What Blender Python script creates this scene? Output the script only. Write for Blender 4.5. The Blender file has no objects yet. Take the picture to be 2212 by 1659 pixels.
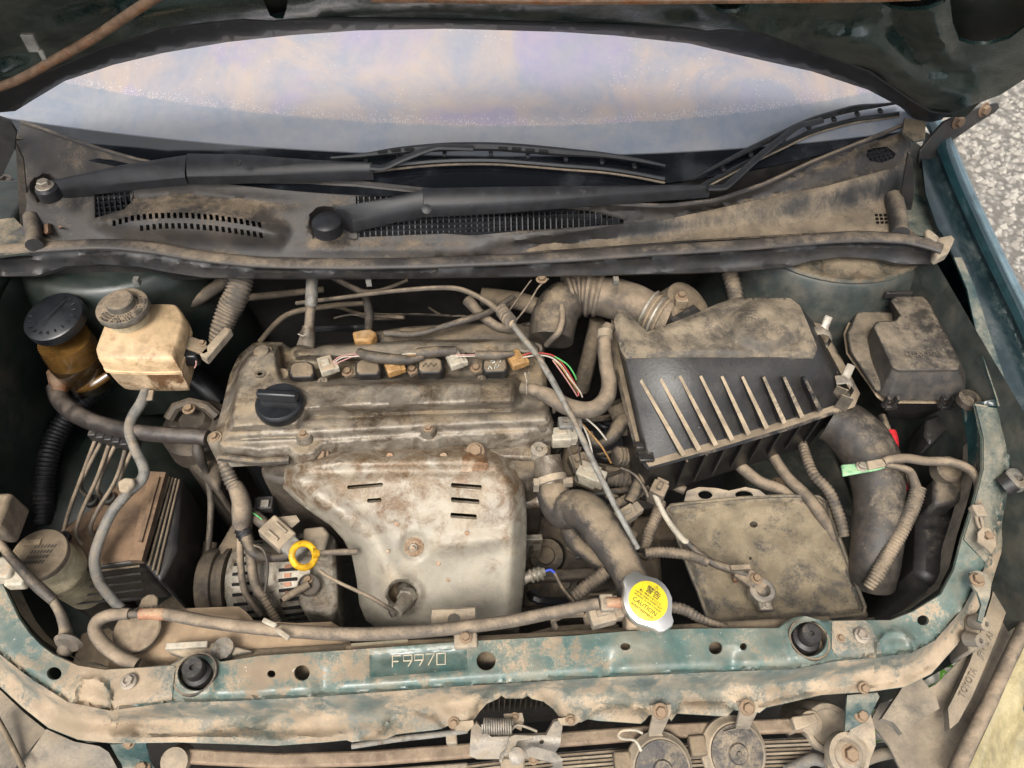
import bpy, math, random
import numpy as np
from mathutils import Vector, Matrix, Quaternion
from mathutils.geometry import delaunay_2d_cdt
random.seed(7); rng = np.random.default_rng(7)
SC = bpy.context.scene; COL = SC.collection
# ------------------------------------------------------------------ camera, sky, sun, exposure
CAM = np.array([-.032, -.277, 1.727]); PITCH, YAW, ROLL = 52.34, 5.43, 2.15
LENS, SENSOR = 24.0, 34.6
def cam_axes():
    p, y, r = map(math.radians, (PITCH, YAW, ROLL))
    f = np.array([math.sin(y)*math.cos(p), math.cos(y)*math.cos(p), -math.sin(p)])
    rt = np.array([math.cos(y), -math.sin(y), 0.]); up = np.cross(rt, f)
    return rt*math.cos(r)+up*math.sin(r), -rt*math.sin(r)+up*math.cos(r), f
RT, UP, FW = cam_axes(); FPX = LENS/SENSOR*2212
cd = bpy.data.cameras.new('camera'); cam = bpy.data.objects.new('camera', cd); COL.objects.link(cam)
cd.lens = LENS; cd.sensor_width = SENSOR; cd.clip_start = .02; cd.clip_end = 500
cam.matrix_world = Matrix(((RT[0], UP[0], -FW[0], CAM[0]), (RT[1], UP[1], -FW[1], CAM[1]), (RT[2], UP[2], -FW[2], CAM[2]), (0, 0, 0, 1)))
cd.dof.use_dof = True; cd.dof.focus_distance = 1.04; cd.dof.aperture_fstop = 7.
SC.camera = cam
SUN_EL, SUN_AZ = 58., 205.      # azimuth clockwise from +Y (car's rear): light comes from the front, a little left
w = bpy.data.worlds.new('World'); SC.world = w; w.use_nodes = True
nt = w.node_tree; bg = nt.nodes['Background']; sky = nt.nodes.new('ShaderNodeTexSky'); sky.sky_type = 'NISHITA'
sky.sun_disc = False; sky.sun_elevation = math.radians(SUN_EL); sky.sun_rotation = math.radians(SUN_AZ)
sky.dust_density = 4.; sky.air_density = .8; sky.ozone_density = .6
hs = nt.nodes.new('ShaderNodeHueSaturation'); hs.inputs['Saturation'].default_value = .18
nt.links.new(sky.outputs[0], hs.inputs['Color']); nt.links.new(hs.outputs[0], bg.inputs[0]); bg.inputs[1].default_value = .15
sd_ = bpy.data.lights.new('sun', 'SUN'); sun = bpy.data.objects.new('sun', sd_); COL.objects.link(sun)
sd_.energy = 1.5; sd_.angle = math.radians(25); sd_.color = (1., .93, .82)
_el, _az = math.radians(SUN_EL), math.radians(SUN_AZ)
_to = Vector((math.sin(_az)*math.cos(_el), math.cos(_az)*math.cos(_el), math.sin(_el)))
sun.rotation_euler = _to.to_track_quat('Z', 'Y').to_euler(); sun.location = _to*10
vs = SC.view_settings; vs.view_transform = 'Standard'; vs.look = 'None'; vs.gamma = 1.; vs.use_curve_mapping = False; vs.exposure = 1.0
SC.cycles.max_bounces = 6

# ------------------------------------------------------------------ pixels (2212 x 1659 view of the photo) to points
def dirs(u, v):
    u = np.asarray(u, float); v = np.asarray(v, float)
    return FW + RT*((u-1106)/FPX)[..., None] + UP*((829.5-v)/FPX)[..., None]
def Pn(u, v, z):
    d = dirs(u, v); t = (np.asarray(z, float)-CAM[2])/d[..., 2]
    return CAM + d*t[..., None]
def P(u, v, z=None, y=None, x=None):
    d = dirs(u, v)
    t = (z-CAM[2])/d[2] if z is not None else ((y-CAM[1])/d[1] if y is not None else (x-CAM[0])/d[0])
    return Vector(CAM+d*t)
def Pp(u, v, p0, n):
    d = Vector(dirs(u, v)); c = Vector(CAM); return c + d*((Vector(p0)-c).dot(n)/d.dot(n))
def S(p): return float((np.array(p)-CAM)@FW)/FPX            # metres per pixel at a point
def I(x, pts):
    a = np.array(pts, float); return np.interp(x, a[:, 0], a[:, 1])
def ss(a, b, x):
    t = np.clip((np.asarray(x, float)-a)/(b-a), 0, 1); return t*t*(3-2*t)
def sdist(U, V, poly, closed=True):
    U = np.asarray(U, float); V = np.asarray(V, float); p = np.array(poly, float); q = np.roll(p, -1, 0)
    if not closed: p, q = p[:-1], q[:-1]
    d = np.full(U.shape, 1e9); ins = np.zeros(U.shape, bool)
    for (ax, ay), (bx, by) in zip(p, q):
        ex, ey = bx-ax, by-ay; wx, wy = U-ax, V-ay
        t = np.clip((wx*ex+wy*ey)/(ex*ex+ey*ey+1e-12), 0, 1)
        d = np.minimum(d, np.hypot(wx-ex*t, wy-ey*t))
        if closed and ay != by:
            c = ((ay > V) != (by > V)) & (U < ex*(V-ay)/(by-ay)+ax); ins ^= c
    return np.where(ins, d, -d) if closed else d
def circ(u, v, r, n=20, ry=None):
    ry = ry or r; return [(u+r*math.cos(6.28319*i/n), v+ry*math.sin(6.28319*i/n)) for i in range(n)]
def smooth(pts, n=6, closed=False):
    a = [np.array(p, float) for p in pts]; m = len(a); out = []
    for i in range(m if closed else m-1):
        if closed: p0, p1, p2, p3 = a[i-1], a[i], a[(i+1) % m], a[(i+2) % m]
        else: p0, p1, p2, p3 = a[max(i-1, 0)], a[i], a[i+1], a[min(i+2, m-1)]
        for k in range(n):
            t = k/n; out.append(.5*((2*p1)+(p2-p0)*t+(2*p0-5*p1+4*p2-p3)*t*t+(3*p1-p0-3*p2+p3)*t**3))
    if not closed: out.append(a[-1])
    return out

# ------------------------------------------------------------------ materials
MATS = {}
DUST = (.40, .285, .18)
def nd(t, kind, **kw):
    n = t.nodes.new(kind)
    for k, v in kw.items(): setattr(n, k, v)
    return n
def noise(t, vec, scale, detail=5, rough=.6, dist=0.):
    n = nd(t, 'ShaderNodeTexNoise'); n.inputs['Scale'].default_value = scale; n.inputs['Detail'].default_value = detail
    n.inputs['Roughness'].default_value = rough; n.inputs['Distortion'].default_value = dist
    if vec is not None: t.links.new(vec, n.inputs['Vector'])
    return n.outputs[0]
def mth(t, op, a, b=None, clamp=False):
    n = nd(t, 'ShaderNodeMath', operation=op); n.use_clamp = clamp
    for i, x in enumerate((a, b)):
        if x is None: continue
        if isinstance(x, (int, float)): n.inputs[i].default_value = x
        else: t.links.new(x, n.inputs[i])
    return n.outputs[0]
def rng_(t, x, a, b, c=0., d=1., smooth_=True):
    n = nd(t, 'ShaderNodeMapRange'); n.interpolation_type = 'SMOOTHSTEP' if smooth_ else 'LINEAR'
    t.links.new(x, n.inputs[0])
    for i, q in enumerate((a, b, c, d)): n.inputs[i+1].default_value = q
    return n.outputs[0]
def mixc(t, f, a, b, blend='MIX'):
    n = nd(t, 'ShaderNodeMix', data_type='RGBA', blend_type=blend)
    for s, x in ((n.inputs[0], f), (n.inputs[6], a), (n.inputs[7], b)):
        if isinstance(x, (int, float)): s.default_value = x
        elif isinstance(x, tuple): s.default_value = (*x, 1)
        else: t.links.new(x, s)
    return n.outputs[2]
def mul(c, k): return tuple(min(1., x*k) for x in c)
def newmat(name):
    m = bpy.data.materials.new(name); m.use_nodes = True; t = m.node_tree
    return m, t, t.nodes['Principled BSDF']
def dusty(name, base, rough=.5, metal=0., dust=.4, dcol=DUST, sc=22, up=.5, sharp=.09, var=.35, bump=.35, rust=0., rcol=(.16, .065, .025), rsc=30, coat=0., grain=260., chip=0., spec=.5, streak=0., rsoft=.06, film=0., rgrad=None):
    dcol = (dcol[0]*.98, dcol[1]*.975, dcol[2]*.96)
    m, t, b = newmat(name); L = t.links.new
    tc = nd(t, 'ShaderNodeTexCoord'); oi = nd(t, 'ShaderNodeObjectInfo'); va = nd(t, 'ShaderNodeVectorMath', operation='ADD')
    L(tc.outputs['Object'], va.inputs[0]); L(oi.outputs['Random'], va.inputs[1]); vec = va.outputs[0]
    if streak:
        mp = nd(t, 'ShaderNodeMapping'); mp.inputs['Scale'].default_value = (1, 1, .25); L(vec, mp.inputs[0]); vec = mp.outputs[0]
    n1 = noise(t, vec, sc*1.6, 10, .74, .25); n2 = noise(t, vec, grain*1.3, 4, .75); n3 = noise(t, vec, sc*.3, 3, .5)
    ge = nd(t, 'ShaderNodeNewGeometry'); sx = nd(t, 'ShaderNodeSeparateXYZ'); L(ge.outputs['Normal'], sx.inputs[0])
    f = mth(t, 'ADD', mth(t, 'MULTIPLY', n1, .55), mth(t, 'MULTIPLY', n2, .15))
    f = mth(t, 'ADD', f, mth(t, 'MULTIPLY', n3, .33))
    f = mth(t, 'ADD', f, mth(t, 'MULTIPLY', mth(t, 'SUBTRACT', sx.outputs[2], .85), up*.45))
    T = .515+(.5-dust)*.5
    msk = rng_(t, f, T-sharp, T+sharp)
    if film: msk = mth(t, 'MAXIMUM', msk, rng_(t, noise(t, vec, sc*2.3, 6, .65), .35, .68, film*.3, film))
    bc = mixc(t, rng_(t, n1, .35, .65), mul(base, 1-var), mul(base, 1+var))
    if rust:
        nr = noise(t, vec, rsc, 10, .75, .5)
        if rgrad:
            so_ = nd(t, 'ShaderNodeSeparateXYZ'); L(tc.outputs['Object'], so_.inputs[0]); nr = mth(t, 'ADD', nr, rng_(t, so_.outputs[2], rgrad[0], rgrad[1], -.16, .07))
        T2 = .5+(.5-rust)*.4; rm = rng_(t, nr, T2-rsoft, T2+rsoft)
        bc = mixc(t, rm, bc, mixc(t, rng_(t, n2, .3, .7), mul(rcol, .6), mul(rcol, 1.5)))
    dc = mixc(t, rng_(t, n2, .3, .7), mul(dcol, .90), mul(dcol, 1.08)); dc = mixc(t, rng_(t, noise(t, vec, sc*1.7, 6, .6), .34, .66), mul(dcol, .62), dc)
    col = mixc(t, msk, bc, dc)
    if chip:
        nc = noise(t, vec, 130, 6, .75, 1.); T3 = .72-chip*.15; cm = rng_(t, nc, T3, T3+.02)
        col = mixc(t, cm, col, (.62, .62, .58))
    L(col, b.inputs['Base Color'])
    L(rng_(t, msk, 0, 1, rough, .93, False), b.inputs['Roughness'])
    if metal: L(rng_(t, msk, 0, 1, metal, 0, False), b.inputs['Metallic'])
    b.inputs['Specular IOR Level'].default_value = spec
    if coat: L(rng_(t, msk, 0, 1, coat, 0, False), b.inputs['Coat Weight']); b.inputs['Coat Roughness'].default_value = .12
    if bump:
        bp = nd(t, 'ShaderNodeBump'); bp.inputs['Strength'].default_value = bump; bp.inputs['Distance'].default_value = .0016
        L(mth(t, 'ADD', mth(t, 'ADD', mth(t, 'MULTIPLY', n2, .45), mth(t, 'MULTIPLY', msk, .6)), mth(t, 'MULTIPLY', n1, 1.6)), bp.inputs['Height']); L(bp.outputs[0], b.inputs['Normal'])
    MATS[name] = m; return m
def plain(name, col, rough=.5, metal=0., alpha=1., trans=0.):
    m, t, b = newmat(name); b.inputs['Base Color'].default_value = (*col, 1); b.inputs['Roughness'].default_value = rough; b.inputs['Metallic'].default_value = metal
    if trans: b.inputs['Transmission Weight'].default_value = trans
    if alpha < 1: b.inputs['Alpha'].default_value = alpha
    MATS[name] = m; return m
TEAL = (.030, .118, .115)
dusty('teal_paint', (.032, .102, .100), .24, 0, .44, sc=9, up=.1, sharp=.045, coat=.4, chip=.38, bump=.3, var=.3, film=.5, dcol=(.34, .26, .178))
dusty('teal_front', (.03, .085, .095), .35, 0, .57, sc=10, up=.12, sharp=.06, chip=.2, bump=.3, var=.3, film=.6, dcol=(.36, .28, .195))
dusty('stamp_teal', (.014, .062, .060), .22, 0, .3, sc=16, up=.1, sharp=.05, coat=.5, bump=.1, dcol=(.30, .25, .18), film=.3)
dusty('rail_paint', (.02, .06, .062), .35, 0, .50, sc=14, up=.25, sharp=.12, chip=.05, dcol=(.27, .23, .17))
dusty('gutter_paint', (.010, .022, .026), .28, 0, .28, sc=10, up=.1, sharp=.12, dcol=(.12, .115, .10), coat=.3)
dusty('fender_paint', (.012, .036, .043), .12, .3, .1, sc=8, up=.1, coat=1., bump=.03, dcol=(.12, .13, .125))
dusty('fender_sky_sheen', (.16, .23, .26), .2, .6, .1, sc=8, up=.1, coat=.8, bump=.03, dcol=(.2, .2, .18))  # pale blue of the crest: sky highlight painted into the colour
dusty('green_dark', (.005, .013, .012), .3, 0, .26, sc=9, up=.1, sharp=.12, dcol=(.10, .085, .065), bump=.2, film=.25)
dusty('hood_inner', (.007, .021, .019), .25, .2, .2, sc=9, up=-.2, sharp=.12, dcol=(.06, .062, .05), bump=.1, coat=.4)
dusty('tower_paint', (.016, .034, .036), .4, 0, .50, sc=13, up=.3, sharp=.08, rust=.34, rcol=(.07, .04, .022), dcol=(.25, .195, .13), film=.4)
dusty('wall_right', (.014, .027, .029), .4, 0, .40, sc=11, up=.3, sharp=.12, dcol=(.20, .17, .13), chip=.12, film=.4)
dusty('black_plastic', (.010, .011, .013), .4, 0, .26, sc=18, up=.5, sharp=.11, dcol=(.20, .16, .12), bump=.3, film=.14)
dusty('black_clean', (.010, .011, .013), .34, 0, .10, sc=18, up=.3, sharp=.12, dcol=(.13, .115, .10), bump=.15)
dusty('wiper_black', (.011, .012, .015), .42, 0, .14, sc=25, up=.25, sharp=.10, dcol=(.13, .115, .10), bump=.12, film=.07, spec=.35)
dusty('cowl_plastic', (.015, .0165, .020), .45, 0, .42, sc=8, up=.4, sharp=.09, dcol=(.24, .18, .12), bump=.3, film=.22, spec=.4)
dusty('cowl_wall', (.03, .029, .029), .6, 0, .52, sc=14, up=.5, sharp=.13, dcol=(.25, .195, .135), bump=.4, streak=1.)
dusty('rubber_seal', (.020, .021, .025), .5, 0, .42, sc=9, up=.6, sharp=.10, dcol=(.24, .185, .13), bump=.3, film=.22)
dusty('strip_black', (.016, .018, .022), .38, 0, .24, sc=14, up=.4, sharp=.12, dcol=(.17, .14, .105), film=.2)
dusty('alu_dirty', (.23, .20, .16), .45, .35, .42, sc=11, up=.3, sharp=.09, dcol=(.30, .225, .14), rust=.44, rcol=(.07, .05, .033), rsc=13, rsoft=.10, bump=.45)
dusty('alu_light', (.31, .28, .23), .42, .35, .34, sc=20, up=.3, sharp=.10, dcol=(.31, .24, .165), bump=.4, rust=.38, rcol=(.10, .07, .045), rsoft=.1)
dusty('block_dirty', (.065, .052, .04), .6, .1, .42, sc=16, up=.4, sharp=.10, dcol=(.19, .145, .095), bump=.5)
dusty('shield_metal', (.32, .29, .235), .46, .2, .38, sc=14, up=.2, sharp=.14, dcol=(.34, .275, .195), rust=.44, rcol=(.115, .07, .036), rsc=28, rsoft=.13, bump=.3, var=.16, rgrad=(.11, .235))
dusty('shield_rust', (.36, .29, .21), .5, .3, .30, sc=20, up=.2, dcol=(.38, .29, .19), rust=.6, rcol=(.15, .075, .033), rsc=22, rsoft=.12)
dusty('rust_bolt', (.17, .12, .08), .6, .3, .5, sc=60, up=.4, rust=.42, rcol=(.11, .05, .024), bump=.4)
dusty('steel_bolt', (.34, .30, .25), .38, .7, .35, sc=60, up=.4, bump=.3)
dusty('tan_dust', (.22, .175, .125), .8, 0, .75, sc=18, up=.3, bump=.35, dcol=(.35, .265, .175))
dusty('tan_dark', (.10, .08, .06), .8, 0, .60, sc=18, up=.45, sharp=.15, dcol=(.25, .19, .125), bump=.4)
dusty('brown_dirt', (.09, .06, .04), .8, 0, .62, sc=18, up=.5, sharp=.14, dcol=(.22, .14, .085), bump=.4)
dusty('hose_black', (.018, .018, .02), .5, 0, .42, sc=24, up=.55, sharp=.12, dcol=(.27, .205, .135), bump=.3, film=.3)
dusty('hose_oily', (.035, .03, .028), .32, 0, .36, sc=14, up=.6, sharp=.16, dcol=(.19, .15, .115), bump=.12)
dusty('hose_tan', (.07, .06, .05), .65, 0, .60, sc=22, up=.6, sharp=.13, dcol=(.28, .215, .15), bump=.35, film=.3)
dusty('hose_rad', (.022, .021, .022), .55, 0, .62, sc=24, up=.9, sharp=.11, dcol=(.24, .185, .125), bump=.35, film=.2)
dusty('duct_black', (.012, .012, .014), .48, 0, .44, sc=24, up=.6, sharp=.09, dcol=(.20, .16, .115), bump=.35, film=.3)
dusty('hose_grey', (.16, .155, .14), .55, 0, .40, sc=26, up=.4, sharp=.10, dcol=(.28, .22, .155), rust=.36, rcol=(.07, .055, .04), rsoft=.05)
dusty('conduit_dark', (.014, .014, .016), .45, 0, .20, sc=24, up=.5, sharp=.15, dcol=(.18, .145, .105))
dusty('conduit_tan', (.06, .053, .045), .65, 0, .55, sc=22, up=.5, dcol=(.26, .20, .14), film=.25)
dusty('airbox_top', (.03, .029, .029), .5, 0, .56, sc=17, up=.5, sharp=.08, dcol=(.25, .20, .14), bump=.4, film=.6)
dusty('airbox_side', (.009, .009, .010), .36, 0, .26, sc=18, up=.6, sharp=.07, dcol=(.20, .16, .115), bump=.35, chip=.16, film=.10)
dusty('flange_plastic', (.012, .012, .013), .4, 0, .62, sc=18, up=1.2, sharp=.1, dcol=(.27, .21, .145), bump=.3, chip=.1)
dusty('fin_mat', (.011, .011, .012), .4, 0, .85, sc=26, up=1.7, sharp=.1, dcol=(.33, .26, .18), bump=.3)
dusty('fin_edge', (.25, .19, .13), .8, 0, .75, sc=30, up=.4, dcol=(.36, .28, .19))
dusty('fuse_cover', (.020, .0205, .023), .42, 0, .50, sc=22, up=.7, sharp=.09, dcol=(.20, .16, .115), bump=.35, film=.3)
dusty('tray_plastic', (.035, .038, .045), .6, 0, .55, sc=15, up=.3, sharp=.07, dcol=(.26, .21, .14), bump=.5, film=.45)
dusty('reservoir_cream', (.52, .37, .215), .45, 0, .38, sc=14, up=.3, sharp=.15, dcol=(.42, .285, .165), rust=.22, rcol=(.20, .11, .05), rsc=12, bump=.15)
dusty('reservoir_low', (.50, .37, .235), .4, 0, .30, sc=14, up=.2, sharp=.15, dcol=(.36, .23, .13), rust=.33, rcol=(.13, .07, .035), rsc=14, bump=.15)
dusty('cap_grey', (.09, .08, .065), .7, 0, .60, sc=30, up=.4, dcol=(.27, .205, .14))
dusty('amber', (.085, .044, .012), .12, 0, .10, sc=14, up=.2, dcol=(.16, .10, .045), bump=.05, coat=.8)
dusty('amber_dark', (.022, .013, .006), .1, 0, .08, sc=14, up=.2, dcol=(.09, .05, .025), bump=.05, coat=1.)
dusty('tank_tan', (.33, .24, .155), .75, 0, .70, sc=12, up=.35, sharp=.14, dcol=(.42, .30, .19), bump=.25)
dusty('washer_tank', (.34, .295, .20), .55, 0, .42, sc=18, up=.4, dcol=(.36, .28, .185), bump=.2)
dusty('horn_black', (.018, .022, .03), .5, .2, .48, sc=22, up=.3, sharp=.08, dcol=(.27, .215, .15), film=.3)
dusty('latch_metal', (.26, .235, .20), .42, .6, .42, sc=24, up=.4, sharp=.1, dcol=(.34, .265, .18))
dusty('bracket_tan', (.24, .205, .16), .7, .1, .58, sc=20, up=.4, sharp=.12, dcol=(.36, .285, .20))
dusty('condenser_bar', (.20, .14, .095), .7, .1, .5, sc=18, up=.4, dcol=(.29, .22, .15))
dusty('fin_dark', (.05, .043, .036), .7, .2, .40, sc=40, up=.4, dcol=(.21, .165, .115))
dusty('panel_tan', (.11, .105, .095), .75, 0, .58, sc=10, up=.3, sharp=.14, dcol=(.30, .24, .17), bump=.35, film=.3)
dusty('white_plug', (.37, .345, .28), .5, 0, .40, sc=30, up=.3, film=.3)
dusty('orange_plug', (.32, .17, .05), .5, 0, .38, sc=30, up=.3, film=.25)
dusty('yellow_dip', (.62, .34, .01), .45, 0, .18, sc=40, up=.2, dcol=(.33, .22, .09))
dusty('orange_tape', (.30, .11, .055), .6, 0, .55, sc=24, up=.3, film=.4)
dusty('red_tape', (.42, .02, .025), .45, 0, .15, sc=30, up=.3)
dusty('green_tape', (.25, .46, .25), .5, 0, .35, sc=40, up=.3)
dusty('prop_rust', (.17, .10, .06), .6, .2, .5, sc=40, up=.3, dcol=(.24, .17, .115), rust=.4)
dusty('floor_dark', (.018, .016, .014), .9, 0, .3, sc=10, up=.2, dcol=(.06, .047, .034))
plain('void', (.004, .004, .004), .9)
plain('cap_silver', (.62, .60, .56), .28, .9)
dusty('cap_yellow', (.60, .46, .02), .45, 0, .18, sc=40, up=.1, dcol=(.42, .33, .13), bump=.05, var=.10)
plain('ink', (.02, .02, .015), .7)
plain('grey_letter', (.045, .04, .034), .7)
plain('scratch_white', (.55, .56, .5), .6)
plain('stamp_tan', (.42, .37, .27), .8)
plain('wire_red', (.38, .05, .04), .5); plain('wire_white', (.45, .40, .33), .5); plain('wire_blue', (.05, .09, .5), .4)
plain('wire_green', (.08, .35, .1), .5); plain('wire_pink', (.42, .22, .2), .5); plain('copper', (.25, .12, .07), .5, .5)
plain('grass_green', (.10, .28, .03), .6)

# ------------------------------------------------------------------ things, parts and meshes
ORG = {}
def tag(o, label=None, cat=None, group=None, kind=None):
    for k, v in (('label', label), ('category', cat), ('group', group), ('kind', kind)):
        if v: o[k] = v
    return o
def thing(name, label, cat, base, group=None):
    o = bpy.data.objects.new(name, None); COL.objects.link(o); o.location = base; o.empty_display_size = .02
    ORG[o] = Vector(base); return tag(o, label, cat, group)
class B:
    def __init__(s): s.v = []; s.f = []; s.sm = True
    def add(s, vs, fs):
        k = len(s.v); s.v += [tuple(map(float, p)) for p in vs]; s.f += [tuple(i+k for i in f) for f in fs]; return s
    def box(s, c, size, ax=None):
        X, Y, Z = ax if ax else (Vector((1, 0, 0)), Vector((0, 1, 0)), Vector((0, 0, 1)))
        c = Vector(c); a, b_, d = [q/2 for q in size]
        vs = [c+X*(i*a)+Y*(j*b_)+Z*(k*d) for k in (-1, 1) for j in (-1, 1) for i in (-1, 1)]
        return s.add(vs, [(0, 2, 3, 1), (4, 5, 7, 6), (0, 1, 5, 4), (2, 6, 7, 3), (0, 4, 6, 2), (1, 3, 7, 5)])
    def prism(s, top, vec):
        top = [Vector(p) for p in top]; vec = Vector(vec); n = len(top)
        nr = Vector((0, 0, 0))
        for i in range(n): nr += top[i].cross(top[(i+1) % n])
        if nr.dot(vec) > 0: top.reverse()
        vs = top+[p+vec for p in top]
        return s.add(vs, [tuple(range(n)), tuple(range(2*n-1, n-1, -1))]+[(i, n+i, n+(i+1) % n, (i+1) % n) for i in range(n)])
    def loft(s, rings, caps=(True, True)):
        n = len(rings[0]); vs = [p for r in rings for p in r]; fs = []
        for k in range(len(rings)-1):
            for i in range(n):
                j = (i+1) % n; fs.append((k*n+i, k*n+j, (k+1)*n+j, (k+1)*n+i))
        if caps[0]: fs.append(tuple(range(n-1, -1, -1)))
        if caps[1]: fs.append(tuple((len(rings)-1)*n+i for i in range(n)))
        return s.add(vs, fs)
    def tube(s, pts, r, seg=10, caps=True, flat=1.):
        pts = [Vector(p) for p in pts]; n = len(pts); rs = r if hasattr(r, '__len__') else [r]*n
        tg = [(pts[min(i+1, n-1)]-pts[max(i-1, 0)]).normalized() for i in range(n)]
        a = Vector((0, 0, 1)) if abs(tg[0].z) < .9 else Vector((1, 0, 0)); nm = (a-tg[0]*a.dot(tg[0])).normalized(); rings = []
        for i in range(n):
            nm = (nm-tg[i]*nm.dot(tg[i])).normalized(); bn = tg[i].cross(nm)
            rings.append([pts[i]+(nm*math.sin(6.28319*k/seg)*flat+bn*math.cos(6.28319*k/seg))*rs[i] for k in range(seg)])
        return s.loft(rings, (caps, caps))
    def lathe(s, prof, o, ax=(0, 0, 1), seg=24, sx=1., sy=1., xdir=None):
        Z = Vector(ax).normalized(); a = Vector(xdir) if xdir else (Vector((1, 0, 0)) if abs(Z.x) < .9 else Vector((0, 1, 0)))
        X = (a-Z*a.dot(Z)).normalized(); Y = Z.cross(X); o = Vector(o)
        rings = [[o+Z*h+(X*math.cos(6.28319*k/seg)*sx+Y*math.sin(6.28319*k/seg)*sy)*max(r, 1e-5) for k in range(seg)] for r, h in prof]
        return s.loft(rings)
    def sheet(s, outer, holes=(), h=None, fn=None, step=10, drop=(0, 0, -.004), jit=.2):
        loops = [outer]+list(holes); pts = []; eds = []
        for lp in loops:
            k0 = len(pts); lp = [tuple(map(float, p[:2])) for p in lp]; m = len(lp); st = step if lp is not None and len(loops) and lp == [tuple(map(float, p[:2])) for p in outer] else 1e9
            for i in range(m):
                (ax, ay), (bx, by) = lp[i], lp[(i+1) % m]; q = max(1, int(math.hypot(bx-ax, by-ay)/st))
                for j in range(q): pts.append((ax+(bx-ax)*j/q, ay+(by-ay)*j/q))
            k1 = len(pts); eds += [(i, i+1 if i+1 < k1 else k0) for i in range(k0, k1)]
        o = np.array(outer, float)[:, :2]; us = np.arange(o[:, 0].min(), o[:, 0].max(), step); vs_ = np.arange(o[:, 1].min(), o[:, 1].max(), step)
        U, V = np.meshgrid(us, vs_); U = U.ravel()+rng.uniform(-jit, jit, U.size)*step; V = V.ravel()+rng.uniform(-jit, jit, V.size)*step
        ok = sdist(U, V, o) > step*.4
        for hl in holes:
            a = np.array(hl, float); near = (U > a[:, 0].min()-step) & (U < a[:, 0].max()+step) & (V > a[:, 1].min()-step) & (V < a[:, 1].max()+step) & ok
            if near.any(): idx = np.where(near)[0]; ok[idx] &= sdist(U[idx], V[idx], a) < -step*.35
        pts += list(zip(U[ok], V[ok]))
        r = delaunay_2d_cdt([Vector(p) for p in pts], eds, [], 0, 1e-4)
        q = np.array([tuple(p) for p in r[0]]); tri = [f for f in r[2]]
        tris = np.array(tri); c = q[tris].mean(1); keep = sdist(c[:, 0], c[:, 1], o) > 0
        for hl in holes:
            a = np.array(hl, float); near = (c[:, 0] > a[:, 0].min()) & (c[:, 0] < a[:, 0].max()) & (c[:, 1] > a[:, 1].min()) & (c[:, 1] < a[:, 1].max()) & keep
            if near.any(): idx = np.where(near)[0]; keep[idx] &= sdist(c[idx, 0], c[idx, 1], a) < 0
        tris = tris[keep]
        W = fn(q[:, 0], q[:, 1]) if fn else Pn(q[:, 0], q[:, 1], h(q[:, 0], q[:, 1]) if callable(h) else np.full(len(q), float(h)))
        n0 = np.cross(W[tris[:, 1]]-W[tris[:, 0]], W[tris[:, 2]]-W[tris[:, 0]])
        if (n0*(CAM-W[tris[:, 0]])).sum() < 0: tris = tris[:, ::-1]
        n = len(W); ec = {}
        for a, b_, c_ in tris:
            for e in ((a, b_), (b_, c_), (c_, a)): ec[e] = 1
        bd = [e for e in ec if (e[1], e[0]) not in ec]
        fs = [tuple(map(int, f)) for f in tris]
        vs2 = list(W)
        if drop is not None:
            vs2 += list(W+np.array(drop)); fs += [tuple(int(i)+n for i in f[::-1]) for f in tris]; fs += [(int(b_), int(a), int(a)+n, int(b_)+n) for a, b_ in bd]
        return s.add(vs2, fs)
    def obj(s, name, mat, parent=None, base=None, angle=40, bev=0., seg=2, sub=0):
        org = ORG[parent] if parent is not None else Vector(base if base is not None else np.array(s.v).mean(0))
        me = bpy.data.meshes.new(name); me.from_pydata([tuple(Vector(p)-org) for p in s.v], [], s.f)
        me.materials.append(MATS[mat] if isinstance(mat, str) else mat)
        me.validate(); me.update(); me.shade_smooth()
        if angle < 180: me.set_sharp_from_angle(angle=math.radians(angle))
        o = bpy.data.objects.new(name, me); COL.objects.link(o)
        if parent is not None: o.parent = parent
        else: o.location = org
        ORG[o] = org
        if bev:
            m = o.modifiers.new('bevel', 'BEVEL'); m.width = bev; m.segments = seg; m.limit_method = 'ANGLE'; m.angle_limit = math.radians(35); m.harden_normals = False
        if sub:
            m = o.modifiers.new('sub', 'SUBSURF'); m.levels = sub; m.render_levels = sub
        return o
def solo(b, name, mat, label, cat, group=None, **kw):
    base = np.array(b.v); base = (base[:, 0].mean(), base[:, 1].mean(), base[:, 2].min())
    return tag(b.obj(name, mat, None, base, **kw), label, cat, group)
def hpts(pts, n=6):
    """pixel hose (u, v, z[, width px]) -> smooth points and radii"""
    q = []; w = None
    for p in pts:
        w = p[3] if len(p) > 3 else w
        a = P(p[0], p[1], p[2]); q.append((*a, (w or 12)/2*S(a)))
    sm_ = smooth(q, n); return [Vector(a[:3]) for a in sm_], [max(a[3], .0008) for a in sm_]
def resample(pts, rs, d):
    L = [0.]
    for a, b_ in zip(pts, pts[1:]): L.append(L[-1]+(b_-a).length)
    k = max(2, int(L[-1]/d)); t = np.linspace(0, L[-1], k+1); A = np.array([tuple(p) for p in pts])
    return [Vector([np.interp(x, L, A[:, i]) for i in range(3)]) for x in t], [float(np.interp(x, L, rs)) for x in t]
def hose_b(pts, corr=0., seg=10, n=6, b=None, depth=.13, flat=1.):
    p, r = hpts(pts, n); b = b or B(); ph = random.random()*9
    r = [x*(1+.008*math.sin(i*.9+ph)+.02*math.sin(i*.23+ph*2)) for i, x in enumerate(r)]
    if corr:
        corr *= .8 if corr < .012 else 1.
        p, r = resample(p, r, corr/4); r = [x*(1.+depth*(.5 if i % 4 in (1, 2) else -.5)) for i, x in enumerate(r)]
    return b.tube(p, r, seg, flat=flat)
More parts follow.
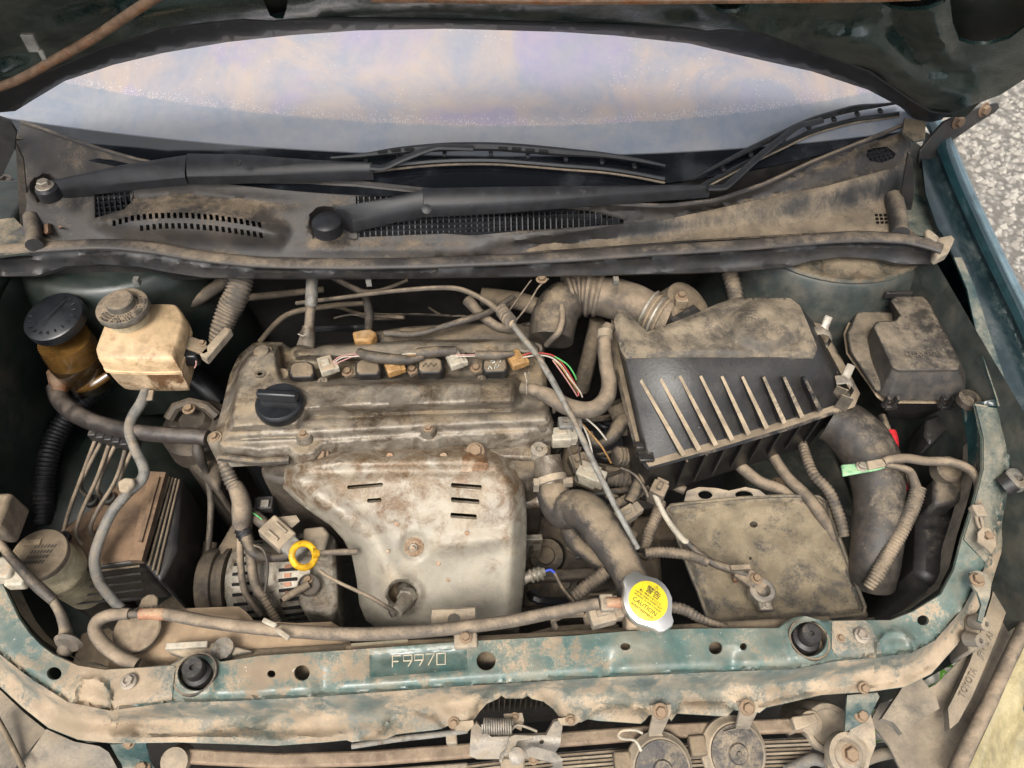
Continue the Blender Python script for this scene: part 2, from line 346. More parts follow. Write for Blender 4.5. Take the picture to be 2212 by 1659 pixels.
def hose(name, label, cat, pts, mat, corr=0., group=None, seg=10, n=6, flat=1., **kw):
    return solo(hose_b(pts, corr, seg, n, flat=flat), name, mat, label, cat, group, angle=60 if not corr else 80, **kw)
def part_hose(name, parent, pts, mat, corr=0., seg=8, n=6):
    return hose_b(pts, corr, seg, n).obj(name, mat, parent, angle=60)
_bm = {}
def bolt(parent, pos, r, mat='rust_bolt', nrm=(0, 0, 1), flange=True, name='bolt', hollow=False):
    k = (mat, flange, hollow)
    if k not in _bm:
        b = B()
        if flange: b.lathe([(1.45, 0), (1.5, .12), (1.35, .25), (.9, .3)], (0, 0, 0), seg=16)
        b.lathe([(1, .2), (1, .95), (.86, 1.08)] if not hollow else [(1, .2), (1, .9), (.93, .95), (.72, .95), (.68, .6)], (0, 0, 0), seg=6)
        o = b.obj('bolt', mat, None, (0, 0, 0), angle=25); _bm[k] = o.data; bpy.data.objects.remove(o); ORG.pop(o, None)
    o = bpy.data.objects.new(name, _bm[k]); COL.objects.link(o); o.scale = (r, r, r)
    q = Vector((0, 0, 1)).rotation_difference(Vector(nrm).normalized()); o.rotation_mode = 'QUATERNION'; o.rotation_quaternion = q @ Quaternion((0, 0, 1), random.random()*3)
    o.parent = parent; o.location = Vector(pos)-ORG[parent]; return o
def bolt_px(parent, u, v, z, wpx, **kw):
    p = P(u, v, z); return bolt(parent, p, wpx/2.6*S(p), **kw)
def text(body, size, origin, X, Y, mat, parent, name='lettering', ext=.0004, align='CENTER'):
    c = bpy.data.curves.new(name, 'FONT'); c.body = body; c.size = size; c.extrude = ext; c.align_x = align; c.align_y = 'CENTER'; c.resolution_u = 2
    o = bpy.data.objects.new(name, c); COL.objects.link(o)
    dg = bpy.context.evaluated_depsgraph_get(); me = bpy.data.meshes.new_from_object(o.evaluated_get(dg)); bpy.data.objects.remove(o)
    me.materials.clear(); me.materials.append(MATS[mat]); o = bpy.data.objects.new(name, me); COL.objects.link(o)
    X = Vector(X).normalized(); Y = Vector(Y); Y = (Y-X*Y.dot(X)).normalized(); Z = X.cross(Y)
    M = Matrix((X, Y, Z)).transposed().to_4x4(); M.translation = Vector(origin)-(ORG[parent] if parent else Vector())
    o.parent = parent; o.matrix_local = M; ORG[o] = Vector(origin); return o
def pz(poly, z): return [P(u, v, z) for u, v in poly]
def pbox(b, poly, z0, z1, k=1.):
    """pixel outline at height z0, run straight down to z1, scaled k about its middle"""
    t = pz(poly, z0); c = sum(t, Vector())/len(t); lo = [Vector((c.x+(p.x-c.x)*k, c.y+(p.y-c.y)*k, z1)) for p in t]
    nr = sum((t[i].cross(t[(i+1) % len(t)]) for i in range(len(t))), Vector())
    if nr.z < 0: t.reverse(); lo.reverse()
    return b.loft([lo, t])
# ================================================================== the setting: gravel ground
def gravel_mat():
    m, t, b = newmat('gravel'); L = t.links.new; tc = nd(t, 'ShaderNodeTexCoord')
    v = nd(t, 'ShaderNodeTexVoronoi'); v.inputs['Scale'].default_value = 38; L(tc.outputs['Object'], v.inputs['Vector'])
    sp = nd(t, 'ShaderNodeSeparateColor'); L(v.outputs['Color'], sp.inputs[0])
    c = mixc(t, sp.outputs[0], (.2, .185, .165), (.38, .355, .32)); n = noise(t, tc.outputs['Object'], 300, 3)
    L(mixc(t, rng_(t, v.outputs['Distance'], 0, .7), c, (.13, .12, .105)), b.inputs['Base Color']); b.inputs['Roughness'].default_value = .9
    bp = nd(t, 'ShaderNodeBump'); bp.inputs['Distance'].default_value = .01; bp.invert = True; L(mth(t, 'ADD', v.outputs['Distance'], mth(t, 'MULTIPLY', n, .3)), bp.inputs['Height']); L(bp.outputs[0], b.inputs['Normal'])
    MATS['gravel'] = m
    m, t, b = newmat('stone'); L = t.links.new; g = nd(t, 'ShaderNodeNewGeometry')
    r = nd(t, 'ShaderNodeValToRGB'); r.color_ramp.elements[0].color = (.20, .185, .165, 1); r.color_ramp.elements[1].color = (.43, .405, .36, 1)
    e = r.color_ramp.elements.new(.5); e.color = (.31, .29, .26, 1); L(g.outputs['Random Per Island'], r.inputs[0])
    tc = nd(t, 'ShaderNodeTexCoord'); n = noise(t, tc.outputs['Object'], 120, 4)
    L(mixc(t, rng_(t, n, .2, .8, 0, .5), r.outputs[0], (.2, .17, .13)), b.inputs['Base Color']); b.inputs['Roughness'].default_value = .85
    MATS['stone'] = m
gravel_mat()
tag(B().add([(-60, -60, 0), (60, -60, 0), (60, 60, 0), (-60, 60, 0)], [(0, 1, 2, 3)]).obj('ground', 'gravel', None, (0, 0, 0)), kind='structure')
def gravel():
    b = B(); k = 0
    ico = [(0, 0, 1)]+[(math.cos(a*1.2566), math.sin(a*1.2566), .1) for a in range(5)]
    fs = [(0, i+1, (i+1) % 5+1) for i in range(5)]
    vs = []; ff = []
    for _ in range(13000):
        x = 1.0+rng.random()*3.2; y = .3+rng.random()**.8*4.4; r = .008+.015*rng.random()**1.6; a = rng.random()*6.28; q = .6+.5*rng.random()
        ca, sa = math.cos(a), math.sin(a); j = rng.uniform(.7, 1.2, 6); k = len(vs)
        for i, p in enumerate(ico):
            X, Y = p[0]*r*j[i], p[1]*r*q*j[i]; vs.append((x+X*ca-Y*sa, y+X*sa+Y*ca, p[2]*r*.9*j[i]+.001))
        for i in range(5): vs.append((vs[k+1+i][0], vs[k+1+i][1], -.002))
        ff += [tuple(i+k for i in f) for f in fs]+[(k+1+i, k+6+i, k+6+(i+1) % 5, k+1+(i+1) % 5) for i in range(5)]
    b.add(vs, ff); o = b.obj('gravel', 'stone', None, (2, 2, 0), angle=20)
    tag(o, 'loose grey and white gravel lying on the ground beside the car', 'gravel', kind='stuff')
gravel()
def grass():
    b = B()
    for _ in range(700):
        x = .6+rng.random()*.75; y = -.45+rng.random()*.8; a = rng.random()*6.28; h = .05+.12*rng.random(); w_ = .003; dx, dy = math.cos(a), math.sin(a); l = .03+.05*rng.random()
        b.add([(x-dy*w_, y+dx*w_, 0), (x+dy*w_, y-dx*w_, 0), (x+dx*l*.5, y+dy*l*.5, h*.7), (x+dx*l, y+dy*l, h)], [(0, 1, 2), (0, 2, 3)])
    tag(b.obj('grass', 'grass_green', None, (.9, 0, 0)), 'green grass blades growing under the corner of the headlight', 'grass', kind='stuff')
grass()

# ================================================================== car body
body = thing('car_body', 'dusty teal green car body framing the open engine bay', 'car body', (0, .3, 0))
def part(b, name, mat, parent=body, **kw): return b.obj(name, mat, parent, **kw)
# radiator support: inner edge, ridge and outer lip as pixel lines
inner = [(-60, 1130), (-25, 1200), (0, 1252), (21, 1295), (40, 1335), (63, 1368), (88, 1394), (115, 1414), (168, 1438), (227, 1447), (300, 1442), (367, 1437), (382, 1428), (395, 1420), (420, 1411), (445, 1412), (462, 1420), (475, 1430), (560, 1417), (770, 1403), (1000, 1386), (1244, 1373), (1349, 1364), (1489, 1358), (1683, 1357), (1697, 1346), (1718, 1334), (1742, 1331), (1774, 1341), (1868, 1340), (1924, 1340), (1973, 1321), (2033, 1284), (2061, 1232), (2078, 1165), (2100, 1095), (2122, 1015), (2122, 945), (2106, 872)]
ridge = [(-90, 1330), (-40, 1375), (20, 1425), (70, 1463), (147, 1512), (238, 1530), (371, 1512), (490, 1510), (700, 1499), (999, 1477), (1296, 1459), (1489, 1449), (1718, 1440), (1800, 1424), (1903, 1414), (1970, 1405), (2020, 1378), (2080, 1310), (2125, 1225), (2150, 1130), (2172, 1040), (2180, 960), (2165, 880)]
lip = [(-110, 1400), (-60, 1440), (0, 1484), (52, 1531), (105, 1573), (168, 1598), (245, 1606), (385, 1604), (595, 1611), (700, 1604), (749, 1599), (760, 1603), (834, 1597), (856, 1587), (953, 1575), (978, 1563), (1023, 1557), (1036, 1538), (1052, 1520), (1075, 1510), (1083, 1503), (1092, 1509), (1130, 1509), (1139, 1503), (1149, 1510), (1174, 1516), (1195, 1532), (1207, 1548), (1254, 1561), (1270, 1554), (1293, 1557), (1384, 1564), (1394, 1556), (1402, 1545), (1440, 1545), (1450, 1558), (1462, 1542), (1571, 1548), (1585, 1534), (1641, 1540), (1655, 1529), (1774, 1502), (1882, 1494), (1956, 1484), (2012, 1456), (2068, 1393), (2108, 1325), (2138, 1274), (2159, 1207), (2185, 1130), (2215, 1060), (2240, 980), (2225, 890)]
def zbase(U, V):
    zr = I(V, [(280, 1.045), (540, .985), (860, .915), (1078, .862), (1200, .835), (1340, .80), (1700, .80)])
    zl = I(V, [(1100, .84), (1300, .81), (1420, .80), (1700, .80)])
    return np.where(U > 1700, zr, np.where(U < 250, zl, .80))
top_poly = inner+ridge[::-1]; sup_poly = inner+lip[::-1]
bossL = circ(418, 1470, 46, 24, 52); bossR = circ(1748, 1382, 48, 24, 55)
stamp = [(796, 1412), (1010, 1398), (1012, 1449), (797, 1466)]
DENTS = [([(300, 1588), (450, 1582), (560, 1566), (610, 1538), (650, 1524)], -.010, 9), ([(790, 1592), (830, 1575), (850, 1545), (900, 1534), (940, 1545), (962, 1568)], -.009, 8), ([(1022, 1552), (1042, 1518), (1068, 1500), (1084, 1492), (1110, 1500), (1138, 1492), (1156, 1500), (1182, 1515), (1204, 1545)], -.012, 9), ([(1266, 1548), (1290, 1526), (1350, 1520), (1400, 1530)], -.008, 7), ([(1458, 1534), (1472, 1515), (1560, 1514), (1582, 1528)], -.008, 7), ([(1640, 1520), (1700, 1503), (1880, 1480), (1960, 1466), (2020, 1430)], -.008, 8), ([(240, 1590), (420, 1592), (600, 1598), (740, 1588)], .005, 7), ([(1640, 1530), (1780, 1494), (1890, 1486)], .004, 6)]
def zsup(U, V):
    z = zbase(U, V); st = sdist(U, V, top_poly); dr = sdist(U, V, ridge, False); dl = sdist(U, V, lip, False)
    s = np.where(st > -2, 0., dr/(dr+dl+1e-6))
    z = z - .006*ss(14, 0, dr)*(st > -2) - .050*ss(.0, .5, s) - .010*ss(.5, .95, s) + .005*ss(.55, .85, s)*ss(1., .85, s)
    for bs in (bossL, bossR):
        q = sdist(U, V, bs); z += .006*ss(-10, 6, q)*(s < .6)
    z -= .004*ss(-3, 5, sdist(U, V, stamp))
    z += .010*ss(40, 0, np.abs(U-1315))*ss(25, 0, np.abs(V-1455))*0
    for c, wd, vv in ((850, 70, 1560), (620, 120, 1570), (1380, 90, 1530), (1520, 60, 1515), (1110, 120, 1520), (330, 120, 1560), (1750, 90, 1480)):
        z -= .014*np.exp(-((U-c)/wd)**2-((V-vv)/22)**2)
    for pl, k, wd in DENTS: z += k*np.exp(-(sdist(U, V, pl, False)/wd)**2)
    for uu in (700, 1315, 1580):      # vertical channels that run down over the ridge
        z -= .010*np.exp(-((U-uu)/20)**2)*ss(70, 10, dr)*(V > 1400)
    for c in ((197, 1502), (1935, 1400)):
        q = np.hypot(U-c[0], (V-c[1])*1.1); z += .006*ss(48, 40, q)-.005*ss(36, 30, q)
    return z
HOLES = [(117, 1455, 16, 14), (586, 1456, 9, 8), (652, 1454, 17, 17), (1050, 1428, 21, 21), (1351, 1397, 11, 8), (1546, 1400, 15, 14), (1606, 1397, 8, 8), (1816, 1379, 9, 8), (1994, 1340, 13, 11), (1518, 1503, 7, 3), (2170, 993, 16, 9)]
part(B().sheet(sup_poly, [circ(u, v, r, 18, q) for u, v, r, q in HOLES]+[circ(422, 1456, 39, 24, 37), circ(1747, 1381, 40, 24, 38)], zsup, step=7, drop=(0, .002, -.004)), 'radiator_support', 'teal_paint', angle=60)
# the dusty front of the support is the same pressing seen below the ridge: a second skin of dust-caked paint 1 mm proud
front_poly = [(u, v+5) for u, v in ridge]+[(u, v-1) for u, v in lip[::-1]]
def zfront(U, V): return zsup(U, V)+.0014
part(B().sheet(front_poly, [], zfront, step=7, drop=None), 'front_face', 'teal_front', angle=60)
def patch(name, poly, mat, dz=.0022):
    return part(B().sheet(poly, [], lambda U, V: zsup(U, V)+dz, step=7, drop=(0, 0, -.002)), name, mat, angle=60)
patch('lap_joint', [(238, 1446), (262, 1445), (371, 1438), (378, 1440), (371, 1512), (330, 1517), (258, 1524), (250, 1575), (240, 1576)], 'teal_front')
patch('lap_joint', [(1797, 1342), (1868, 1340), (1880, 1348), (1890, 1372), (1900, 1385), (1905, 1412), (1900, 1455), (1890, 1455), (1890, 1420), (1810, 1420), (1797, 1400)], 'teal_front')
patch('rail_cover', [(2108, 876), (2223, 892), (2236, 980), (2212, 1058), (2182, 1130), (2158, 1190), (2130, 1215), (2082, 1165), (2104, 1095), (2125, 1015), (2125, 945)], 'rail_paint')
for pl in ([(-60, 1105), (-10, 1200), (10, 1245), (30, 1290), (50, 1330), (75, 1362), (100, 1387), (130, 1408), (175, 1428), (225, 1437)], [(1924, 1333), (1968, 1314), (2022, 1276), (2046, 1228), (2062, 1162), (2084, 1092), (2104, 1015), (2106, 945)]):
    q = np.array(pl, float); rr = [P(u, v, float(zsup(np.array([u]), np.array([v]))[0])-.004) for u, v in q]; rows = [[p+Vector((0, 0, .006)), p, p+Vector((0, .004, -.03))] for p in rr]
    part(B().add([p for r in rows for p in r], [(i*3+j, i*3+j+1, i*3+j+4, i*3+j+3) for i in range(len(rows)-1) for j in range(2)]), 'inner_flange', 'bracket_tan', angle=50)
bolt_px(body, 1816, 1379, .802, 16, flange=True)
# stamped number, drawn as raised strokes
def stroke_text(s, u0, v0, w_, h_, gap, slope, parent, mat, r):
    G = {'F': [[(0, 1), (0, 0), (1, 0)], [(0, .5), (.7, .5)]], '9': [[(1, .5), (0, .5), (0, 0), (1, 0), (1, .5), (.55, 1)]], '7': [[(0, 0), (1, 0), (.3, 1)]], '0': [[(0, 0), (1, 0), (1, 1), (0, 1), (0, 0)]]}
    for i, c in enumerate(s):
        b = B()
        for ln in G[c]:
            pts = [(u0+i*(w_+gap)+a*w_, v0+q*h_-slope*(i*(w_+gap)+a*w_)) for a, q in ln]
            W = [P(u, v, float(zsup(np.array([u]), np.array([v]))[0])+.0014) for u, v in pts]; b.tube(W, r, 6)
        part(b, 'stamped_digit' if c != 'F' else 'stamped_letter', mat)
patch('stamp_panel', [(798, 1414), (1008, 1400), (1010, 1447), (799, 1464)], 'stamp_teal', .0006)
stroke_text('F9970', 848, 1417, 18, 24, 6, .055, body, 'stamp_tan', .0009)
for (u, v, zz) in ((424, 1453, .803), (1747, 1379, .803)):     # rubber hood stops
    p = P(u-2 if u < 1000 else u, v+3, zz)
    part(B().lathe([(.026, -.022), (.026, -.016), (0, -.016)], p, seg=28), 'hood_stop_cup', 'hose_black')
    part(B().lathe([(.0262, -.016), (.0270, .001), (.0262, .003), (.0240, .003), (.0232, .0), (.0232, -.015)], p, seg=32), 'hood_stop_ring', 'hose_black'); a_ = 2.6
    part(B().lathe([(.020, -.016), (.0175, -.006), (.0130, -.003), (.0128, .011), (.0118, .013), (.0035, .013), (.003, .009)], p+Vector((0, .004, .002)), seg=22), 'hood_stop', 'black_plastic')
for u, v, ww, m in ((278, 1472, 30, 'steel_bolt'), (1862, 1373, 30, 'steel_bolt')): bolt_px(body, u, v, .806, ww, mat=m, hollow=True)
for u, v, ww, zz in ((279, 1605, 22, .735), (980, 1562, 22, .745), (1232, 1556, 20, .745), (1112, 1548, 16, .745), (1866, 1486, 22, .748), (2175, 877, 20, .918)): bolt_px(body, u, v, zz, ww, nrm=(0, -.5, 1))
bolt_px(body, 2110, 1252, .842, 26, mat='rust_bolt'); bolt_px(body, 2132, 1160, .857, 26, mat='rust_bolt')
# right rail, gutter and fender
railp = [(2108, 871), (2165, 879), (2225, 889), (2300, 889), (2260, 800), (2212, 690), (2168, 600), (2120, 500), (2072, 395), (2035, 305), (2000, 285), (1990, 330), (2000, 420), (2025, 490), (2045, 520), (2061, 556), (2089, 623), (2103, 690), (2113, 735), (2134, 805), (2152, 861)]
crest = [(2005, 250), (2035, 305), (2072, 395), (2120, 500), (2168, 600), (2212, 690), (2260, 800), (2310, 920)]
seam = [(2061, 556), (2089, 623), (2103, 690), (2113, 735), (2134, 805), (2152, 861), (2180, 960)]
def zrail(U, V):
    z = zbase(np.full_like(U, 2000.), V); dc = sdist(U, V, crest, False); ds = sdist(U, V, seam, False)
    return z + .014*ss(34, 6, dc) - .012*ss(70, 26, dc)*ss(6, 24, ds) + .004*ss(26, 12, ds)
part(B().sheet(railp, [circ(2163, 838, 9, 14, 8)], zrail, step=8, drop=(0, 0, -.004)), 'fender_rail', 'gutter_paint', angle=60)
railstrip = [(2061, 556), (2089, 623), (2103, 690), (2113, 735), (2134, 805), (2152, 861), (2156, 876), (2188, 881), (2165, 800), (2142, 735), (2125, 680), (2105, 620), (2078, 556)]
part(B().sheet(railstrip, [circ(2163, 838, 9, 14, 8)], lambda U, V: zrail(U, V)+.0025, step=8, drop=(0, 0, -.002)), 'rail_flange', 'rail_paint', angle=60)
cr = [P(u, v, float(zrail(np.array([float(u)]), np.array([float(v)]))[0])) for u, v in crest]
b = B(); rows = []
for p in smooth([tuple(q) for q in cr], 6):
    p = Vector(p); rows.append([p+Vector(d) for d in ((-.012, 0, -.003), (-.004, 0, .004), (.006, 0, .004), (.016, 0, -.004), (.026, 0, -.022), (.034, 0, -.06), (.045, 0, -.16), (.05, 0, -.3))])
vs_ = [p for r in rows for p in r]; n = 8
part(b.add(vs_, [(i*n+j, i*n+j+1, (i+1)*n+j+1, (i+1)*n+j) for i in range(len(rows)-1) for j in range(n-1)]), 'fender', 'fender_paint', angle=180)
part(B().tube([Vector(p)+Vector((.010, 0, .0015)) for p in smooth([tuple(q) for q in cr], 6)], .0085, 12, flat=.5), 'fender_highlight', 'fender_sky_sheen')  # added strip that carries the painted sky highlight
# bay shell: firewall, inner walls, floor
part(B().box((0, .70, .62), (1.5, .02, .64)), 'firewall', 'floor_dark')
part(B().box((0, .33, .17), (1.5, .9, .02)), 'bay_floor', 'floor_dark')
def wall_grid(x0, rows_, cols, f):
    vs2 = [f(i/(rows_-1), j/(cols-1)) for i in range(rows_) for j in range(cols)]
    return B().add(vs2, [(i*cols+j, i*cols+j+1, (i+1)*cols+j+1, (i+1)*cols+j) for i in range(rows_-1) for j in range(cols-1)])
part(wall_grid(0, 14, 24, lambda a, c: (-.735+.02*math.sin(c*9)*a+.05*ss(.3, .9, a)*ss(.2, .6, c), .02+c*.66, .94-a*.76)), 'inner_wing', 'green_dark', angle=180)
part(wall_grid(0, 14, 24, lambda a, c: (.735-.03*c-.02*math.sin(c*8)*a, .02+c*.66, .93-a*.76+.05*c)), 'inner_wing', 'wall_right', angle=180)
stw = part(B().lathe([(.215, -.30), (.19, -.12), (.175, -.04), (.163, -.012), (.158, -.004)], P(1800, 488, .935), seg=48, sy=.85), 'strut_tower', 'wall_right', angle=70)
part(B().lathe([(.160, -.006), (.163, -.002), (.160, .002), (.152, .001), (.145, -.003), (.11, .006), (.05, .008), (.0, .008)], P(1800, 488, .935), seg=48, sy=.85), 'tower_top', 'tower_paint', stw, angle=60)
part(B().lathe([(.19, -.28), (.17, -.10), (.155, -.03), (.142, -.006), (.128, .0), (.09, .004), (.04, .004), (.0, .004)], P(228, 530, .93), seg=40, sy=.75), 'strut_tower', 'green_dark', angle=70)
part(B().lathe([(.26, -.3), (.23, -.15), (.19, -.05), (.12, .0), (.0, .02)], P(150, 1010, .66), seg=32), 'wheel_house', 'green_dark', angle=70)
part(B().box((.60, .36, .46), (.20, .62, .12)), 'side_member', 'wall_right', bev=.01); part(B().box((-.62, .30, .44), (.18, .56, .12)), 'side_member', 'tan_dark', bev=.01)
for k in range(4): bolt(body, (.56, .12+.13*k, .521), .009, 'rust_bolt')
part(B().box((.34, .30, .50), (.30, .05, .05)), 'cross_brace', 'tan_dark', bev=.008); part(B().lathe([(.05, -.05), (.05, 0), (.03, .004), (.02, .02)], (.50, .28, .53), seg=22), 'mount_cup', 'tan_dark')
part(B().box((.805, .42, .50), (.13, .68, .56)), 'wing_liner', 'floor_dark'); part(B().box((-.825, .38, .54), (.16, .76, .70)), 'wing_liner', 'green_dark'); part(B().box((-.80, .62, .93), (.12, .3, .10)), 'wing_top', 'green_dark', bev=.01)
# left corner where wing and cowl meet
part(B().sheet([(-60, 480), (30, 470), (60, 500), (120, 520), (60, 545), (-60, 560)], [], 1.0, step=20), 'wing_corner', 'tower_paint')
part(B().sheet([(-60, 250), (40, 252), (62, 262), (48, 300), (20, 300), (-60, 330)], [], lambda U, V: 1.07+0*U, step=15), 'wing_corner', 'tower_paint')
part(B().sheet([(-60, 330), (10, 300), (38, 330), (55, 470), (30, 490), (-60, 480)], [], lambda U, V: .93+0*U, step=20), 'wing_gutter', 'green_dark')
part(B().sheet([(1955, 255), (2000, 262), (1998, 300), (1975, 305), (1950, 285)], [], 1.075, step=10), 'pillar_corner', 'tower_paint')
part(B().sheet([(1968, 300), (1992, 318), (2000, 420), (2030, 500), (2000, 512), (1965, 505), (1950, 440), (1962, 380)], [], lambda U, V: 1.0-.02*ss(330, 480, V), step=12), 'rail_end', 'rail_paint')
for u, v in ((15, 440), (8, 395)): part(B().lathe([(.016, 0), (.016, .006), (.008, .008), (.007, .014)], P(u, v, .94), seg=16), 'grommet', 'hose_black')

# ================================================================== windshield
def yb(x): return .60+.30*x*x
def Wn(U, V):
    d = dirs(U, V); t = np.full(d.shape[:-1], .9)
    for _ in range(12): x = CAM[0]+t*d[..., 0]; t = (1.065+.6*(CAM[1]-yb(x))-CAM[2])/(d[..., 2]-.6*d[..., 1])
    return CAM+d*t[..., None]
def W1(u, v): return Vector(Wn(np.array([float(u)]), np.array([float(v)]))[0])
def glass_mat():
    m, t, b = newmat('dusty_sky_glass'); L = t.links.new; tc = nd(t, 'ShaderNodeTexCoord'); vec = tc.outputs['Object']; s = nd(t, 'ShaderNodeSeparateXYZ'); L(vec, s.inputs[0])
    def line(pts):           # y of a dirt edge, and of the painted hood reflection's edge, as a parabola in x, in the pane's own coordinates
        q = np.array([tuple(W1(u, v)) for u, v in pts]); c = np.polyfit(q[:, 0], q[:, 1], 2)
        x = s.outputs[0]; yy = mth(t, 'ADD', mth(t, 'ADD', mth(t, 'MULTIPLY', mth(t, 'MULTIPLY', x, x), float(c[0])), mth(t, 'MULTIPLY', x, float(c[1]))), float(c[2]))
        return mth(t, 'SUBTRACT', s.outputs[1], yy)
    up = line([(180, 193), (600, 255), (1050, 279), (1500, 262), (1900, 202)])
    lo = line([(196, 293), (450, 308), (700, 333), (1050, 348), (1366, 343), (1613, 325), (1840, 304)])  # painted reflection edge: pale sky above it, dark hood below
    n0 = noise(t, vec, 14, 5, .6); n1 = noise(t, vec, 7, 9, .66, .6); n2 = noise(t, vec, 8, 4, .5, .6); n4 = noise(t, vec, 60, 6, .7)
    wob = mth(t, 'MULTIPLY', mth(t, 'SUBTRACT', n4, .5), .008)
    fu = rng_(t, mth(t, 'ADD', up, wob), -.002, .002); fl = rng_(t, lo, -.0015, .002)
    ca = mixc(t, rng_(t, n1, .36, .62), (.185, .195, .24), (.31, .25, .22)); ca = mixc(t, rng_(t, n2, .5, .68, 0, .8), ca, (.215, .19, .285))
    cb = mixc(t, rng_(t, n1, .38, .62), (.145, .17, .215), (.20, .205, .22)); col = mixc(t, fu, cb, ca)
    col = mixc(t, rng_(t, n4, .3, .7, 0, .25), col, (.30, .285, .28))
    # white dried specks, thick just above the edge
    vo = nd(t, 'ShaderNodeTexVoronoi'); vo.inputs['Scale'].default_value = 520; L(vec, vo.inputs['Vector']); sc_ = nd(t, 'ShaderNodeSeparateColor'); L(vo.outputs['Color'], sc_.inputs[0])
    edge = rng_(t, mth(t, 'ABSOLUTE', mth(t, 'ADD', up, -.004)), .0, .012, .40, .0)
    pr = mth(t, 'ADD', rng_(t, n0, .47, .74, .0, .11), edge)
    spk = mth(t, 'MULTIPLY', mth(t, 'LESS_THAN', sc_.outputs[0], pr), mth(t, 'LESS_THAN', vo.outputs['Distance'], .34)); spk = mth(t, 'MULTIPLY', spk, fu)
    col = mixc(t, mth(t, 'MULTIPLY', spk, .38), col, (.85, .83, .81))
    film = mth(t, 'MULTIPLY', fl, .93); film = mth(t, 'ADD', film, mth(t, 'MULTIPLY', mth(t, 'SUBTRACT', 1., fl), rng_(t, n0, .45, .75, .0, .10)))  # pale film colour paints in the sky's reflection along with real dust
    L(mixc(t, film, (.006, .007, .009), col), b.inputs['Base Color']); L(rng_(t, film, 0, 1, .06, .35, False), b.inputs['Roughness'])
    b.inputs['Specular IOR Level'].default_value = .5; b.inputs['Coat Weight'].default_value = .18; b.inputs['Coat Roughness'].default_value = .08
    MATS['dusty_sky_glass'] = m
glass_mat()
b = B(); nx, ny = 60, 36; vs_ = []
for i in range(nx+1):
    for j in range(ny+1):
        x = -.76+1.52*i/nx; y = yb(x)-.012+(.75*j/ny); vs_.append((x, y, 1.065+.6*(y-yb(x))))
b.add(vs_, [(i*(ny+1)+j, (i+1)*(ny+1)+j, (i+1)*(ny+1)+j+1, i*(ny+1)+j+1) for i in range(nx) for j in range(ny)])
ws = b.obj('windshield', 'dusty_sky_glass', None, (0, 0, 0), angle=180)
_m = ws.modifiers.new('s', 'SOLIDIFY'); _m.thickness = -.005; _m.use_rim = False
rows = [[(x, .60+.30*x*x-.0105, 1.0565), (x, .60+.30*x*x-.008, .94)] for x in np.linspace(-.74, .74, 40)]
part(B().add([p for r in rows for p in r], [(2*i, 2*i+1, 2*i+3, 2*i+2) for i in range(39)]), 'scuttle', 'black_plastic', angle=180)
tag(ws, 'curved windshield with dust, white specks and painted sky reflection behind the wipers', 'windshield')

# ================================================================== hood
HN = np.array([0, .766, .643]); HT = np.array([0, -.643, .766]); H0 = np.array([0, .734, 1.096])
def crown(x): return .05*(1-(x/.75)**2)
def Hn(U, V, off):
    d = dirs(U, V); t = np.full(d.shape[:-1], 1.)
    for _ in range(25): x = np.clip(CAM[0]+t*d[..., 0], -.85, .85); t = ((H0-CAM)@HN+crown(x)+off)/(d@HN)
    return CAM+d*t[..., None]
def proj(p):
    d = np.array(p)-CAM; z = d@FW; return (1106+FPX*(d@RT)/z, 829.5-FPX*(d@UP)/z)
def hw(x, t, off=0.): return H0+HT*t+HN*(crown(x)+off)+np.array([x, 0, 0])
hood = thing('hood', 'raised dark green hood seen from its ribbed underside', 'hood', tuple(H0))
E_ = [(-120, 262), (0, 243), (33, 240), (70, 217), (140, 175), (245, 140), (350, 115), (490, 91), (630, 76), (770, 66), (964, 62), (1209, 69), (1330, 77), (1489, 94), (1578, 115), (1753, 154), (1875, 194), (1945, 231), (1980, 262), (2000, 266), (2033, 259)]
L2 = [(-120, 165), (0, 188), (110, 150), (224, 100), (350, 62), (440, 48), (525, 40), (590, 44), (630, 40), (770, 42), (964, 45), (1209, 52), (1489, 61), (1525, 66), (1560, 62), (1648, 71), (1753, 108), (1875, 152), (1963, 212), (2010, 240), (2050, 245)]
side_r = [(2159, 206), (2212, 172)]+[proj(hw(.80, t)) for t in (.16, .24, .34, .46, .60, .72)]
side_l = [proj(hw(-.80, t)) for t in (.72, .60, .46, .34, .24, .16, .10)]
def hoff(U, V):
    d = sdist(U, V, E_, False); o = -.010-.016*ss(20, 60, d)*ss(150, 80, d)+0*U
    for pl, k, wd in (([(1880, -200), (1935, 60), (1990, 140), (2080, 170)], .012, 20), ([(2030, -200), (2015, 40), (2040, 110)], -.011, 16), ([(1700, 80), (1820, 110), (1900, 160)], .010, 16), ([(1650, 40), (1850, 60), (1890, 20)], .008, 20), ([(250, 60), (120, 100), (0, 130)], .014, 30), ([(700, 20), (1500, 25)], .010, 14)):
        o += k*np.exp(-(sdist(U, V, pl, False)/wd)**2)
    return o
part(B().sheet(E_[1:]+L2[::-1], [], fn=lambda U, V: Hn(U, V, -.006*ss(0, 8, sdist(U, V, E_, False))), step=12, drop=(0, .01, .004)), 'rear_lip', 'wiper_black', hood, angle=60)
holes_h = [[(1522, -16), (1534, 12), (1548, 22), (1562, 28), (1590, 28), (1612, 10), (1628, -16)], [(1885, -30), (1895, 2), (1925, 18), (1960, 24), (2005, 20), (2040, 6), (2062, -30)], [(2048, -30), (2058, 50), (2072, 88), (2100, 96), (2135, 97), (2180, 84), (2225, 50), (2260, -30)], [(562, -14), (575, 14), (583, 34), (596, 40), (612, 40), (619, 20), (622, -14)]]
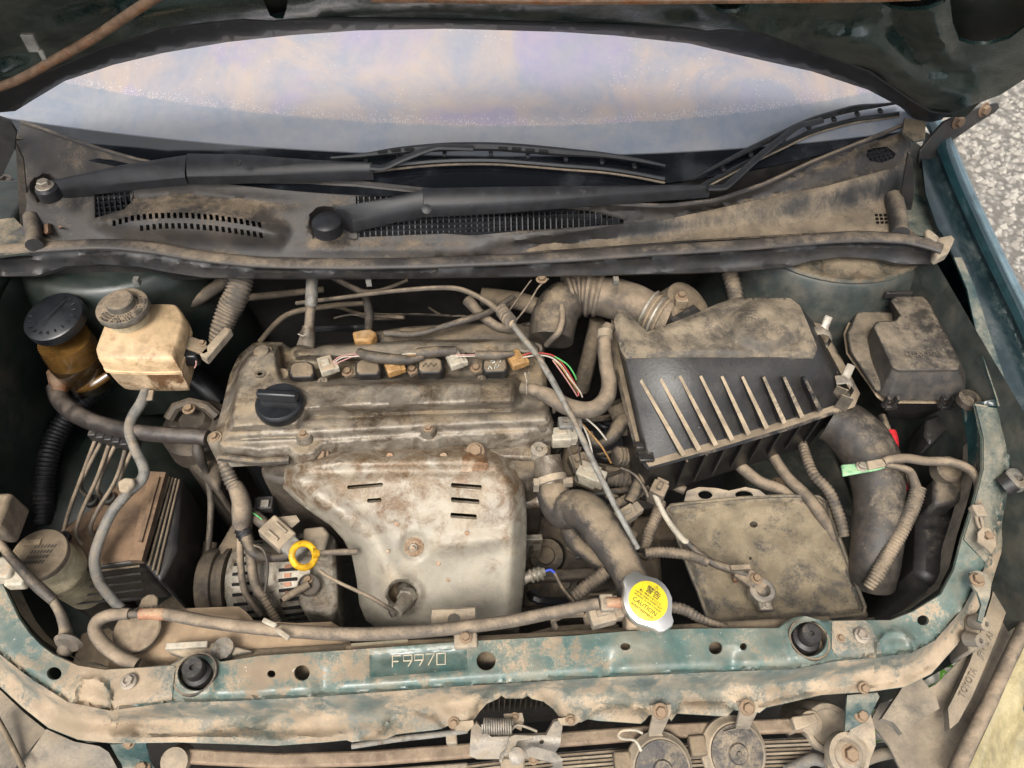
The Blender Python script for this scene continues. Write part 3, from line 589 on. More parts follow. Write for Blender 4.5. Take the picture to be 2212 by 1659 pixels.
part(B().sheet(L2+side_r+[(4000, -900), (-1800, -900)]+side_l[1:], holes_h, fn=lambda U, V: Hn(U, V, hoff(U, V)), step=16, drop=(0, .003, .003)), 'inner_panel', 'hood_inner', hood, angle=60)
_e = Hn(np.array([p[0] for p in E_], float), np.array([p[1] for p in E_], float), 0.); EX = _e[:, 0]; ET = (_e-H0)@HT+.02
b = B(); nx, nt_ = 40, 30; vs_ = []
for i in range(nx+1):
    x = -.80+1.6*i/nx; t0 = float(np.interp(x, EX, ET))
    for j in range(nt_+1): t = t0+(.95-t0)*j/nt_; vs_.append(hw(x, t, .022-.02*ss(.06, 0, t-t0)))
b.add(vs_, [(i*(nt_+1)+j, (i+1)*(nt_+1)+j, (i+1)*(nt_+1)+j+1, i*(nt_+1)+j+1) for i in range(nx) for j in range(nt_)])
part(b, 'outer_skin', 'green_dark', hood, angle=180)
# hinge on the right: arm and its bolts
hp = P(2043, 262, y=.735); hnrm = Vector((.35, -.8, .25)).normalized()
arm = [(2040, 264), (2078, 246), (2120, 232), (2156, 222), (2160, 232), (2150, 243), (2112, 266), (2078, 290), (2040, 316), (2014, 350), (1991, 366), (1984, 350), (1988, 326), (2012, 296)]
part(B().prism([Pp(u, v, hp, hnrm) for u, v in arm], -hnrm*.005), 'hinge', 'black_plastic', hood, bev=.001)
for u, v in ((2068, 262), (2124, 237)): p = Pp(u, v, hp, hnrm); bolt(hood, p, .0085, 'rust_bolt', hnrm, name='hinge_bolt')
part(B().prism([tuple(P(u, v, y=.72)) for u, v in ((-40, 240), (20, 262), (35, 285), (30, 325), (5, 380), (-40, 400))], (0, .005, 0)), 'hinge', 'black_plastic', hood)
cl = Vector(Hn(np.array([68.]), np.array([92.]), -.028)[0]); part(B().box(cl, (.014, .006, .02)).box(cl+Vector((.008, -.004, -.012)), (.006, .005, .012)), 'clip', 'hose_grey', hood, bev=.001)
part(B().tube([Vector(p) for p in Hn(np.array([p[0] for p in L2], float), np.array([p[1] for p in L2], float), -.013)], .0028, 8), 'hem_bead', 'wiper_black', hood)
rp = [Vector(Hn(np.array([float(u)]), np.array([float(v)]), -.045)[0]) for u, v in ((-90, 222), (-20, 194), (40, 172), (120, 128), (200, 83), (280, 30), (360, -22))]
solo(B().tube([Vector(p) for p in smooth([tuple(q) for q in rp], 4)], .0052, 10), 'hood_prop', 'prop_rust', 'rusty brown hood prop rod clipped across the hood underside', 'rod')
b = B().tube([Vector(Hn(np.array([float(u)]), np.array([float(v)]), -.04)[0]) for u, v in ((800, -6), (1000, -3), (1200, 0), (1500, -2), (1900, -6), (1990, -10))], .005, 8)
solo(b, 'washer_hose', 'prop_rust', 'thin brown washer hose running along the rear rib of the hood', 'hose')
# ================================================================== cowl panel
BL = [(-40, 245), (60, 270), (140, 299), (224, 327), (300, 349), (490, 387), (665, 390), (770, 397), (894, 411), (1100, 430), (1279, 441), (1384, 446), (1440, 448), (1543, 436), (1648, 401), (1753, 352), (1858, 310), (1938, 278), (2000, 252)]
FL = [(-40, 535), (20, 532), (60, 530), (120, 527), (230, 522), (330, 530), (420, 544), (560, 558), (700, 562), (900, 558), (1100, 550), (1300, 537), (1500, 522), (1700, 510), (1850, 502), (1960, 507), (2000, 514)]
WT = [(900, 548), (1100, 520), (1350, 478), (1438, 468), (1665, 420), (1788, 395), (1928, 357), (1975, 325)]
WB = [(900, 552), (1100, 535), (1350, 518), (1438, 514), (1613, 500), (1788, 478), (1910, 445), (1975, 425)]
ul = np.linspace(-40, 2000, 120); zback = Wn(ul, I(ul, BL))[:, 2]
def zcowl(U, V):
    vb, vf, vt, vw = I(U, BL), I(U, FL), I(U, WT), I(U, WB); zb = np.interp(U, ul, zback)+.004
    zl = zb+(.992-zb)*np.clip((V-vb)/(vf-vb), 0, 1)                                  # left: one smooth slope
    q = np.clip((V-vb)/(vt-vb+1e-6), 0, 1); zr = zb-.030*q
    zr = zr + (.990-zb+.030)*ss(0, 1, np.clip((V-vt)/(vw-vt+1e-6), 0, 1))            # right: shelf, wall, ledge
    z = zl+(zr-zl)*ss(1000, 1250, U)
    z += .016*ss(-26, 22, sdist(U, V, [(215, 480), (300, 452), (420, 448), (540, 462), (610, 500), (600, 520), (420, 512), (290, 505)]))
    z -= .005*np.exp(-((V-(440-20*np.exp(-((U-400)/150)**2)))/11)**2)*ss(220, 300, U)*ss(700, 560, U)   # trough behind the bulge
    z -= .022*ss(34, 20, np.hypot(U-100, (V-408)*1.1)) + .022*ss(42, 26, np.hypot(U-706, (V-482)*1.1))
    z -= .006*np.exp(-((V-vb-10)/7)**2)*ss(950, 1300, U)
    z += .003*np.exp(-((V-(560-.026*U*0-22))/8)**2)*ss(600, 700, U)*ss(1300, 1100, U)
    return z
cowl_poly = [(u, I(u, BL)) for u in (44, 60, 100, 140, 224, 300, 490, 665, 770, 894, 1100, 1279, 1384, 1440, 1500, 1543, 1600, 1648, 1700, 1753, 1800, 1858, 1900, 1938, 1958)]+[(1968, 310), (1962, 400), (1948, 452), (1962, 490), (1985, 512)]+[(u, I(u, FL)) for u in (1960, 1850, 1700, 1500, 1300, 1100, 900, 700, 560, 420, 330, 230, 120, 60, 10)]+[(14, 510), (48, 495), (58, 440), (46, 350), (34, 310)]
ventL = [(203, 402), (284, 396), (284, 436), (268, 452), (205, 471)]
ventR = [(768, 424), (900, 420), (1100, 441), (1270, 454), (1350, 474), (1346, 484), (1200, 494), (1000, 503), (772, 513)]
ventS = [(1872, 326), (1885, 320), (1915, 316), (1936, 332), (1930, 342), (1905, 352), (1880, 348), (1872, 338)]
slots = []
for row, cnt in (([(247, 482), (287, 471), (336, 466), (402, 465), (455, 469), (507, 476), (560, 486)], 25), ([(306, 493), (350, 488), (406, 488), (462, 493), (507, 499), (563, 508)], 20)):
    for i in range(cnt):
        u = row[0][0]+(row[-1][0]-row[0][0])*i/(cnt-1); v = float(I(u, row)); k = (u-400)/160*2.5
        slots.append([(u-4.2, v-6.2), (u+3.0, v-6.2), (u+4.6+k*.5, v+6), (u-3.0+k*.5, v+6)])
mini = [[(1889+9.5*i+1.5*j, 462+8*j), (1896+9.5*i+1.5*j, 462+8*j), (1897+9.5*i+1.5*j, 467.5+8*j), (1890+9.5*i+1.5*j, 467.5+8*j)] for i in range(4) for j in range(3)]
cowl = thing('cowl_panel', 'dusty black plastic cowl panel with vents below the windshield', 'cowl', (0, .6, .98))
part(B().sheet(cowl_poly, [ventL, ventR, ventS]+slots+mini, zcowl, step=9, drop=(0, .003, -.004)), 'panel', 'cowl_plastic', cowl, angle=60)
wallp = [(1120, 546)]+[(u, I(u, WT)+6) for u in (1230, 1350, 1438, 1550, 1665, 1788, 1928)]+[(1960, 345), (1960, 400), (1944, 440)]+[(u, I(u, FL)-4) for u in (1950, 1850, 1700, 1500, 1300, 1200)]
part(B().sheet(wallp, mini, lambda U, V: zcowl(U, V)+.0012, step=9, drop=None), 'dusty_wall', 'cowl_wall', cowl, angle=60)
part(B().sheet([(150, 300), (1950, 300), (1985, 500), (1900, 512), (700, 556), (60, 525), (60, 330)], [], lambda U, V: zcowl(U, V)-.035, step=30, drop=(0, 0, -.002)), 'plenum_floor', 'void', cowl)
def grille(poly, du, dv, slope, name, r=.0011, skew=0., dep=.014):
    b = B(); a = np.array(poly); u0, u1, v0, v1 = a[:, 0].min(), a[:, 0].max(), a[:, 1].min(), a[:, 1].max()
    def clip(line):
        L_ = np.array(line); q = sdist(L_[:, 0], L_[:, 1], poly) > -1.5; runs = []; cur = []
        for ok, p in zip(q, L_):
            if ok: cur.append(p)
            elif cur: runs.append(cur); cur = []
        if cur: runs.append(cur)
        for rn in runs:
            if len(rn) < 2: continue
            e = [rn[0], rn[-1]] if len(rn) < 14 else [rn[0], rn[len(rn)//2], rn[-1]]
            top = [P(p[0], p[1], float(zcowl(np.array([p[0]]), np.array([p[1]]))[0])-.001) for p in e]
            for A_, C_ in zip(top, top[1:]):
                X = (C_-A_); Y = X.cross(Vector((0, 0, 1))).normalized(); b.box((A_+C_)/2-Vector((0, 0, dep/2)), (X.length, r*1.6, dep), (X.normalized(), Y, Vector((0, 0, 1))))
    u = u0-80
    while u < u1+80: clip([(u+skew*(v-v0), v) for v in np.linspace(v0, v1, 60)]); u += du
    v = v0-120
    while v < v1+120: clip([(uu, v+slope*(uu-u0)) for uu in np.linspace(u0, u1, 120)]); v += dv
    return part(b, name, 'wiper_black', cowl, angle=30)
grille(ventL, 12, 11.5, -.08, 'vent_grille', skew=.12); grille(ventR, 12.2, 11, -.028, 'vent_grille', skew=.02); grille(ventS, 11, 9, -.25, 'vent_grille', skew=.6)
part(B().sheet([(752, 430), (768, 424), (772, 513), (765, 516), (752, 512)], [], lambda U, V: zcowl(U, V)+.002, step=10), 'vent_frame', 'cowl_plastic', cowl)
# torn foam and leaf in the left corner
b = B(); p = P(105, 494, 1.01); b.sheet([(88, 488), (105, 482), (135, 489), (120, 494), (118, 500), (100, 505), (90, 500)], [], lambda U, V: 1.006+.01*np.sin(U*.2), step=5, drop=(0, 0, -.001))
solo(b, 'dead_leaf', 'prop_rust', 'curled brown dead leaf lying in the corner of the cowl', 'leaf')
# seal along the windshield side of the cowl
sl = B(); pts = [W1(u, I(u, BL)+1)+Vector((0, -.002, .005)) for u in np.linspace(52, 1945, 70)]
part(sl.tube(pts, .0035, 8), 'glass_seal', 'rubber_seal', cowl)
# ends of the cowl: upright rubber flaps
part(B().prism([tuple(P(u, v, y=.66)) for u, v in ((34, 312), (50, 345), (58, 430), (55, 500), (46, 520), (40, 430))], (0, .004, 0)), 'end_flap', 'hose_black', cowl)
part(B().prism([tuple(P(u, v, y=.63)) for u, v in ((1962, 330), (1972, 345), (1975, 420), (1965, 470), (1955, 475), (1945, 430), (1955, 370))], (0, .004, 0)), 'end_flap', 'black_plastic', cowl)
part(B().tube([P(u, v, 1.01) for u, v in ((68, 470), (72, 500), (74, 530))], .012, 10), 'drain_boss', 'cowl_wall', cowl)
part(B().tube([P(u, v, 1.0) for u, v in ((1930, 425), (1938, 460), (1945, 505))], .014, 10), 'drain_boss', 'cowl_wall', cowl)
# rubber hood seal and the strip in front of it
hs_ = [(u, v+8, .998, 33) for u, v in ((-60, 530), (0, 531), (60, 528), (120, 524), (230, 520), (330, 528), (420, 543), (500, 553), (600, 560), (800, 562), (1000, 557), (1200, 548), (1400, 534), (1600, 522), (1750, 510), (1850, 504), (1950, 508), (2005, 520), (2035, 530))]
hose('hood_seal', 'long dusty black rubber seal running along the front of the cowl', 'seal', hs_, 'rubber_seal', seg=14, n=8, flat=.42)
clp = thing('seal_clip', 'tan dust covered end clip holding the rubber hood seal', 'clip', P(2040, 540, .985))
part(B().prism([tuple(P(u, v, .995)) for u, v in ((2026, 512), (2056, 506), (2064, 516), (2050, 545), (2028, 556), (2020, 548))], (0, 0, -.018)), 'body', 'bracket_tan', clp, bev=.003)
part(B().prism([tuple(P(u, v, 1.004)) for u, v in ((1998, 497), (2008, 494), (2030, 512), (2024, 522), (2002, 508))], (0, 0, -.008)), 'prong', 'bracket_tan', clp, bev=.002)
low = [(2015, 571), (1945, 570), (1893, 559), (1823, 554), (1753, 563), (1704, 577), (1613, 585), (1508, 589), (1174, 596), (770, 601), (532, 601), (437, 599), (367, 589), (297, 575), (210, 570), (140, 575), (77, 596), (0, 597), (-60, 598)]
upp = [(u, float(I(u, FL))+14) for u in (-60, 60, 230, 420, 560, 700, 1100, 1500, 1850, 2000)]+[(2022, 545)]
def zstrip(U, V):
    vt = I(U, FL)+14; return .990-.034*np.clip((V-vt)/45, 0, 1)+.006*np.exp(-((V-vt-16)/5)**2)
part(B().sheet(upp+low, [], zstrip, step=9, drop=(0, .01, -.012)), 'cowl_front_strip', 'strip_black', angle=50)
part(B().box((0, .60, .93), (1.36, .03, .035)), 'cowl_crossmember', 'black_plastic')
for u in (296, 797, 1330): part(B().box(P(u*.353+719*.65 if u < 0 else u, 608, .955), (.008, .01, .012)), 'strip_clip', 'hose_grey')

# ================================================================== wipers
def wiper(label, armpts, rod, blade, piv, elbow, slots_u, tip_gap):
    w_ = thing('wiper', label, 'wiper', piv, 'windshield wipers')
    def seg_(pts, name, mat='wiper_black'):       # pts: (u_top, v_top, u_bot, v_bot, lift)
        up_, lo = [], []
        for ut, vt, ub, vb_, lift in pts:
            up_.append(base(ut, vt, lift)); lo.append(base(ub, vb_, lift-.002))
        n = len(pts); vs2 = []
        for a, c in zip(up_, lo):
            m = (a+c)/2+Vector((0, -.003, .006)); vs2.append([a, m+(a-m)*.55, m+(c-m)*.6, c, c-Vector((0, .0, .014)), a-Vector((0, 0, .010))])
        return part(B().loft(vs2), name, mat, w_, angle=35, bev=.0008)
    def base(u, v, lift):
        q = W1(u, v) if v < I(u, BL) else P(u, v, float(zcowl(np.array([float(u)]), np.array([float(v)]))[0])); d = (Vector(CAM)-q).normalized(); return q+d*lift
    seg_(armpts[0], 'arm_base'); a = seg_(armpts[1], 'arm'); 
    p = [base(*q) for q in rod]; part(B().tube([Vector(q) for q in smooth([tuple(x) for x in p], 3)], .0062, 8, flat=.6), 'arm_rod', 'wiper_black', w_)
    # blade: back frame, rubber, bridges
    q = [base(u, v, .030) for u, v, _ in blade]; ws_ = [s_ for _, _, s_ in blade]
    def ribbon(pts, half, dz, th, name, mat, n=5):
        sp = smooth([(*p_, s_) for p_, s_ in zip(pts, half)], n); vs2 = []
        for i, x in enumerate(sp):
            c = Vector(x[:3])+dz; t = Vector(sp[min(i+1, len(sp)-1)][:3])-Vector(sp[max(i-1, 0)][:3]); vw = (Vector(CAM)-c).normalized(); sd2 = t.cross(vw).normalized()*x[3]
            vs2.append([c+sd2, c+sd2*.5+vw*th, c-sd2*.5+vw*th, c-sd2, c-sd2-vw*th*1.5, c+sd2-vw*th*1.5])
        return part(B().loft(vs2), name, mat, w_, angle=35)
    ribbon(q, [s_*.00034 for s_ in ws_], Vector((0, 0, .004)), .003, 'blade_frame', 'wiper_black')
    dn = Vector((0, -.009, -.009)) if tip_gap == 0 else Vector((.003, -.007, -.008))
    q2 = [a_+dn for a_ in q]; ext = (q2[-1]-q2[-2]); q2[-1] = q2[-1]+ext*.02
    ribbon(q2, [.0035]*len(q2), Vector((0, 0, -.004)), .002, 'rubber', 'black_clean'); ribbon([a_+dn*.45 for a_ in q2], [.0016]*len(q2), Vector((0, 0, -.004)), .001, 'squeegee', 'hose_tan')
    for i in range(1, len(q)-1): part(B().box(q[i]+dn*.5, (.006, .010, .005)), 'yoke', 'wiper_black', w_, bev=.001)
    for u, v in slots_u:      # dark slots through the frame
        c = base(u, v, .038); e = (base(u+10, v+slots_slope(blade, u)*10, .038)-c).normalized(); n = (Vector(CAM)-c).normalized(); part(B().box(c+Vector((0, 0, .0035)), (.0135, .0042, .002), (e, n.cross(e).normalized(), n)), 'frame_slot', 'void', w_, bev=.0009)
    return w_
def slots_slope(bl_, u):
    a = np.array(bl_)[:, :2]; return float((np.interp(u+8, a[:, 0], a[:, 1])-np.interp(u-8, a[:, 0], a[:, 1]))/16)
blA = [(715, 346, 4), (790, 340, 9), (860, 331, 15), (960, 323, 18), (1060, 322, 18), (1140, 327, 19), (1222, 334, 17), (1300, 340, 13), (1370, 350, 10), (1436, 363, 6)]
wl = wiper('long black wiper whose round bolted pivot is near the slotted cowl vents', [[(105, 388, 100, 418, .022), (130, 385, 128, 414, .028), (260, 356, 262, 396, .03), (404, 334, 400, 383, .034)], [(404, 331, 403, 382, .036), (520, 333, 520, 380, .038), (680, 345, 690, 376, .036), (804, 350, 806, 372, .034)]],
       [(800, 361, .036), (830, 362, .036), (870, 344, .042), (935, 320, .046), (970, 318, .046), (1022, 320, .044)], blA, P(97, 402, 1.06), (405, 360), [(826, 332), (855, 329), (884, 327), (1087, 325), (1116, 326), (1145, 329), (1174, 331)], 0)
q = P(97, 402, 1.075); part(B().lathe([(.0155, -.02), (.0155, -.004), (.012, 0)], q, seg=20), 'pivot', 'wiper_black', wl); bolt(wl, q, .0085, 'steel_bolt')
blB = [(1500, 388, 5), (1560, 357, 10), (1620, 326, 12), (1690, 293, 15), (1745, 267, 14), (1800, 250, 14), (1850, 238, 15), (1900, 232, 9), (1942, 226, 6)]
wr = wiper('long black wiper with capped pivot crossing above the wide mesh vent', [[(722, 448, 728, 494, .022), (760, 441, 762, 486, .024), (850, 424, 850, 466, .026), (918, 408, 926, 452, .028)], [(912, 406, 916, 454, .030), (1060, 403, 1070, 446, .030), (1280, 401, 1300, 428, .030), (1530, 398, 1536, 411, .030)]],
       [(1528, 406, .034), (1560, 405, .036), (1576, 396, .038), (1640, 338, .044), (1720, 275, .05), (1745, 268, .05), (1775, 260, .05)], blB, P(706, 478, 1.04), (920, 432), [(1651, 310), (1677, 299), (1821, 246), (1839, 242), (1854, 237)], 1)
q = P(704, 474, 1.062); part(B().lathe([(.021, -.022), (.021, -.004), (.017, 0), (0, .002)], q, seg=26), 'pivot_cap', 'wiper_black', wr)
part(B().lathe([(.007, 0), (.007, .004), (.003, .005)], P(922, 453, 1.085), seg=14, ax=(0, -.6, .8)), 'hinge_pin', 'wiper_black', wr)
part(B().lathe([(.005, 0), (.005, .002), (.003, .002), (.0028, .001)], P(515, 351, 1.118), seg=14, ax=(0, -.5, .85)), 'rivet', 'wiper_black', wl)
# ================================================================== engine
eng = thing('engine', 'dirty four cylinder engine with aluminium valve cover in the middle of the bay', 'engine', (-.15, .3, .3))
def ep(b, name, mat, **kw): return part(b, name, mat, eng, **kw)
def pb(poly, z0, z1, name, mat, parent, bev=.004, k=1.): return part(pbox(B(), poly, z0, z1, k), name, mat, parent, bev=bev)
# block and head below the cover
ep(B().box((-.14, .35, .62), (.42, .13, .32)), 'block', 'block_dirty', bev=.01)
ep(pbox(B(), [(560, 1000), (1180, 965), (1185, 1000), (1150, 1030), (600, 1040), (565, 1030)], .79, .55), 'cylinder_head', 'block_dirty', bev=.008)
vc = [(546, 741), (575, 738), (609, 739), (628, 752), (640, 748), (900, 730), (1150, 727), (1172, 745), (1180, 800), (1184, 860), (1188, 888), (1196, 912), (1194, 934), (1160, 938), (1140, 945), (960, 952), (940, 962), (912, 962), (900, 954), (700, 968), (680, 990), (640, 992), (620, 975), (560, 982), (478, 972), (460, 958), (458, 938), (470, 915), (482, 870), (496, 810), (515, 768)]
v_left = [(548, 748), (606, 745), (610, 790), (618, 812), (650, 822), (668, 850), (668, 900), (645, 930), (490, 936), (492, 890), (506, 815), (528, 765)]
v_ridge = [(600, 820), (690, 814), (1112, 811), (1126, 822), (1129, 865), (1110, 886), (900, 892), (700, 900), (610, 905)]
v_rear = [(634, 756), (700, 742), (900, 733), (1145, 730), (1168, 750), (1166, 768), (900, 774), (700, 778), (640, 775)]
v_step = [(490, 900), (640, 905), (900, 893), (1110, 888), (1184, 884), (1188, 915), (900, 928), (660, 942), (485, 948)]
def zvc(U, V):
    z = .838+0*U
    z += .044*ss(-5, 16, sdist(U, V, v_left)); z = np.maximum(z, .838+.046*ss(-4, 22, sdist(U, V, v_ridge))); z = np.maximum(z, .838+.036*ss(-3, 9, sdist(U, V, v_rear)))
    z = np.maximum(z, .838+.018*ss(-10, 10, sdist(U, V, v_step)))
    z -= .010*ss(12, 0, sdist(U, V, vc))
    for u0, v0, u1, v1 in ((660, 880, 800, 868), (665, 905, 820, 893)): z += .004*np.exp(-(sdist(U, V, [(u0, v0), (u1, v1)], False)/7)**2)
    return z
vcov = ep(B().sheet(vc, [], zvc, step=5, drop=(0, 0, -.035)), 'valve_cover', 'alu_dirty', angle=70)
# flange rim, bosses and bolts of the cover
for u, v, zz in ((463, 944, .842), (655, 938, .852), (925, 925, .850), (1172, 905, .848), (1156, 752, .85), (564, 757, .884), (607, 808, .866)):
    p = P(u, v, zz); r = 17*S(p)
    part(B().lathe([(r*1.15, -.045), (r*1.05, -.012), (r, -.003), (r*.9, .0), (0, 0)], p, seg=18), 'bolt_boss', 'alu_dirty', eng)
    if v > 880: bolt(eng, p, 7.5*S(p), 'rust_bolt')
for u, v in ((577, 757), (562, 808), (697, 824), (1040, 820)): p = P(u, v, float(zvc(np.array([float(u)]), np.array([float(v)]))[0])+.001); part(B().lathe([(.008, -.004), (.0075, .0015), (.004, .0018), (.0035, -.001)], p, seg=16), 'dowel', 'alu_dirty', eng)
pts = [P(u, v+10, .822) for u, v in ((475, 978), (560, 988), (625, 984))]; part(B().tube(pts, .006, 8), 'gasket', 'hose_black', eng)
pts = [P(u, v, .80) for u, v in ((690, 985), (900, 968), (1120, 955), (1190, 950))]; part(B().tube(pts, .010, 8), 'gasket', 'block_dirty', eng)
b = B()                                                   # cast web below the cover
for i in range(34):
    u = 700+i*13.5; b.box(P(u, 962-.03*(u-700), .80), (.0022, .01, .03))
for k in range(3): b.tube([P(700, 958+k*9, .80-.004*k), P(1160, 944+k*9, .80-.004*k)], .0012, 5)
part(b, 'cast_web', 'alu_dirty', eng)
ep(B().box(P(532, 990, .80), (.05, .02, .018)), 'lifting_lug', 'alu_light', bev=.003)
ep(B().lathe([(.014, -.006), (.014, .004), (.006, .004), (.005, -.004)], P(643, 983, .815), ax=(0, -1, .4), seg=18), 'lifting_eye', 'alu_dirty')
pb([(1020, 955), (1175, 945), (1190, 955), (1190, 985), (1165, 990), (1020, 985)], .80, .77, 'coolant_neck_housing', 'alu_dirty', eng)
ep(B().lathe([(.013, -.02), (.013, .0), (.006, .001), (.005, -.006)], P(1165, 970, .815), seg=18), 'sensor_boss', 'alu_light')
ep(B().box(P(1147, 1180, .60), (.035, .01, .07)), 'number_plate', 'alu_light', bev=.001)
text('1617586', .010, P(1147, 1180, .605)+Vector((0, -.007, 0)), (0, 0, 1), (-1, 0, 0), 'grey_letter', eng, 'engine_number')
ep(B().tube([P(1120, 1085, .70), P(1165, 1082, .70)], .011, 12), 'water_pipe', 'alu_light')
pb([(1120, 1100), (1260, 1090), (1420, 1080), (1440, 1330), (1130, 1340)], .50, .30, 'gearbox', 'block_dirty', eng, .012)
for (u, v, zz, r) in ((1180, 1200, .53, .03), (1250, 1170, .52, .026), (1330, 1120, .54, .03), (1390, 1060, .58, .034), (1300, 1020, .62, .03), (1220, 1260, .52, .022), (1400, 1180, .52, .024)):
    ep(B().lathe([(r*1.2, -.08), (r*1.1, -.02), (r, 0), (r*.55, .004), (r*.5, .012), (0, .013)], P(u, v, zz), ax=(random.uniform(-.4, .4), -.4, 1), seg=18), 'casting_boss', 'block_dirty')
for y0, z0 in ((.16, .5), (.20, .56)): ep(B().box((.12, y0, z0), (.18, .02, .02)), 'casting_rib', 'block_dirty', bev=.005)
# timing side, mounts left of the cover
pb([(380, 900), (470, 880), (480, 1000), (470, 1060), (400, 1000), (385, 960)], .74, .45, 'timing_cover', 'block_dirty', eng, .01)
mt = thing('engine_mount', 'dark cast engine mount with tan bolt beside the brake pipes', 'mount', P(420, 960, .70))
part(B().lathe([(.055, -.05), (.055, -.01), (.045, 0), (.028, .002), (.02, .012)], P(420, 915, .775), seg=24), 'bushing', 'block_dirty', mt); bolt_px(mt, 408, 884, .805, 24)
part(B().tube([P(365, 905, .79), P(380, 880, .80), P(410, 870, .80), P(445, 878, .79), P(470, 900, .78)], .009, 8), 'bracket', 'block_dirty', mt)
part(B().prism([tuple(P(u, v, .77)) for u, v in ((360, 900), (390, 905), (440, 930), (462, 955), (440, 975), (400, 940))], (0, 0, -.015)), 'arm', 'alu_dirty', mt, bev=.003)
# oil cap
p = P(603, 868, .897); oc = thing('oil_filler_cap', 'round black oil filler cap with a raised grip on the valve cover', 'cap', p)
part(B().lathe([(.034, -.014), (.035, -.006), (.034, 0), (.031, .003), (.0, .003)], p, seg=36), 'disc', 'black_clean', oc)
ax_ = Vector((1, -.12, 0)).normalized(); part(B().box(p+Vector((0, .003, .010)), (.058, .011, .018), (ax_, Vector((.12, 1, 0)).normalized(), Vector((0, 0, 1)))), 'grip', 'black_clean', oc, bev=.003)
# coils
COILS = [((651, 800), (606, 808), (705, 790), 'white_plug'), ((794, 794), (750, 804), (846, 788), 'orange_plug'), ((929, 790), (890, 799), (982, 777), 'white_plug'), ((1069, 788), (1028, 796), (1114, 777), 'orange_plug')]
CL = ['ignition coil next to the oil cap side of the valve cover, white plug', 'ignition coil with dusty round top and half hidden orange plug', 'ignition coil with scratched top and white plug', 'ignition coil with white painted marks and orange plug']
for (c, bo, pl, mt_), lb in zip(COILS, CL):
    p = P(c[0], c[1], .868); t = thing('ignition_coil', lb, 'ignition coil', P(c[0], c[1], .84), 'ignition coils on the valve cover')
    oct_ = [(-28, 8), (-27, -10), (-18, -19), (14, -21), (27, -14), (29, 6), (22, 14), (-20, 15)]
    part(pbox(B(), [(c[0]+a, c[1]+q) for a, q in oct_], .872, .842), 'housing', 'black_plastic', t, bev=.003)
    part(pbox(B(), [(c[0]+a*.86, c[1]-1+q*.86) for a, q in oct_], .8738, .870), 'top', 'tan_dark', t, bev=.002)
    part(pbox(B(), [(bo[0]-13, bo[1]-5), (bo[0]-6, bo[1]-12), (c[0]-24, c[1]-4), (c[0]-22, c[1]+13), (bo[0]-4, bo[1]+11)], .856, .849), 'bolt_lug', 'tan_dark', t, bev=.001)
    bolt_px(t, bo[0], bo[1], .857, 22, mat='rust_bolt')
    X = Vector((1, .35, 0)).normalized(); Y = Vector((-.35, 1, 0)).normalized(); Z = Vector((0, 0, 1)); q = P(pl[0], pl[1], .876)
    if mt_ == 'orange_plug' and c[0] < 900: q = P(pl[0]+2, pl[1]+4, .870)
    cn = part(B().box(q, (.022, .030, .014), (X, Y, Z)), 'connector', mt_, t, bev=.002)
    part(B().box(q+Z*.008, (.012, .012, .004), (X, Y, Z)).box(q+X*.012-Y*.006, (.010, .018, .010), (X, Y, Z)), 'latch', mt_, cn, bev=.001)
def scrawl(t, pts, mat, r=.0009):
    for ln in pts: part(B().tube([P(u, v, .876) for u, v in ln], r, 5), 'paint_mark', mat, t)
c4 = [o for o in COL.objects if o.get('label') == CL[3]][0]
scrawl(c4, [[(1055, 797), (1058, 790), (1063, 797)], [(1068, 796), (1071, 786), (1074, 796), (1078, 788)], [(1060, 780), (1066, 777), (1069, 782), (1063, 784)], [(1074, 778), (1082, 775), (1080, 782)]], 'scratch_white')
c3 = [o for o in COL.objects if o.get('label') == CL[2]][0]
scrawl(c3, [[(913, 792), (920, 784), (924, 793), (931, 784), (936, 792), (943, 785)]], 'grey_letter', .0007)
# wiring along the coils
hose('wiring_loom', 'taped black wiring sleeve lying across the second ignition coil', 'wiring', [(775, 762, .885, 22), (800, 770, .888, 25), (850, 776, .886, 24), (890, 777, .884, 18), (915, 770, .884, 12)], 'hose_black')
hose('wiring_loom', 'taped wiring sleeve behind the coil with scratched top', 'wiring', [(900, 763, .886, 22), (940, 760, .888, 24), (985, 758, .886, 20)], 'hose_black')
hose('wiring_loom', 'taped wiring sleeve behind the coil with painted marks', 'wiring', [(1027, 766, .886, 18), (1070, 768, .886, 20), (1110, 764, .886, 14)], 'hose_black')
def wires(label, paths, z, cols, w_=2.6):
    t = thing('wire_bundle', label, 'wires', P(paths[0][0][0], paths[0][0][1], z))
    for pth, c in zip(paths, cols): part(hose_b([(u, v, z+dz, w_) for u, v, dz in pth], seg=6), 'wire', c, t)
wires('thin pink and white wires feeding the plug nearest the oil cap', [[(718, 783, -.004), (735, 770, .004), (765, 765, .005), (785, 766, 0)], [(720, 785, -.004), (740, 772, .004), (768, 770, .005), (785, 770, 0)], [(722, 787, -.004), (745, 777, .004), (770, 768, .004), (786, 772, 0)]], .885, ['wire_pink', 'wire_white', 'wire_pink'])
wires('orange and white wires between the two middle wiring sleeves', [[(868, 766, 0), (885, 764, .003), (903, 764, 0)], [(868, 769, 0), (885, 767, .003), (903, 767, 0)], [(985, 766, 0), (1005, 767, .003), (1028, 766, 0)], [(985, 769, 0), (1005, 770, .003), (1028, 769, 0)]], .886, ['wire_white', 'orange_plug', 'wire_pink', 'wire_white'])
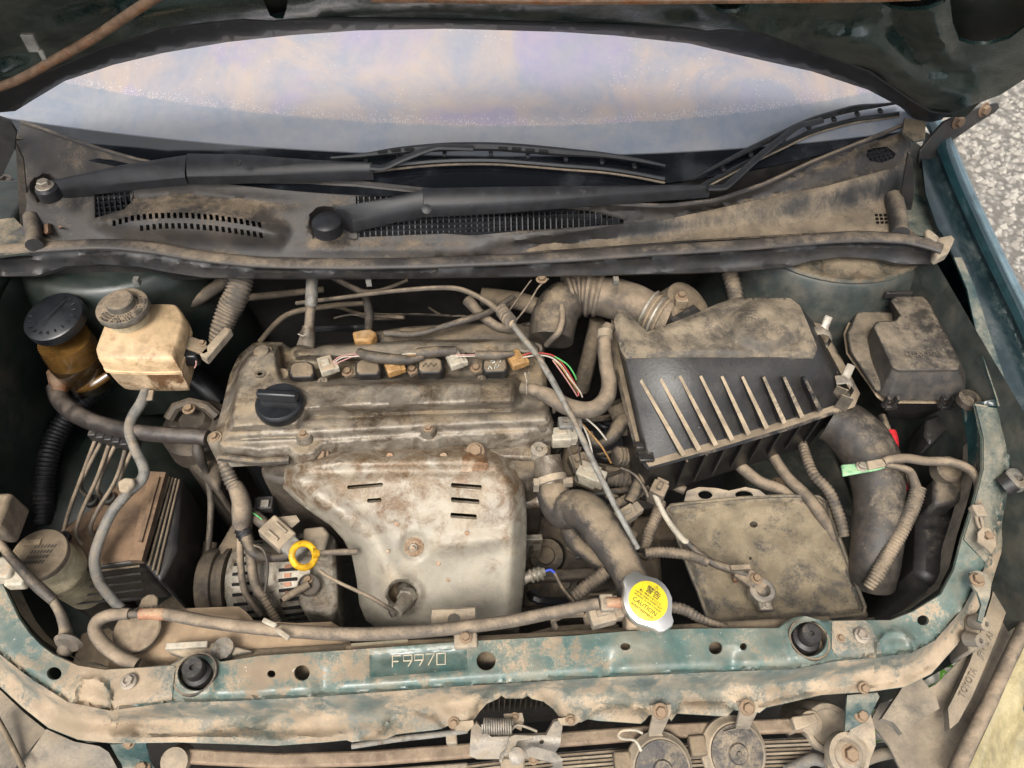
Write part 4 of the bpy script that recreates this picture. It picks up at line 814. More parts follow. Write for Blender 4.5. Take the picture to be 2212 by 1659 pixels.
wires('red, green and cream wires drooping past the throttle cable', [[(1130, 768, 0), (1150, 762, .006), (1185, 765, .004), (1205, 775, -.004), (1225, 800, -.02), (1245, 835, -.04), (1250, 855, -.05)], [(1130, 772, 0), (1155, 768, .006), (1185, 770, .004), (1208, 785, -.004), (1230, 815, -.02), (1252, 845, -.04), (1258, 858, -.05)], [(1190, 766, 0), (1212, 778, -.002), (1228, 790, -.01), (1240, 808, -.02), (1245, 820, -.03)], [(1192, 772, 0), (1214, 795, -.008), (1236, 828, -.03), (1256, 852, -.05)], [(1194, 778, 0), (1210, 800, -.01), (1232, 832, -.03), (1247, 856, -.05)]], .885, ['wire_red', 'wire_white', 'wire_green', 'orange_plug', 'wire_pink'], 3.4)
# PCV pipe at the back left of the cover
t = thing('breather_pipe', 'upright grey breather pipe clipped to the rear of the valve cover', 'pipe', P(660, 745, .86))
part(hose_b([(674, 605, .93, 26), (673, 640, .92, 27), (672, 660, .91, 26)]), 'upper_pipe', 'hose_grey', t); part(hose_b([(672, 655, .905, 22), (669, 690, .89, 22), (667, 712, .88, 22)]), 'hose', 'hose_tan', t)
part(hose_b([(667, 705, .885, 26), (664, 730, .875, 34), (660, 750, .868, 40)]), 'elbow', 'alu_dirty', t)
part(B().tube([P(650, 716, .89), P(645, 722, .895), P(655, 726, .895), P(665, 720, .90)], .0012, 5), 'wire_clip', 'steel_bolt', t)

# ================================================================== heat shield
hsd = thing('heat_shield', 'pale rust stained metal heat shield over the exhaust manifold', 'heat shield', P(900, 1370, .6))
hs_o = [(640, 992), (680, 974), (730, 966), (800, 962), (1000, 957), (1050, 964), (1092, 984), (1120, 1015), (1134, 1060), (1138, 1120), (1137, 1200), (1130, 1290), (1120, 1372), (1000, 1388), (900, 1380), (820, 1362), (790, 1340), (776, 1305), (770, 1250), (760, 1200), (742, 1166), (715, 1136), (680, 1112), (640, 1082), (612, 1055), (608, 1030), (618, 1008)]
def zhs(U, V):
    z = I(V, [(950, .836), (1000, .832), (1050, .815), (1120, .785), (1200, .745), (1300, .695), (1390, .64)])
    e = sdist(U, V, hs_o); z = z - .028*ss(36, 0, e) - .010*ss(12, 0, e)
    z += .010*np.exp(-(sdist(U, V, [(690, 1075), (800, 1150), (840, 1230), (860, 1250)], False)/26)**2)
    z += .008*np.exp(-(sdist(U, V, [(950, 1180), (1100, 1160)], False)/18)**2) - .006*np.exp(-(sdist(U, V, [(640, 1020), (1100, 1015)], False)/10)**2)
    q = np.hypot(U-869, (V-1285)*1.05); z += .008*ss(52, 36, q) - .010*ss(36, 28, q); z -= .006*ss(34, 20, np.hypot(U-894, V-1181))
    z += .0022*np.sin(U*.021+V*.013)*np.sin(V*.027)
    return z
def slot(u0, v0, u1, v1, h): return [(u0+2, v0-h), (u1-2, v1-h), (u1, v1-h*.4), (u1, v1+h*.6), (u1-2, v1+h), (u0+2, v0+h), (u0, v0+h*.5), (u0, v0-h*.5)]
part(B().sheet(hs_o, [slot(750, 1053, 827, 1047, 4.2), slot(793, 1082, 824, 1080, 4.4), slot(974, 1048, 1041, 1053, 5), slot(974, 1079, 1036, 1084, 5.4), slot(973, 1113, 1030, 1117, 5.6), circ(869, 1286, 31, 26, 29)], zhs, step=7, drop=(0, .006, -.004)), 'shell', 'shield_metal', hsd, angle=60)
def zh1(u, v): return float(zhs(np.array([float(u)]), np.array([float(v)]))[0])
nh = Vector((0, -.55, .83))
p = P(894, 1181, zh1(894, 1181)+.001); part(B().lathe([(.0145, 0), (.0145, .002), (.006, .0022)], p, nh, 24), 'washer', 'rust_bolt', hsd); bolt(hsd, p, .0065, 'steel_bolt', nh, name='nut'); part(B().tube([p, p+nh*.014], .0032, 8), 'stud', 'rust_bolt', hsd)
bolt(hsd, P(692, 984, zh1(692, 984)+.001), .009, 'rust_bolt', (0, -.3, 1))
def zp(U, V): return zhs(U, V)+.004
part(B().sheet([(1004, 966), (1046, 966), (1056, 1010), (1050, 1016), (1000, 1020), (994, 1014)], [], zp, step=8, drop=(0, .002, -.003)), 'mount_plate', 'shield_rust', hsd, angle=60)
bolt(hsd, P(1027, 975, zh1(1027, 975)+.006), .0095, 'rust_bolt', (0, -.3, 1))
for u, v, r in ((838, 1191, 4), (947, 1217, 5), (858, 1132, 5), (1009, 1152, 5), (968, 1253, 4), (842, 984, 6), (958, 984, 6)):
    p = P(u, v, zh1(u, v)+.0002); part(B().lathe([(r*S(p)*1.1, 0), (r*S(p), .0012), (0, .0014)], p, nh, 12, sx=1.2 if v < 1000 else 1), 'spot_weld', 'shield_rust', hsd)
part(B().lathe([(.030, -.02), (.028, -.01), (.024, 0)], P(869, 1286, .665), (0, -.6, .8), 20), 'inner_port', 'rust_bolt', hsd)
os_ = thing('oxygen_sensor', 'tan oxygen sensor poking through the round hole of the heat shield', 'sensor', P(870, 1300, .66))
part(B().tube([P(874, 1270, .675), P(882, 1290, .70), P(866, 1312, .728), P(858, 1322, .735)], [.013, .0135, .010, .008], 12), 'body', 'alu_light', os_); part(B().lathe([(.0145, -.006), (.0145, .006)], P(880, 1290, .705), Vector((-.4, -.7, .6)), 6), 'hex', 'alu_light', os_)
part(hose_b([(856, 1326, .735, 12), (846, 1318, .74, 10), (800, 1290, .765, 9), (740, 1262, .78, 8), (705, 1243, .785, 8), (690, 1232, .785, 8)]), 'cable', 'hose_tan', os_)
part(B().tube([P(852, 1330, .735), P(845, 1318, .74)], .005, 8), 'boot', 'hose_black', os_)
o2 = thing('lambda_probe', 'small steel probe with blue wire right of the heat shield', 'sensor', P(1120, 1260, .6))
part(B().tube([P(1095, 1260, .66), P(1125, 1250, .665), P(1140, 1246, .668), P(1165, 1238, .67), P(1178, 1234, .672)], [.011, .012, .009, .010, .006], 12), 'body', 'alu_light', o2)
for k in range(3): part(B().lathe([(.0105, -.002), (.012, 0), (.0105, .002)], P(1148+10*k, 1244-3*k, .669), Vector((1, .25, .15)), 14), 'collar', 'alu_light', o2)
part(hose_b([(1178, 1234, .672, 6), (1190, 1231, .672, 6), (1200, 1240, .668, 5)]), 'blue_wire', 'wire_blue', o2); part(hose_b([(1198, 1238, .67, 8), (1215, 1270, .66, 9), (1240, 1300, .65, 9)]), 'sleeve', 'hose_black', o2)
# ================================================================== alternator
al = thing('alternator', 'dirty aluminium alternator with slotted case beside the heat shield', 'alternator', P(600, 1330, .5))
pa, pc = P(515, 1262, .62), P(700, 1245, .635); Xa = (pc-pa).normalized()
part(B().lathe([(.050, 0), (.062, .006), (.066, .02), (.066, .045), (.063, .052), (.063, .085), (.066, .092), (.064, .115), (.056, .135), (.0, .137)], pa, Xa, 40), 'case', 'alu_light', al, angle=50)
part(B().lathe([(.058, -.045), (.060, -.042), (.060, -.022), (.055, -.02), (.055, -.012), (.060, -.01), (.060, -.002), (.02, 0)], pa, Xa, 32), 'pulley', 'block_dirty', al, angle=40)
Ya = (Vector(CAM)-pa); Ya = (Ya-Xa*Ya.dot(Xa)).normalized(); Za = Xa.cross(Ya)
for i in range(11):
    a = -1.15+2.3*i/10; d = Ya*math.cos(a)+Za*math.sin(a); e = Xa.cross(d)
    part(B().box(pa+Xa*.034+d*.0655, (.030, .0045, .004), (Xa, e, d)), 'cooling_slot', 'void', al); part(B().box(pa+Xa*.104+d*.0645, (.028, .0050, .004), (Xa, e, d)), 'cooling_slot', 'void', al) if i % 1 == 0 else None
for i in range(4): d = Ya*math.cos(-.3+.2*i)+Za*math.sin(-.3+.2*i); part(B().box(pa+Xa*.104+d*.0652, (.010, .006, .003), (Xa, Xa.cross(d), d)), 'winding', 'copper', al)
pb([(640, 1150), (700, 1140), (724, 1160), (730, 1310), (715, 1330), (655, 1320), (640, 1290)], .675, .60, 'rear_cover', 'alu_light', al, .006)
pb([(655, 1140), (698, 1135), (712, 1152), (700, 1190), (648, 1196)], .70, .66, 'terminal_box', 'bracket_tan', al, .004)
part(B().lathe([(.017, 0), (.017, .004), (.015, .005), (.0145, -.002)], P(668, 1264, .685), (0, -.5, 1), 20), 'terminal_well', 'block_dirty', al); bolt_px(al, 666, 1252, .69, 18)
part(hose_b([(667, 1262, .69, 18), (640, 1278, .69, 18), (612, 1295, .685, 16)]), 'terminal_boot', 'hose_tan', al)
part(B().prism([tuple(P(u, v, .66)) for u, v in ((470, 1180), (520, 1095), (545, 1100), (540, 1190), (500, 1300), (478, 1290))], (0, 0, -.02)), 'belt_cover', 'block_dirty', al, bev=.006)
solo(B().tube([P(u, v, z) for u, v, z in ((455, 1170, .62), (442, 1230, .60), (440, 1290, .56), (430, 1330, .5))], .012, 8, flat=.4), 'drive_belt', 'hose_black', 'black drive belt edge running down beside the alternator pulley', 'belt')
p = P(590, 1150, .72); cn = thing('sensor_connector', 'grey plastic plug with clips above the alternator', 'connector', p)
Xc = (P(650, 1200, .71)-P(560, 1120, .73)).normalized(); Yc = Vector((0, 0, 1)).cross(Xc).normalized(); Zc = Xc.cross(Yc)
part(B().box(P(600, 1155, .725), (.046, .034, .03), (Xc, Yc, Zc)), 'housing', 'bracket_tan', cn, bev=.003); part(B().box(P(636, 1188, .72), (.03, .028, .024), (Xc, Yc, Zc)), 'plug', 'hose_grey', cn, bev=.003)
for s_ in (-1, 1): part(B().box(P(600, 1155, .725)+Zc*.016+Yc*.008*s_, (.022, .004, .006), (Xc, Yc, Zc)), 'rib', 'bracket_tan', cn, bev=.001)
part(B().prism([tuple(P(u, v, .73)) for u, v in ((585, 1118), (640, 1112), (648, 1125), (630, 1140), (588, 1130))], (0, 0, -.003)), 'tab', 'bracket_tan', cn, bev=.001)
part(hose_b([(540, 1105, .735, 24), (560, 1122, .735, 27), (580, 1140, .73, 26)]), 'boot', 'hose_black', cn); part(hose_b([(538, 1106, .745, 3), (550, 1110, .748, 3), (566, 1122, .745, 3)]), 'green_wire', 'wire_green', cn)
pl2 = thing('wire_plug', 'small square black plug beside the heat shield flank', 'connector', P(572, 1090, .72)); part(B().box(P(572, 1090, .73), (.028, .022, .016)), 'housing', 'black_plastic', pl2, bev=.002); part(B().box(P(572, 1088, .742), (.012, .012, .004)), 'latch', 'hose_grey', pl2, bev=.001)
hose('engine_loom', 'corrugated wiring conduit hanging down from the valve cover corner', 'conduit', [(478, 985, .80, 24), (488, 1010, .79, 28), (500, 1040, .775, 30), (510, 1055, .77, 30)], 'conduit_tan', corr=.008)
hose('engine_loom', 'torn tape wrapped wiring loom above the alternator', 'wiring', [(508, 1048, .77, 34), (520, 1080, .765, 40), (522, 1110, .755, 42), (520, 1140, .74, 34)], 'hose_tan')
hose('engine_loom', 'short corrugated conduit in front of the alternator pulley', 'conduit', [(520, 1118, .745, 34), (526, 1150, .735, 34), (535, 1168, .73, 30)], 'conduit_dark', corr=.007)
hose('alternator_cable', 'thick taped cable crossing the alternator case', 'cable', [(532, 1160, .735, 26), (548, 1195, .725, 24), (585, 1205, .715, 20), (620, 1202, .71, 16)], 'hose_black')
hose('alternator_cable', 'dusty cable looping down over the slotted alternator case', 'cable', [(540, 1180, .725, 22), (545, 1230, .715, 22), (555, 1270, .70, 20), (575, 1295, .695, 18)], 'hose_tan')
hose('alternator_cable', 'thin twisted cable hanging along the alternator slots', 'cable', [(518, 1165, .73, 14), (520, 1220, .715, 16), (530, 1280, .69, 15), (565, 1330, .67, 13)], 'hose_tan')
hose('alternator_cable', 'thin black wire bowed in front of the alternator', 'cable', [(548, 1178, .735, 6), (570, 1190, .735, 6), (578, 1230, .72, 6), (572, 1280, .70, 7)], 'hose_black')
hose('alternator_conduit', 'small corrugated conduit under the alternator terminal', 'conduit', [(568, 1285, .70, 16), (580, 1310, .69, 18), (600, 1345, .675, 20)], 'conduit_tan', corr=.006)
# dipstick
dp = thing('oil_dipstick', 'yellow ring handled oil dipstick left of the heat shield', 'dipstick', P(660, 1200, .77))
p = P(656, 1200, .775); Xd = Vector((1, .1, .1)).normalized(); Zd = (Vector(CAM)-p).normalized(); Zd = (Zd-Xd*Zd.dot(Xd)+Xd*.75).normalized(); ring = []
Yd = Zd.cross(Vector((0, 0, 1))).normalized(); Xr = Yd.cross(Zd)
for k in range(25): a = 6.28319*k/24; ring.append(p+Yd*math.cos(a)*.0165+Xr*math.sin(a)*.0175)
part(B().tube(ring, .0048, 10), 'ring', 'yellow_dip', dp); part(B().tube([P(676, 1196, .772), P(690, 1195, .77)], [.008, .0045], 10), 'collar', 'yellow_dip', dp)
part(hose_b([(684, 1195, .77, 10), (720, 1193, .765, 13), (770, 1192, .755, 14)]), 'stem', 'hose_tan', dp)
# ================================================================== left side: reservoirs, pipes, relay box
br = thing('brake_fluid_reservoir', 'cream plastic brake fluid reservoir with grey screw cap', 'reservoir', P(300, 800, .84))
up_o = [(236, 664), (250, 656), (365, 654), (386, 662), (397, 684), (395, 700), (376, 764), (362, 776), (225, 774), (207, 762), (206, 746), (228, 688)]
def ring3(poly, z, k=1.):
    t = pz(poly, .925); c = sum(t, Vector())/len(t); return [Vector((c.x+(p.x-c.x)*k, c.y+(p.y-c.y)*k, z)) for p in t]
def lof(parent, name, mat, rings, **kw):
    if sum((rings[0][i].cross(rings[0][(i+1) % len(rings[0])]) for i in range(len(rings[0]))), Vector()).z < 0: rings = [r[::-1] for r in rings]
    return part(B().loft(rings), name, mat, parent, **kw)
so = [tuple(p) for p in smooth(up_o, 3, True)]
lof(br, 'upper_shell', 'reservoir_cream', [ring3(so, .896, 1.0), ring3(so, .904, 1.005), ring3(so, .916, 1.0), ring3(so, .923, .97), ring3(so, .926, .92)], angle=70)
lof(br, 'seam', 'reservoir_cream', [ring3(so, .890, .99), ring3(so, .891, 1.025), ring3(so, .896, 1.025), ring3(so, .897, .99)], angle=50)
lof(br, 'lower_shell', 'reservoir_low', [ring3(so, .835, .78), ring3(so, .842, .90), ring3(so, .860, .95), ring3(so, .891, .985)], angle=70)
cp = P(281, 690, .925); part(B().lathe([(.029, -.005), (.029, .02)], cp, seg=32), 'neck', 'washer_tank', br)
ct = cp+Vector((0, 0, .018)); cap_ = part(B().lathe([(.036, 0), (.0375, .002), (.0375, .010), (.036, .012), (.030, .0125), (.021, .0125), (.020, .013), (.020, .024), (.018, .026), (.010, .026), (.009, .0255), (0, .0255)], ct, seg=40), 'cap', 'cap_grey', br, angle=40)
def ring_text(s, c, r, size, a0, a1, mat, parent, flip=1):
    for i, ch in enumerate(s):
        if ch == ' ': continue
        a = a0+(a1-a0)*i/(len(s)-1); rad = Vector((math.cos(a), math.sin(a), 0)); X = Vector((-math.sin(a), math.cos(a), 0))*flip
        text(ch, size, c+rad*r, X, -rad*flip if flip > 0 else rad, mat, parent, 'letter', .0005)
_tc = ct+Vector((0, 0, .0128))
ring_text('CLEAN FILLER CAP BEFORE', _tc, .0233, .0042, -2.45, .9, 'grey_letter', cap_); ring_text('REMOVING USE ONLY DOT3 FLUID', _tc, .0282, .0046, -2.5, 1.5, 'grey_letter', cap_); ring_text('FROM A SEALED CONTAINER', _tc, .0335, .0052, -2.35, .35, 'grey_letter', cap_)
part(B().lathe([(.002, 0), (.002, .004)], P(283, 828, .84), (0, -1, .3), 8).tube([P(285, 822, .845), P(283, 832, .842), P(287, 838, .84)], .0014, 6), 'wire_tie', 'bracket_tan', br)
pb([(395, 720), (445, 738), (450, 760), (440, 765), (400, 752)], .90, .894, 'side_bracket', 'tan_dark', br, .001); bolt_px(br, 437, 742, .901, 16)
part(B().box(P(415, 770, .885), (.022, .022, .024)), 'level_switch', 'black_clean', br, bev=.003); part(hose_b([(420, 768, .89, 3), (424, 785, .885, 3), (420, 795, .88, 3)]), 'switch_wire', 'wire_pink', br)
# power steering reservoir
ps = thing('power_steering_reservoir', 'amber brown power steering reservoir with round black cap', 'reservoir', P(150, 800, .78))
pc_ = P(122, 690, .915); tl = Vector((-.12, -.12, 1)).normalized()
part(B().lathe([(.045, -.006), (.0455, .0), (.0445, .008), (.042, .010), (0, .011)], pc_, tl, 40), 'cap', 'black_clean', ps)
part(pbox(B(), [(140, 650), (160, 648), (166, 668), (145, 672)], .925, .912), 'cap_tab', 'black_clean', ps, bev=.002); part(pbox(B(), [(78, 720), (94, 724), (92, 735), (80, 732)], .918, .905), 'cap_tab', 'black_clean', ps, bev=.002)
part(B().tube([pc_+tl*.0112+Vector((-.012, -.018, 0)), pc_+tl*.0112+Vector((.016, .026, .006))], .0009, 6), 'cap_ridge', 'black_clean', ps)
for k in range(14): a_ = -3.2+.34*k; q_ = pc_+tl*.0112+Vector((math.cos(a_)*.030, math.sin(a_)*.030, (math.cos(a_)*.12+math.sin(a_)*.12)*.030)); part(B().tube([q_, q_+Vector((math.cos(a_)*.006, math.sin(a_)*.006, .001))], .0008, 5), 'cap_mark', 'black_clean', ps)
lo_ = P(146, 745, .87); part(B().lathe([(.036, -.075), (.040, -.055), (.041, -.02), (.040, 0), (.038, .012)], lo_, (0, 0, 1), 36), 'body', 'amber', ps, angle=60); part(B().lathe([(.028, -.10), (.041, -.085), (.0425, -.04), (.042, -.026), (.04, -.02)], lo_, (0, 0, 1), 36), 'lower_body', 'amber_dark', ps, angle=60)
part(hose_b([(160, 838, .80, 22), (195, 835, .81, 22), (235, 810, .82, 20)]), 'return_tube', 'amber', ps)
t = thing('power_steering_hose', 'thick oily rubber hose curving from the amber reservoir to the engine', 'hose', P(300, 930, .8))
part(hose_b([(118, 838, .80, 34), (128, 860, .805, 38), (150, 884, .812, 39), (185, 905, .818, 39), (230, 920, .822, 38), (300, 934, .83, 36), (370, 940, .835, 35), (420, 942, .838, 35), (448, 946, .838, 35)], seg=14), 'hose', 'hose_oily', t)
part(B().tube([P(118, 805, .815), P(122, 822, .815), P(132, 834, .81), P(128, 850, .808)], .012, 10), 'clamp', 'prop_rust', t)
for a in (-6, 8): part(B().tube([P(122+a, 815, .815), P(120+a, 795, .83)], .0015, 6), 'clamp_ear', 'steel_bolt', t)
hose('washer_conduit', 'fat black corrugated conduit curving down the left inner wing', 'conduit', [(235, 835, .74, 30), (190, 858, .74, 36), (150, 895, .73, 40), (118, 945, .72, 44), (100, 1000, .71, 44), (93, 1060, .69, 44), (92, 1130, .66, 44)], 'conduit_dark', corr=.0085, seg=14)
hose('crossover_duct', 'smooth black duct in shadow behind the cream reservoir', 'duct', [(390, 800, .76, 50), (430, 825, .75, 55), (470, 870, .72, 60)], 'black_clean')
t = thing('vacuum_pipe', 'painted metal pipe bent down in front of the brake pipes', 'pipe', P(260, 1300, .72))
part(hose_b([(316, 838, .845, 18), (306, 868, .845, 22), (284, 905, .84, 22), (280, 935, .838, 22), (292, 970, .83, 22), (310, 1010, .82, 22), (306, 1036, .815, 22), (270, 1072, .80, 22), (240, 1110, .79, 22), (215, 1165, .775, 22), (204, 1212, .765, 22), (215, 1258, .755, 22), (240, 1292, .748, 22), (262, 1315, .74, 22)], seg=12), 'pipe', 'hose_grey', t)
part(B().prism([tuple(P(u, v, .848)) for u, v in ((306, 842), (332, 842), (328, 862), (300, 866))], (0, 0, -.004)), 'bracket', 'bracket_tan', t, bev=.001)
BRL = [[(210, 941), (182, 1015), (150, 1102), (133, 1169)], [(226, 941), (198, 995), (177, 1040), (178, 1060), (196, 1080)], [(242, 941), (211, 1030), (178, 1102), (164, 1148), (172, 1170), (196, 1195)], [(260, 941), (228, 1005), (212, 1048), (214, 1066), (226, 1078)], [(277, 948), (252, 1032), (212, 1100), (196, 1137), (200, 1155), (210, 1165)], [(290, 965), (264, 1020), (256, 1050), (262, 1062)]]
LBR = ['outermost brake pipe nearest the corrugated conduit', 'brake pipe second from the corrugated conduit', 'brake pipe third from the corrugated conduit', 'brake pipe third from the bent painted pipe', 'brake pipe second from the bent painted pipe', 'short brake pipe tucked against the bent painted pipe']
for ln, lb in zip(BRL, LBR): hose('brake_pipe', 'thin steel '+lb, 'pipe', [(u, v, .80-.06*i/(len(ln)-1)*1.2, 9) for i, (u, v) in enumerate(ln)], 'hose_tan', group='brake pipes')
t = thing('pipe_clamp', 'black clamp block holding the row of brake pipes', 'clamp', P(250, 935, .80))
for i in range(6): part(B().box(P(207+17*i, 932+5*i, .806), (.0125, .026, .018)), 'clip', 'black_plastic', t, bev=.002)
bx = thing('brake_actuator', 'dirt covered brake actuator box under the brake pipes', 'box', P(250, 1200, .55))
top_ = [(118, 1152), (196, 1098), (224, 1086), (240, 1050), (322, 1016), (358, 1019), (356, 1030), (306, 1208), (296, 1216), (158, 1232), (125, 1175)]
pb(top_, .735, .60, 'housing', 'black_plastic', bx, .004); part(B().sheet([(122, 1154), (198, 1100), (245, 1052), (322, 1020), (345, 1022), (296, 1208), (162, 1227), (128, 1175)], [], lambda U, V: .7365+.004*ss(0, 14, sdist(U, V, top_)), step=10, drop=(0, 0, -.003)), 'lid', 'brown_dirt', bx, angle=50)
part(B().sheet([(322, 1018), (358, 1020), (306, 1210), (278, 1210)], [], .747, step=10, drop=(0, 0, -.012)), 'lid_rim', 'brown_dirt', bx, angle=40, bev=.002); part(B().sheet([(334, 1030), (344, 1030), (306, 1170), (298, 1168)], [], .751, step=10, drop=(0, 0, -.006)), 'lid_ridge', 'brown_dirt', bx, angle=40, bev=.001)
pb([(362, 1022), (392, 1030), (380, 1190), (345, 1258), (308, 1214)], .725, .50, 'side_box', 'black_plastic', bx, .006)
for u, v in ((200, 1085), (238, 1080), (160, 1218), (140, 1165)): part(B().lathe([(.010, 0), (.010, .008), (.006, .009), (.005, .016)], P(u, v, .74), seg=14), 'pipe_union', 'black_plastic', bx)
for k in range(5): part(B().tube([P(158+2*k, 1240+16*k, .725-.012*k), P(302+3*k, 1222+17*k, .725-.012*k)], .0018, 6), 'case_rib', 'tan_dark' if k == 0 else 'black_plastic', bx)
for k in range(4): part(B().tube([P(366+7*k, 1030+2*k, .728), P(312+9*k, 1212+10*k, .728)], .0018, 6), 'case_rib', 'tan_dark', bx)
part(B().box(P(315, 1235, .66), (.004, .02, .003)), 'clip', 'tan_dark', bx); part(B().box(P(340, 1250, .64), (.02, .004, .003)), 'clip', 'tan_dark', bx)
solo(B().prism([tuple(P(u, v, .83)) for u, v in ((253, 1040), (270, 1030), (288, 1032), (290, 1045), (272, 1062), (256, 1060))], (0, 0, -.010)), 'foam_scrap', 'bracket_tan', 'crumbly pale foam scrap stuck beside the bent painted pipe', 'foam', bev=.003)
for k, (a, c_) in enumerate((((395, 1030), (392, 1260)), ((430, 970), (460, 1300)))): pass
hose('earth_cable', 'dark cable dropping beside the timing cover into the shadow', 'cable', [(425, 950, .80, 22), (430, 985, .78, 26), (445, 1020, .74, 14), (455, 1080, .70, 14), (452, 1160, .66, 14), (436, 1300, .6, 14)], 'hose_black')
# washer filler and its cable
wf = thing('washer_filler', 'dusty pale washer fluid filler with embossed cap', 'washer filler', P(110, 1320, .6))
p = P(87, 1199, .80); tl = Vector((.03, -.06, 1)).normalized()
part(B().lathe([(.029, -.155), (.031, -.10), (.033, -.062), (.036, -.060), (.037, -.05), (.033, -.045), (.034, -.02), (.0345, -.004)], p, tl, 32), 'neck', 'washer_tank', wf, angle=50); part(B().lathe([(.036, -.006), (.037, 0), (.036, .004), (.034, .0052), (0, .006)], p, tl, 36), 'cap', 'tan_dark', wf)
part(B().lathe([(.026, -.30), (.030, -.15)], p, tl, 24), 'lower_tube', 'black_plastic', wf)
for r_ in range(4):        # rows of worn slanted relief marks, too rounded to read
    bq = B()
    for k in range(7): c_ = p+tl*.0062+Vector((-.006+.0042*k-.003*r_, .010-.0075*r_, 0)); bq.tube([c_-Vector((.0012, .0022, 0)), c_+Vector((.0012, .0022, 0))], .0009, 5)
    part(bq, 'relief_row', 'grey_letter', wf)['kind'] = 'stuff'
part(B().box(p+tl*.0065+Vector((-.012, .016, .002)), (.022, .008, .001)), 'cap_panel', 'tan_dust', wf)
t = thing('headlamp_cable', 'tan and black sleeved cable crossing the washer filler', 'cable', P(60, 1250, .8))
part(hose_b([(-20, 1150, .845, 17), (5, 1180, .845, 17), (18, 1198, .845, 18)]), 'rear_sleeve', 'hose_tan', t); part(hose_b([(16, 1196, .845, 20), (45, 1228, .845, 22), (80, 1265, .84, 24), (116, 1297, .83, 22)]), 'black_sleeve', 'hose_black', t)
part(hose_b([(112, 1293, .83, 18), (130, 1325, .82, 20), (140, 1355, .805, 24), (142, 1372, .80, 30), (144, 1395, .79, 34), (138, 1412, .785, 30)]), 'front_sleeve', 'hose_tan', t); part(B().lathe([(.014, -.004), (.018, 0), (.014, .004)], P(148, 1388, .80), (-.1, -1, .3), 16), 'grommet', 'hose_tan', t)
t = thing('bulb_plug', 'cream plastic plug at the left inner wing', 'connector', P(15, 1240, .82)); part(B().box(P(12, 1232, .83), (.03, .03, .025)), 'housing', 'white_plug', t, bev=.004); part(B().box(P(40, 1252, .825), (.024, .022, .018)), 'nose', 'white_plug', t, bev=.003)
part(B().box(P(8, 1120, .86), (.03, .05, .05)), 'lamp_bracket', 'tan_dark', body, bev=.005)
# coolant tank
tk = thing('coolant_tank', 'tan dust covered coolant overflow tank behind the radiator support', 'tank', P(450, 1420, .65))
to_ = [(232, 1446), (236, 1418), (252, 1368), (266, 1348), (290, 1332), (400, 1314), (515, 1310), (532, 1322), (548, 1340), (640, 1346), (715, 1343), (738, 1356), (752, 1378), (758, 1402), (700, 1412), (560, 1422), (400, 1440)]
part(B().sheet(to_, [], lambda U, V: .752+.016*ss(0, 26, sdist(U, V, to_))-.010*ss(560, 640, U)*ss(1375, 1360, V), step=8, drop=(0, 0, -.09)), 'body', 'tank_tan', tk, angle=60)
pk = P(308, 1370, .768); part(B().lathe([(.026, -.004), (.026, .014)], pk, seg=28), 'neck', 'tank_tan', tk); cpk = part(B().lathe([(.0295, .010), (.030, .013), (.030, .019), (.028, .021), (0, .022)], pk, seg=32), 'cap', 'cap_grey', tk)
part(B().prism([tuple(P(u, v, .792)) for u, v in ((290, 1338), (300, 1308), (305, 1294), (318, 1284), (332, 1283), (341, 1291), (340, 1305), (352, 1318), (356, 1334))], (0, 0, -.005)), 'cap_tab', 'cap_grey', cpk, bev=.0015)
text('COOLANT', .0085, P(320, 1315, .7935), (1, .1, 0), (-.1, 1, 0), 'grey_letter', cpk, 'cap_lettering')
pb([(356, 1405), (362, 1390), (470, 1386), (545, 1405), (500, 1414), (400, 1420)], .785, .765, 'mount_strap', 'bracket_tan', tk, .003); part(B().box(P(405, 1395, .79), (.052, .008, .008)), 'cable_tie_pad', 'white_plug', tk, bev=.001)
part(B().lathe([(.014, -.01), (.014, 0), (.006, .002)], P(480, 1400, .79), seg=12), 'strap_bolt', 'hose_grey', tk)
t = thing('overflow_hose', 'long dusty rubber overflow hose lying along the radiator support', 'hose', P(700, 1370, .78))
part(hose_b([(296, 1436, .79, 30), (262, 1420, .795, 30), (225, 1393, .80, 30), (206, 1365, .805, 29), (210, 1343, .808, 28), (232, 1330, .81, 27), (262, 1326, .81, 26), (280, 1326, .81, 25)], seg=12), 'tank_hose', 'hose_tan', t)
part(hose_b([(275, 1326, .81, 18), (300, 1327, .81, 18), (310, 1328, .81, 20)]), 'joiner', 'hose_black', t); part(hose_b([(303, 1326, .811, 24), (330, 1326, .812, 26), (362, 1327, .812, 27)]), 'tape_wrap', 'orange_tape', t)
part(hose_b([(355, 1326, .812, 26), (400, 1334, .812, 28), (460, 1345, .81, 28), (540, 1355, .808, 28), (640, 1364, .806, 28), (760, 1370, .806, 29), (880, 1366, .807, 29), (990, 1356, .81, 29), (1100, 1342, .814, 28), (1200, 1322, .82, 27), (1270, 1307, .824, 26), (1292, 1304, .825, 26)], seg=14), 'main_hose', 'hose_tan', t)
for u, v, a in ((583, 1346, .5), (612, 1370, .7)): solo(B().box(P(u, v, .822), (.020, .006, .006), (Vector((1, -a, 0)).normalized(), Vector((a, 1, 0)).normalized(), Vector((0, 0, 1)))), 'cable_tie', 'white_plug', 'small cream cable tie end '+('above' if v < 1350 else 'below')+' the overflow hose', 'cable tie', bev=.0012)
t = thing('hose_bracket', 'flat tan steel tab with round hole standing in front of the heat shield', 'bracket', P(980, 1360, .78))
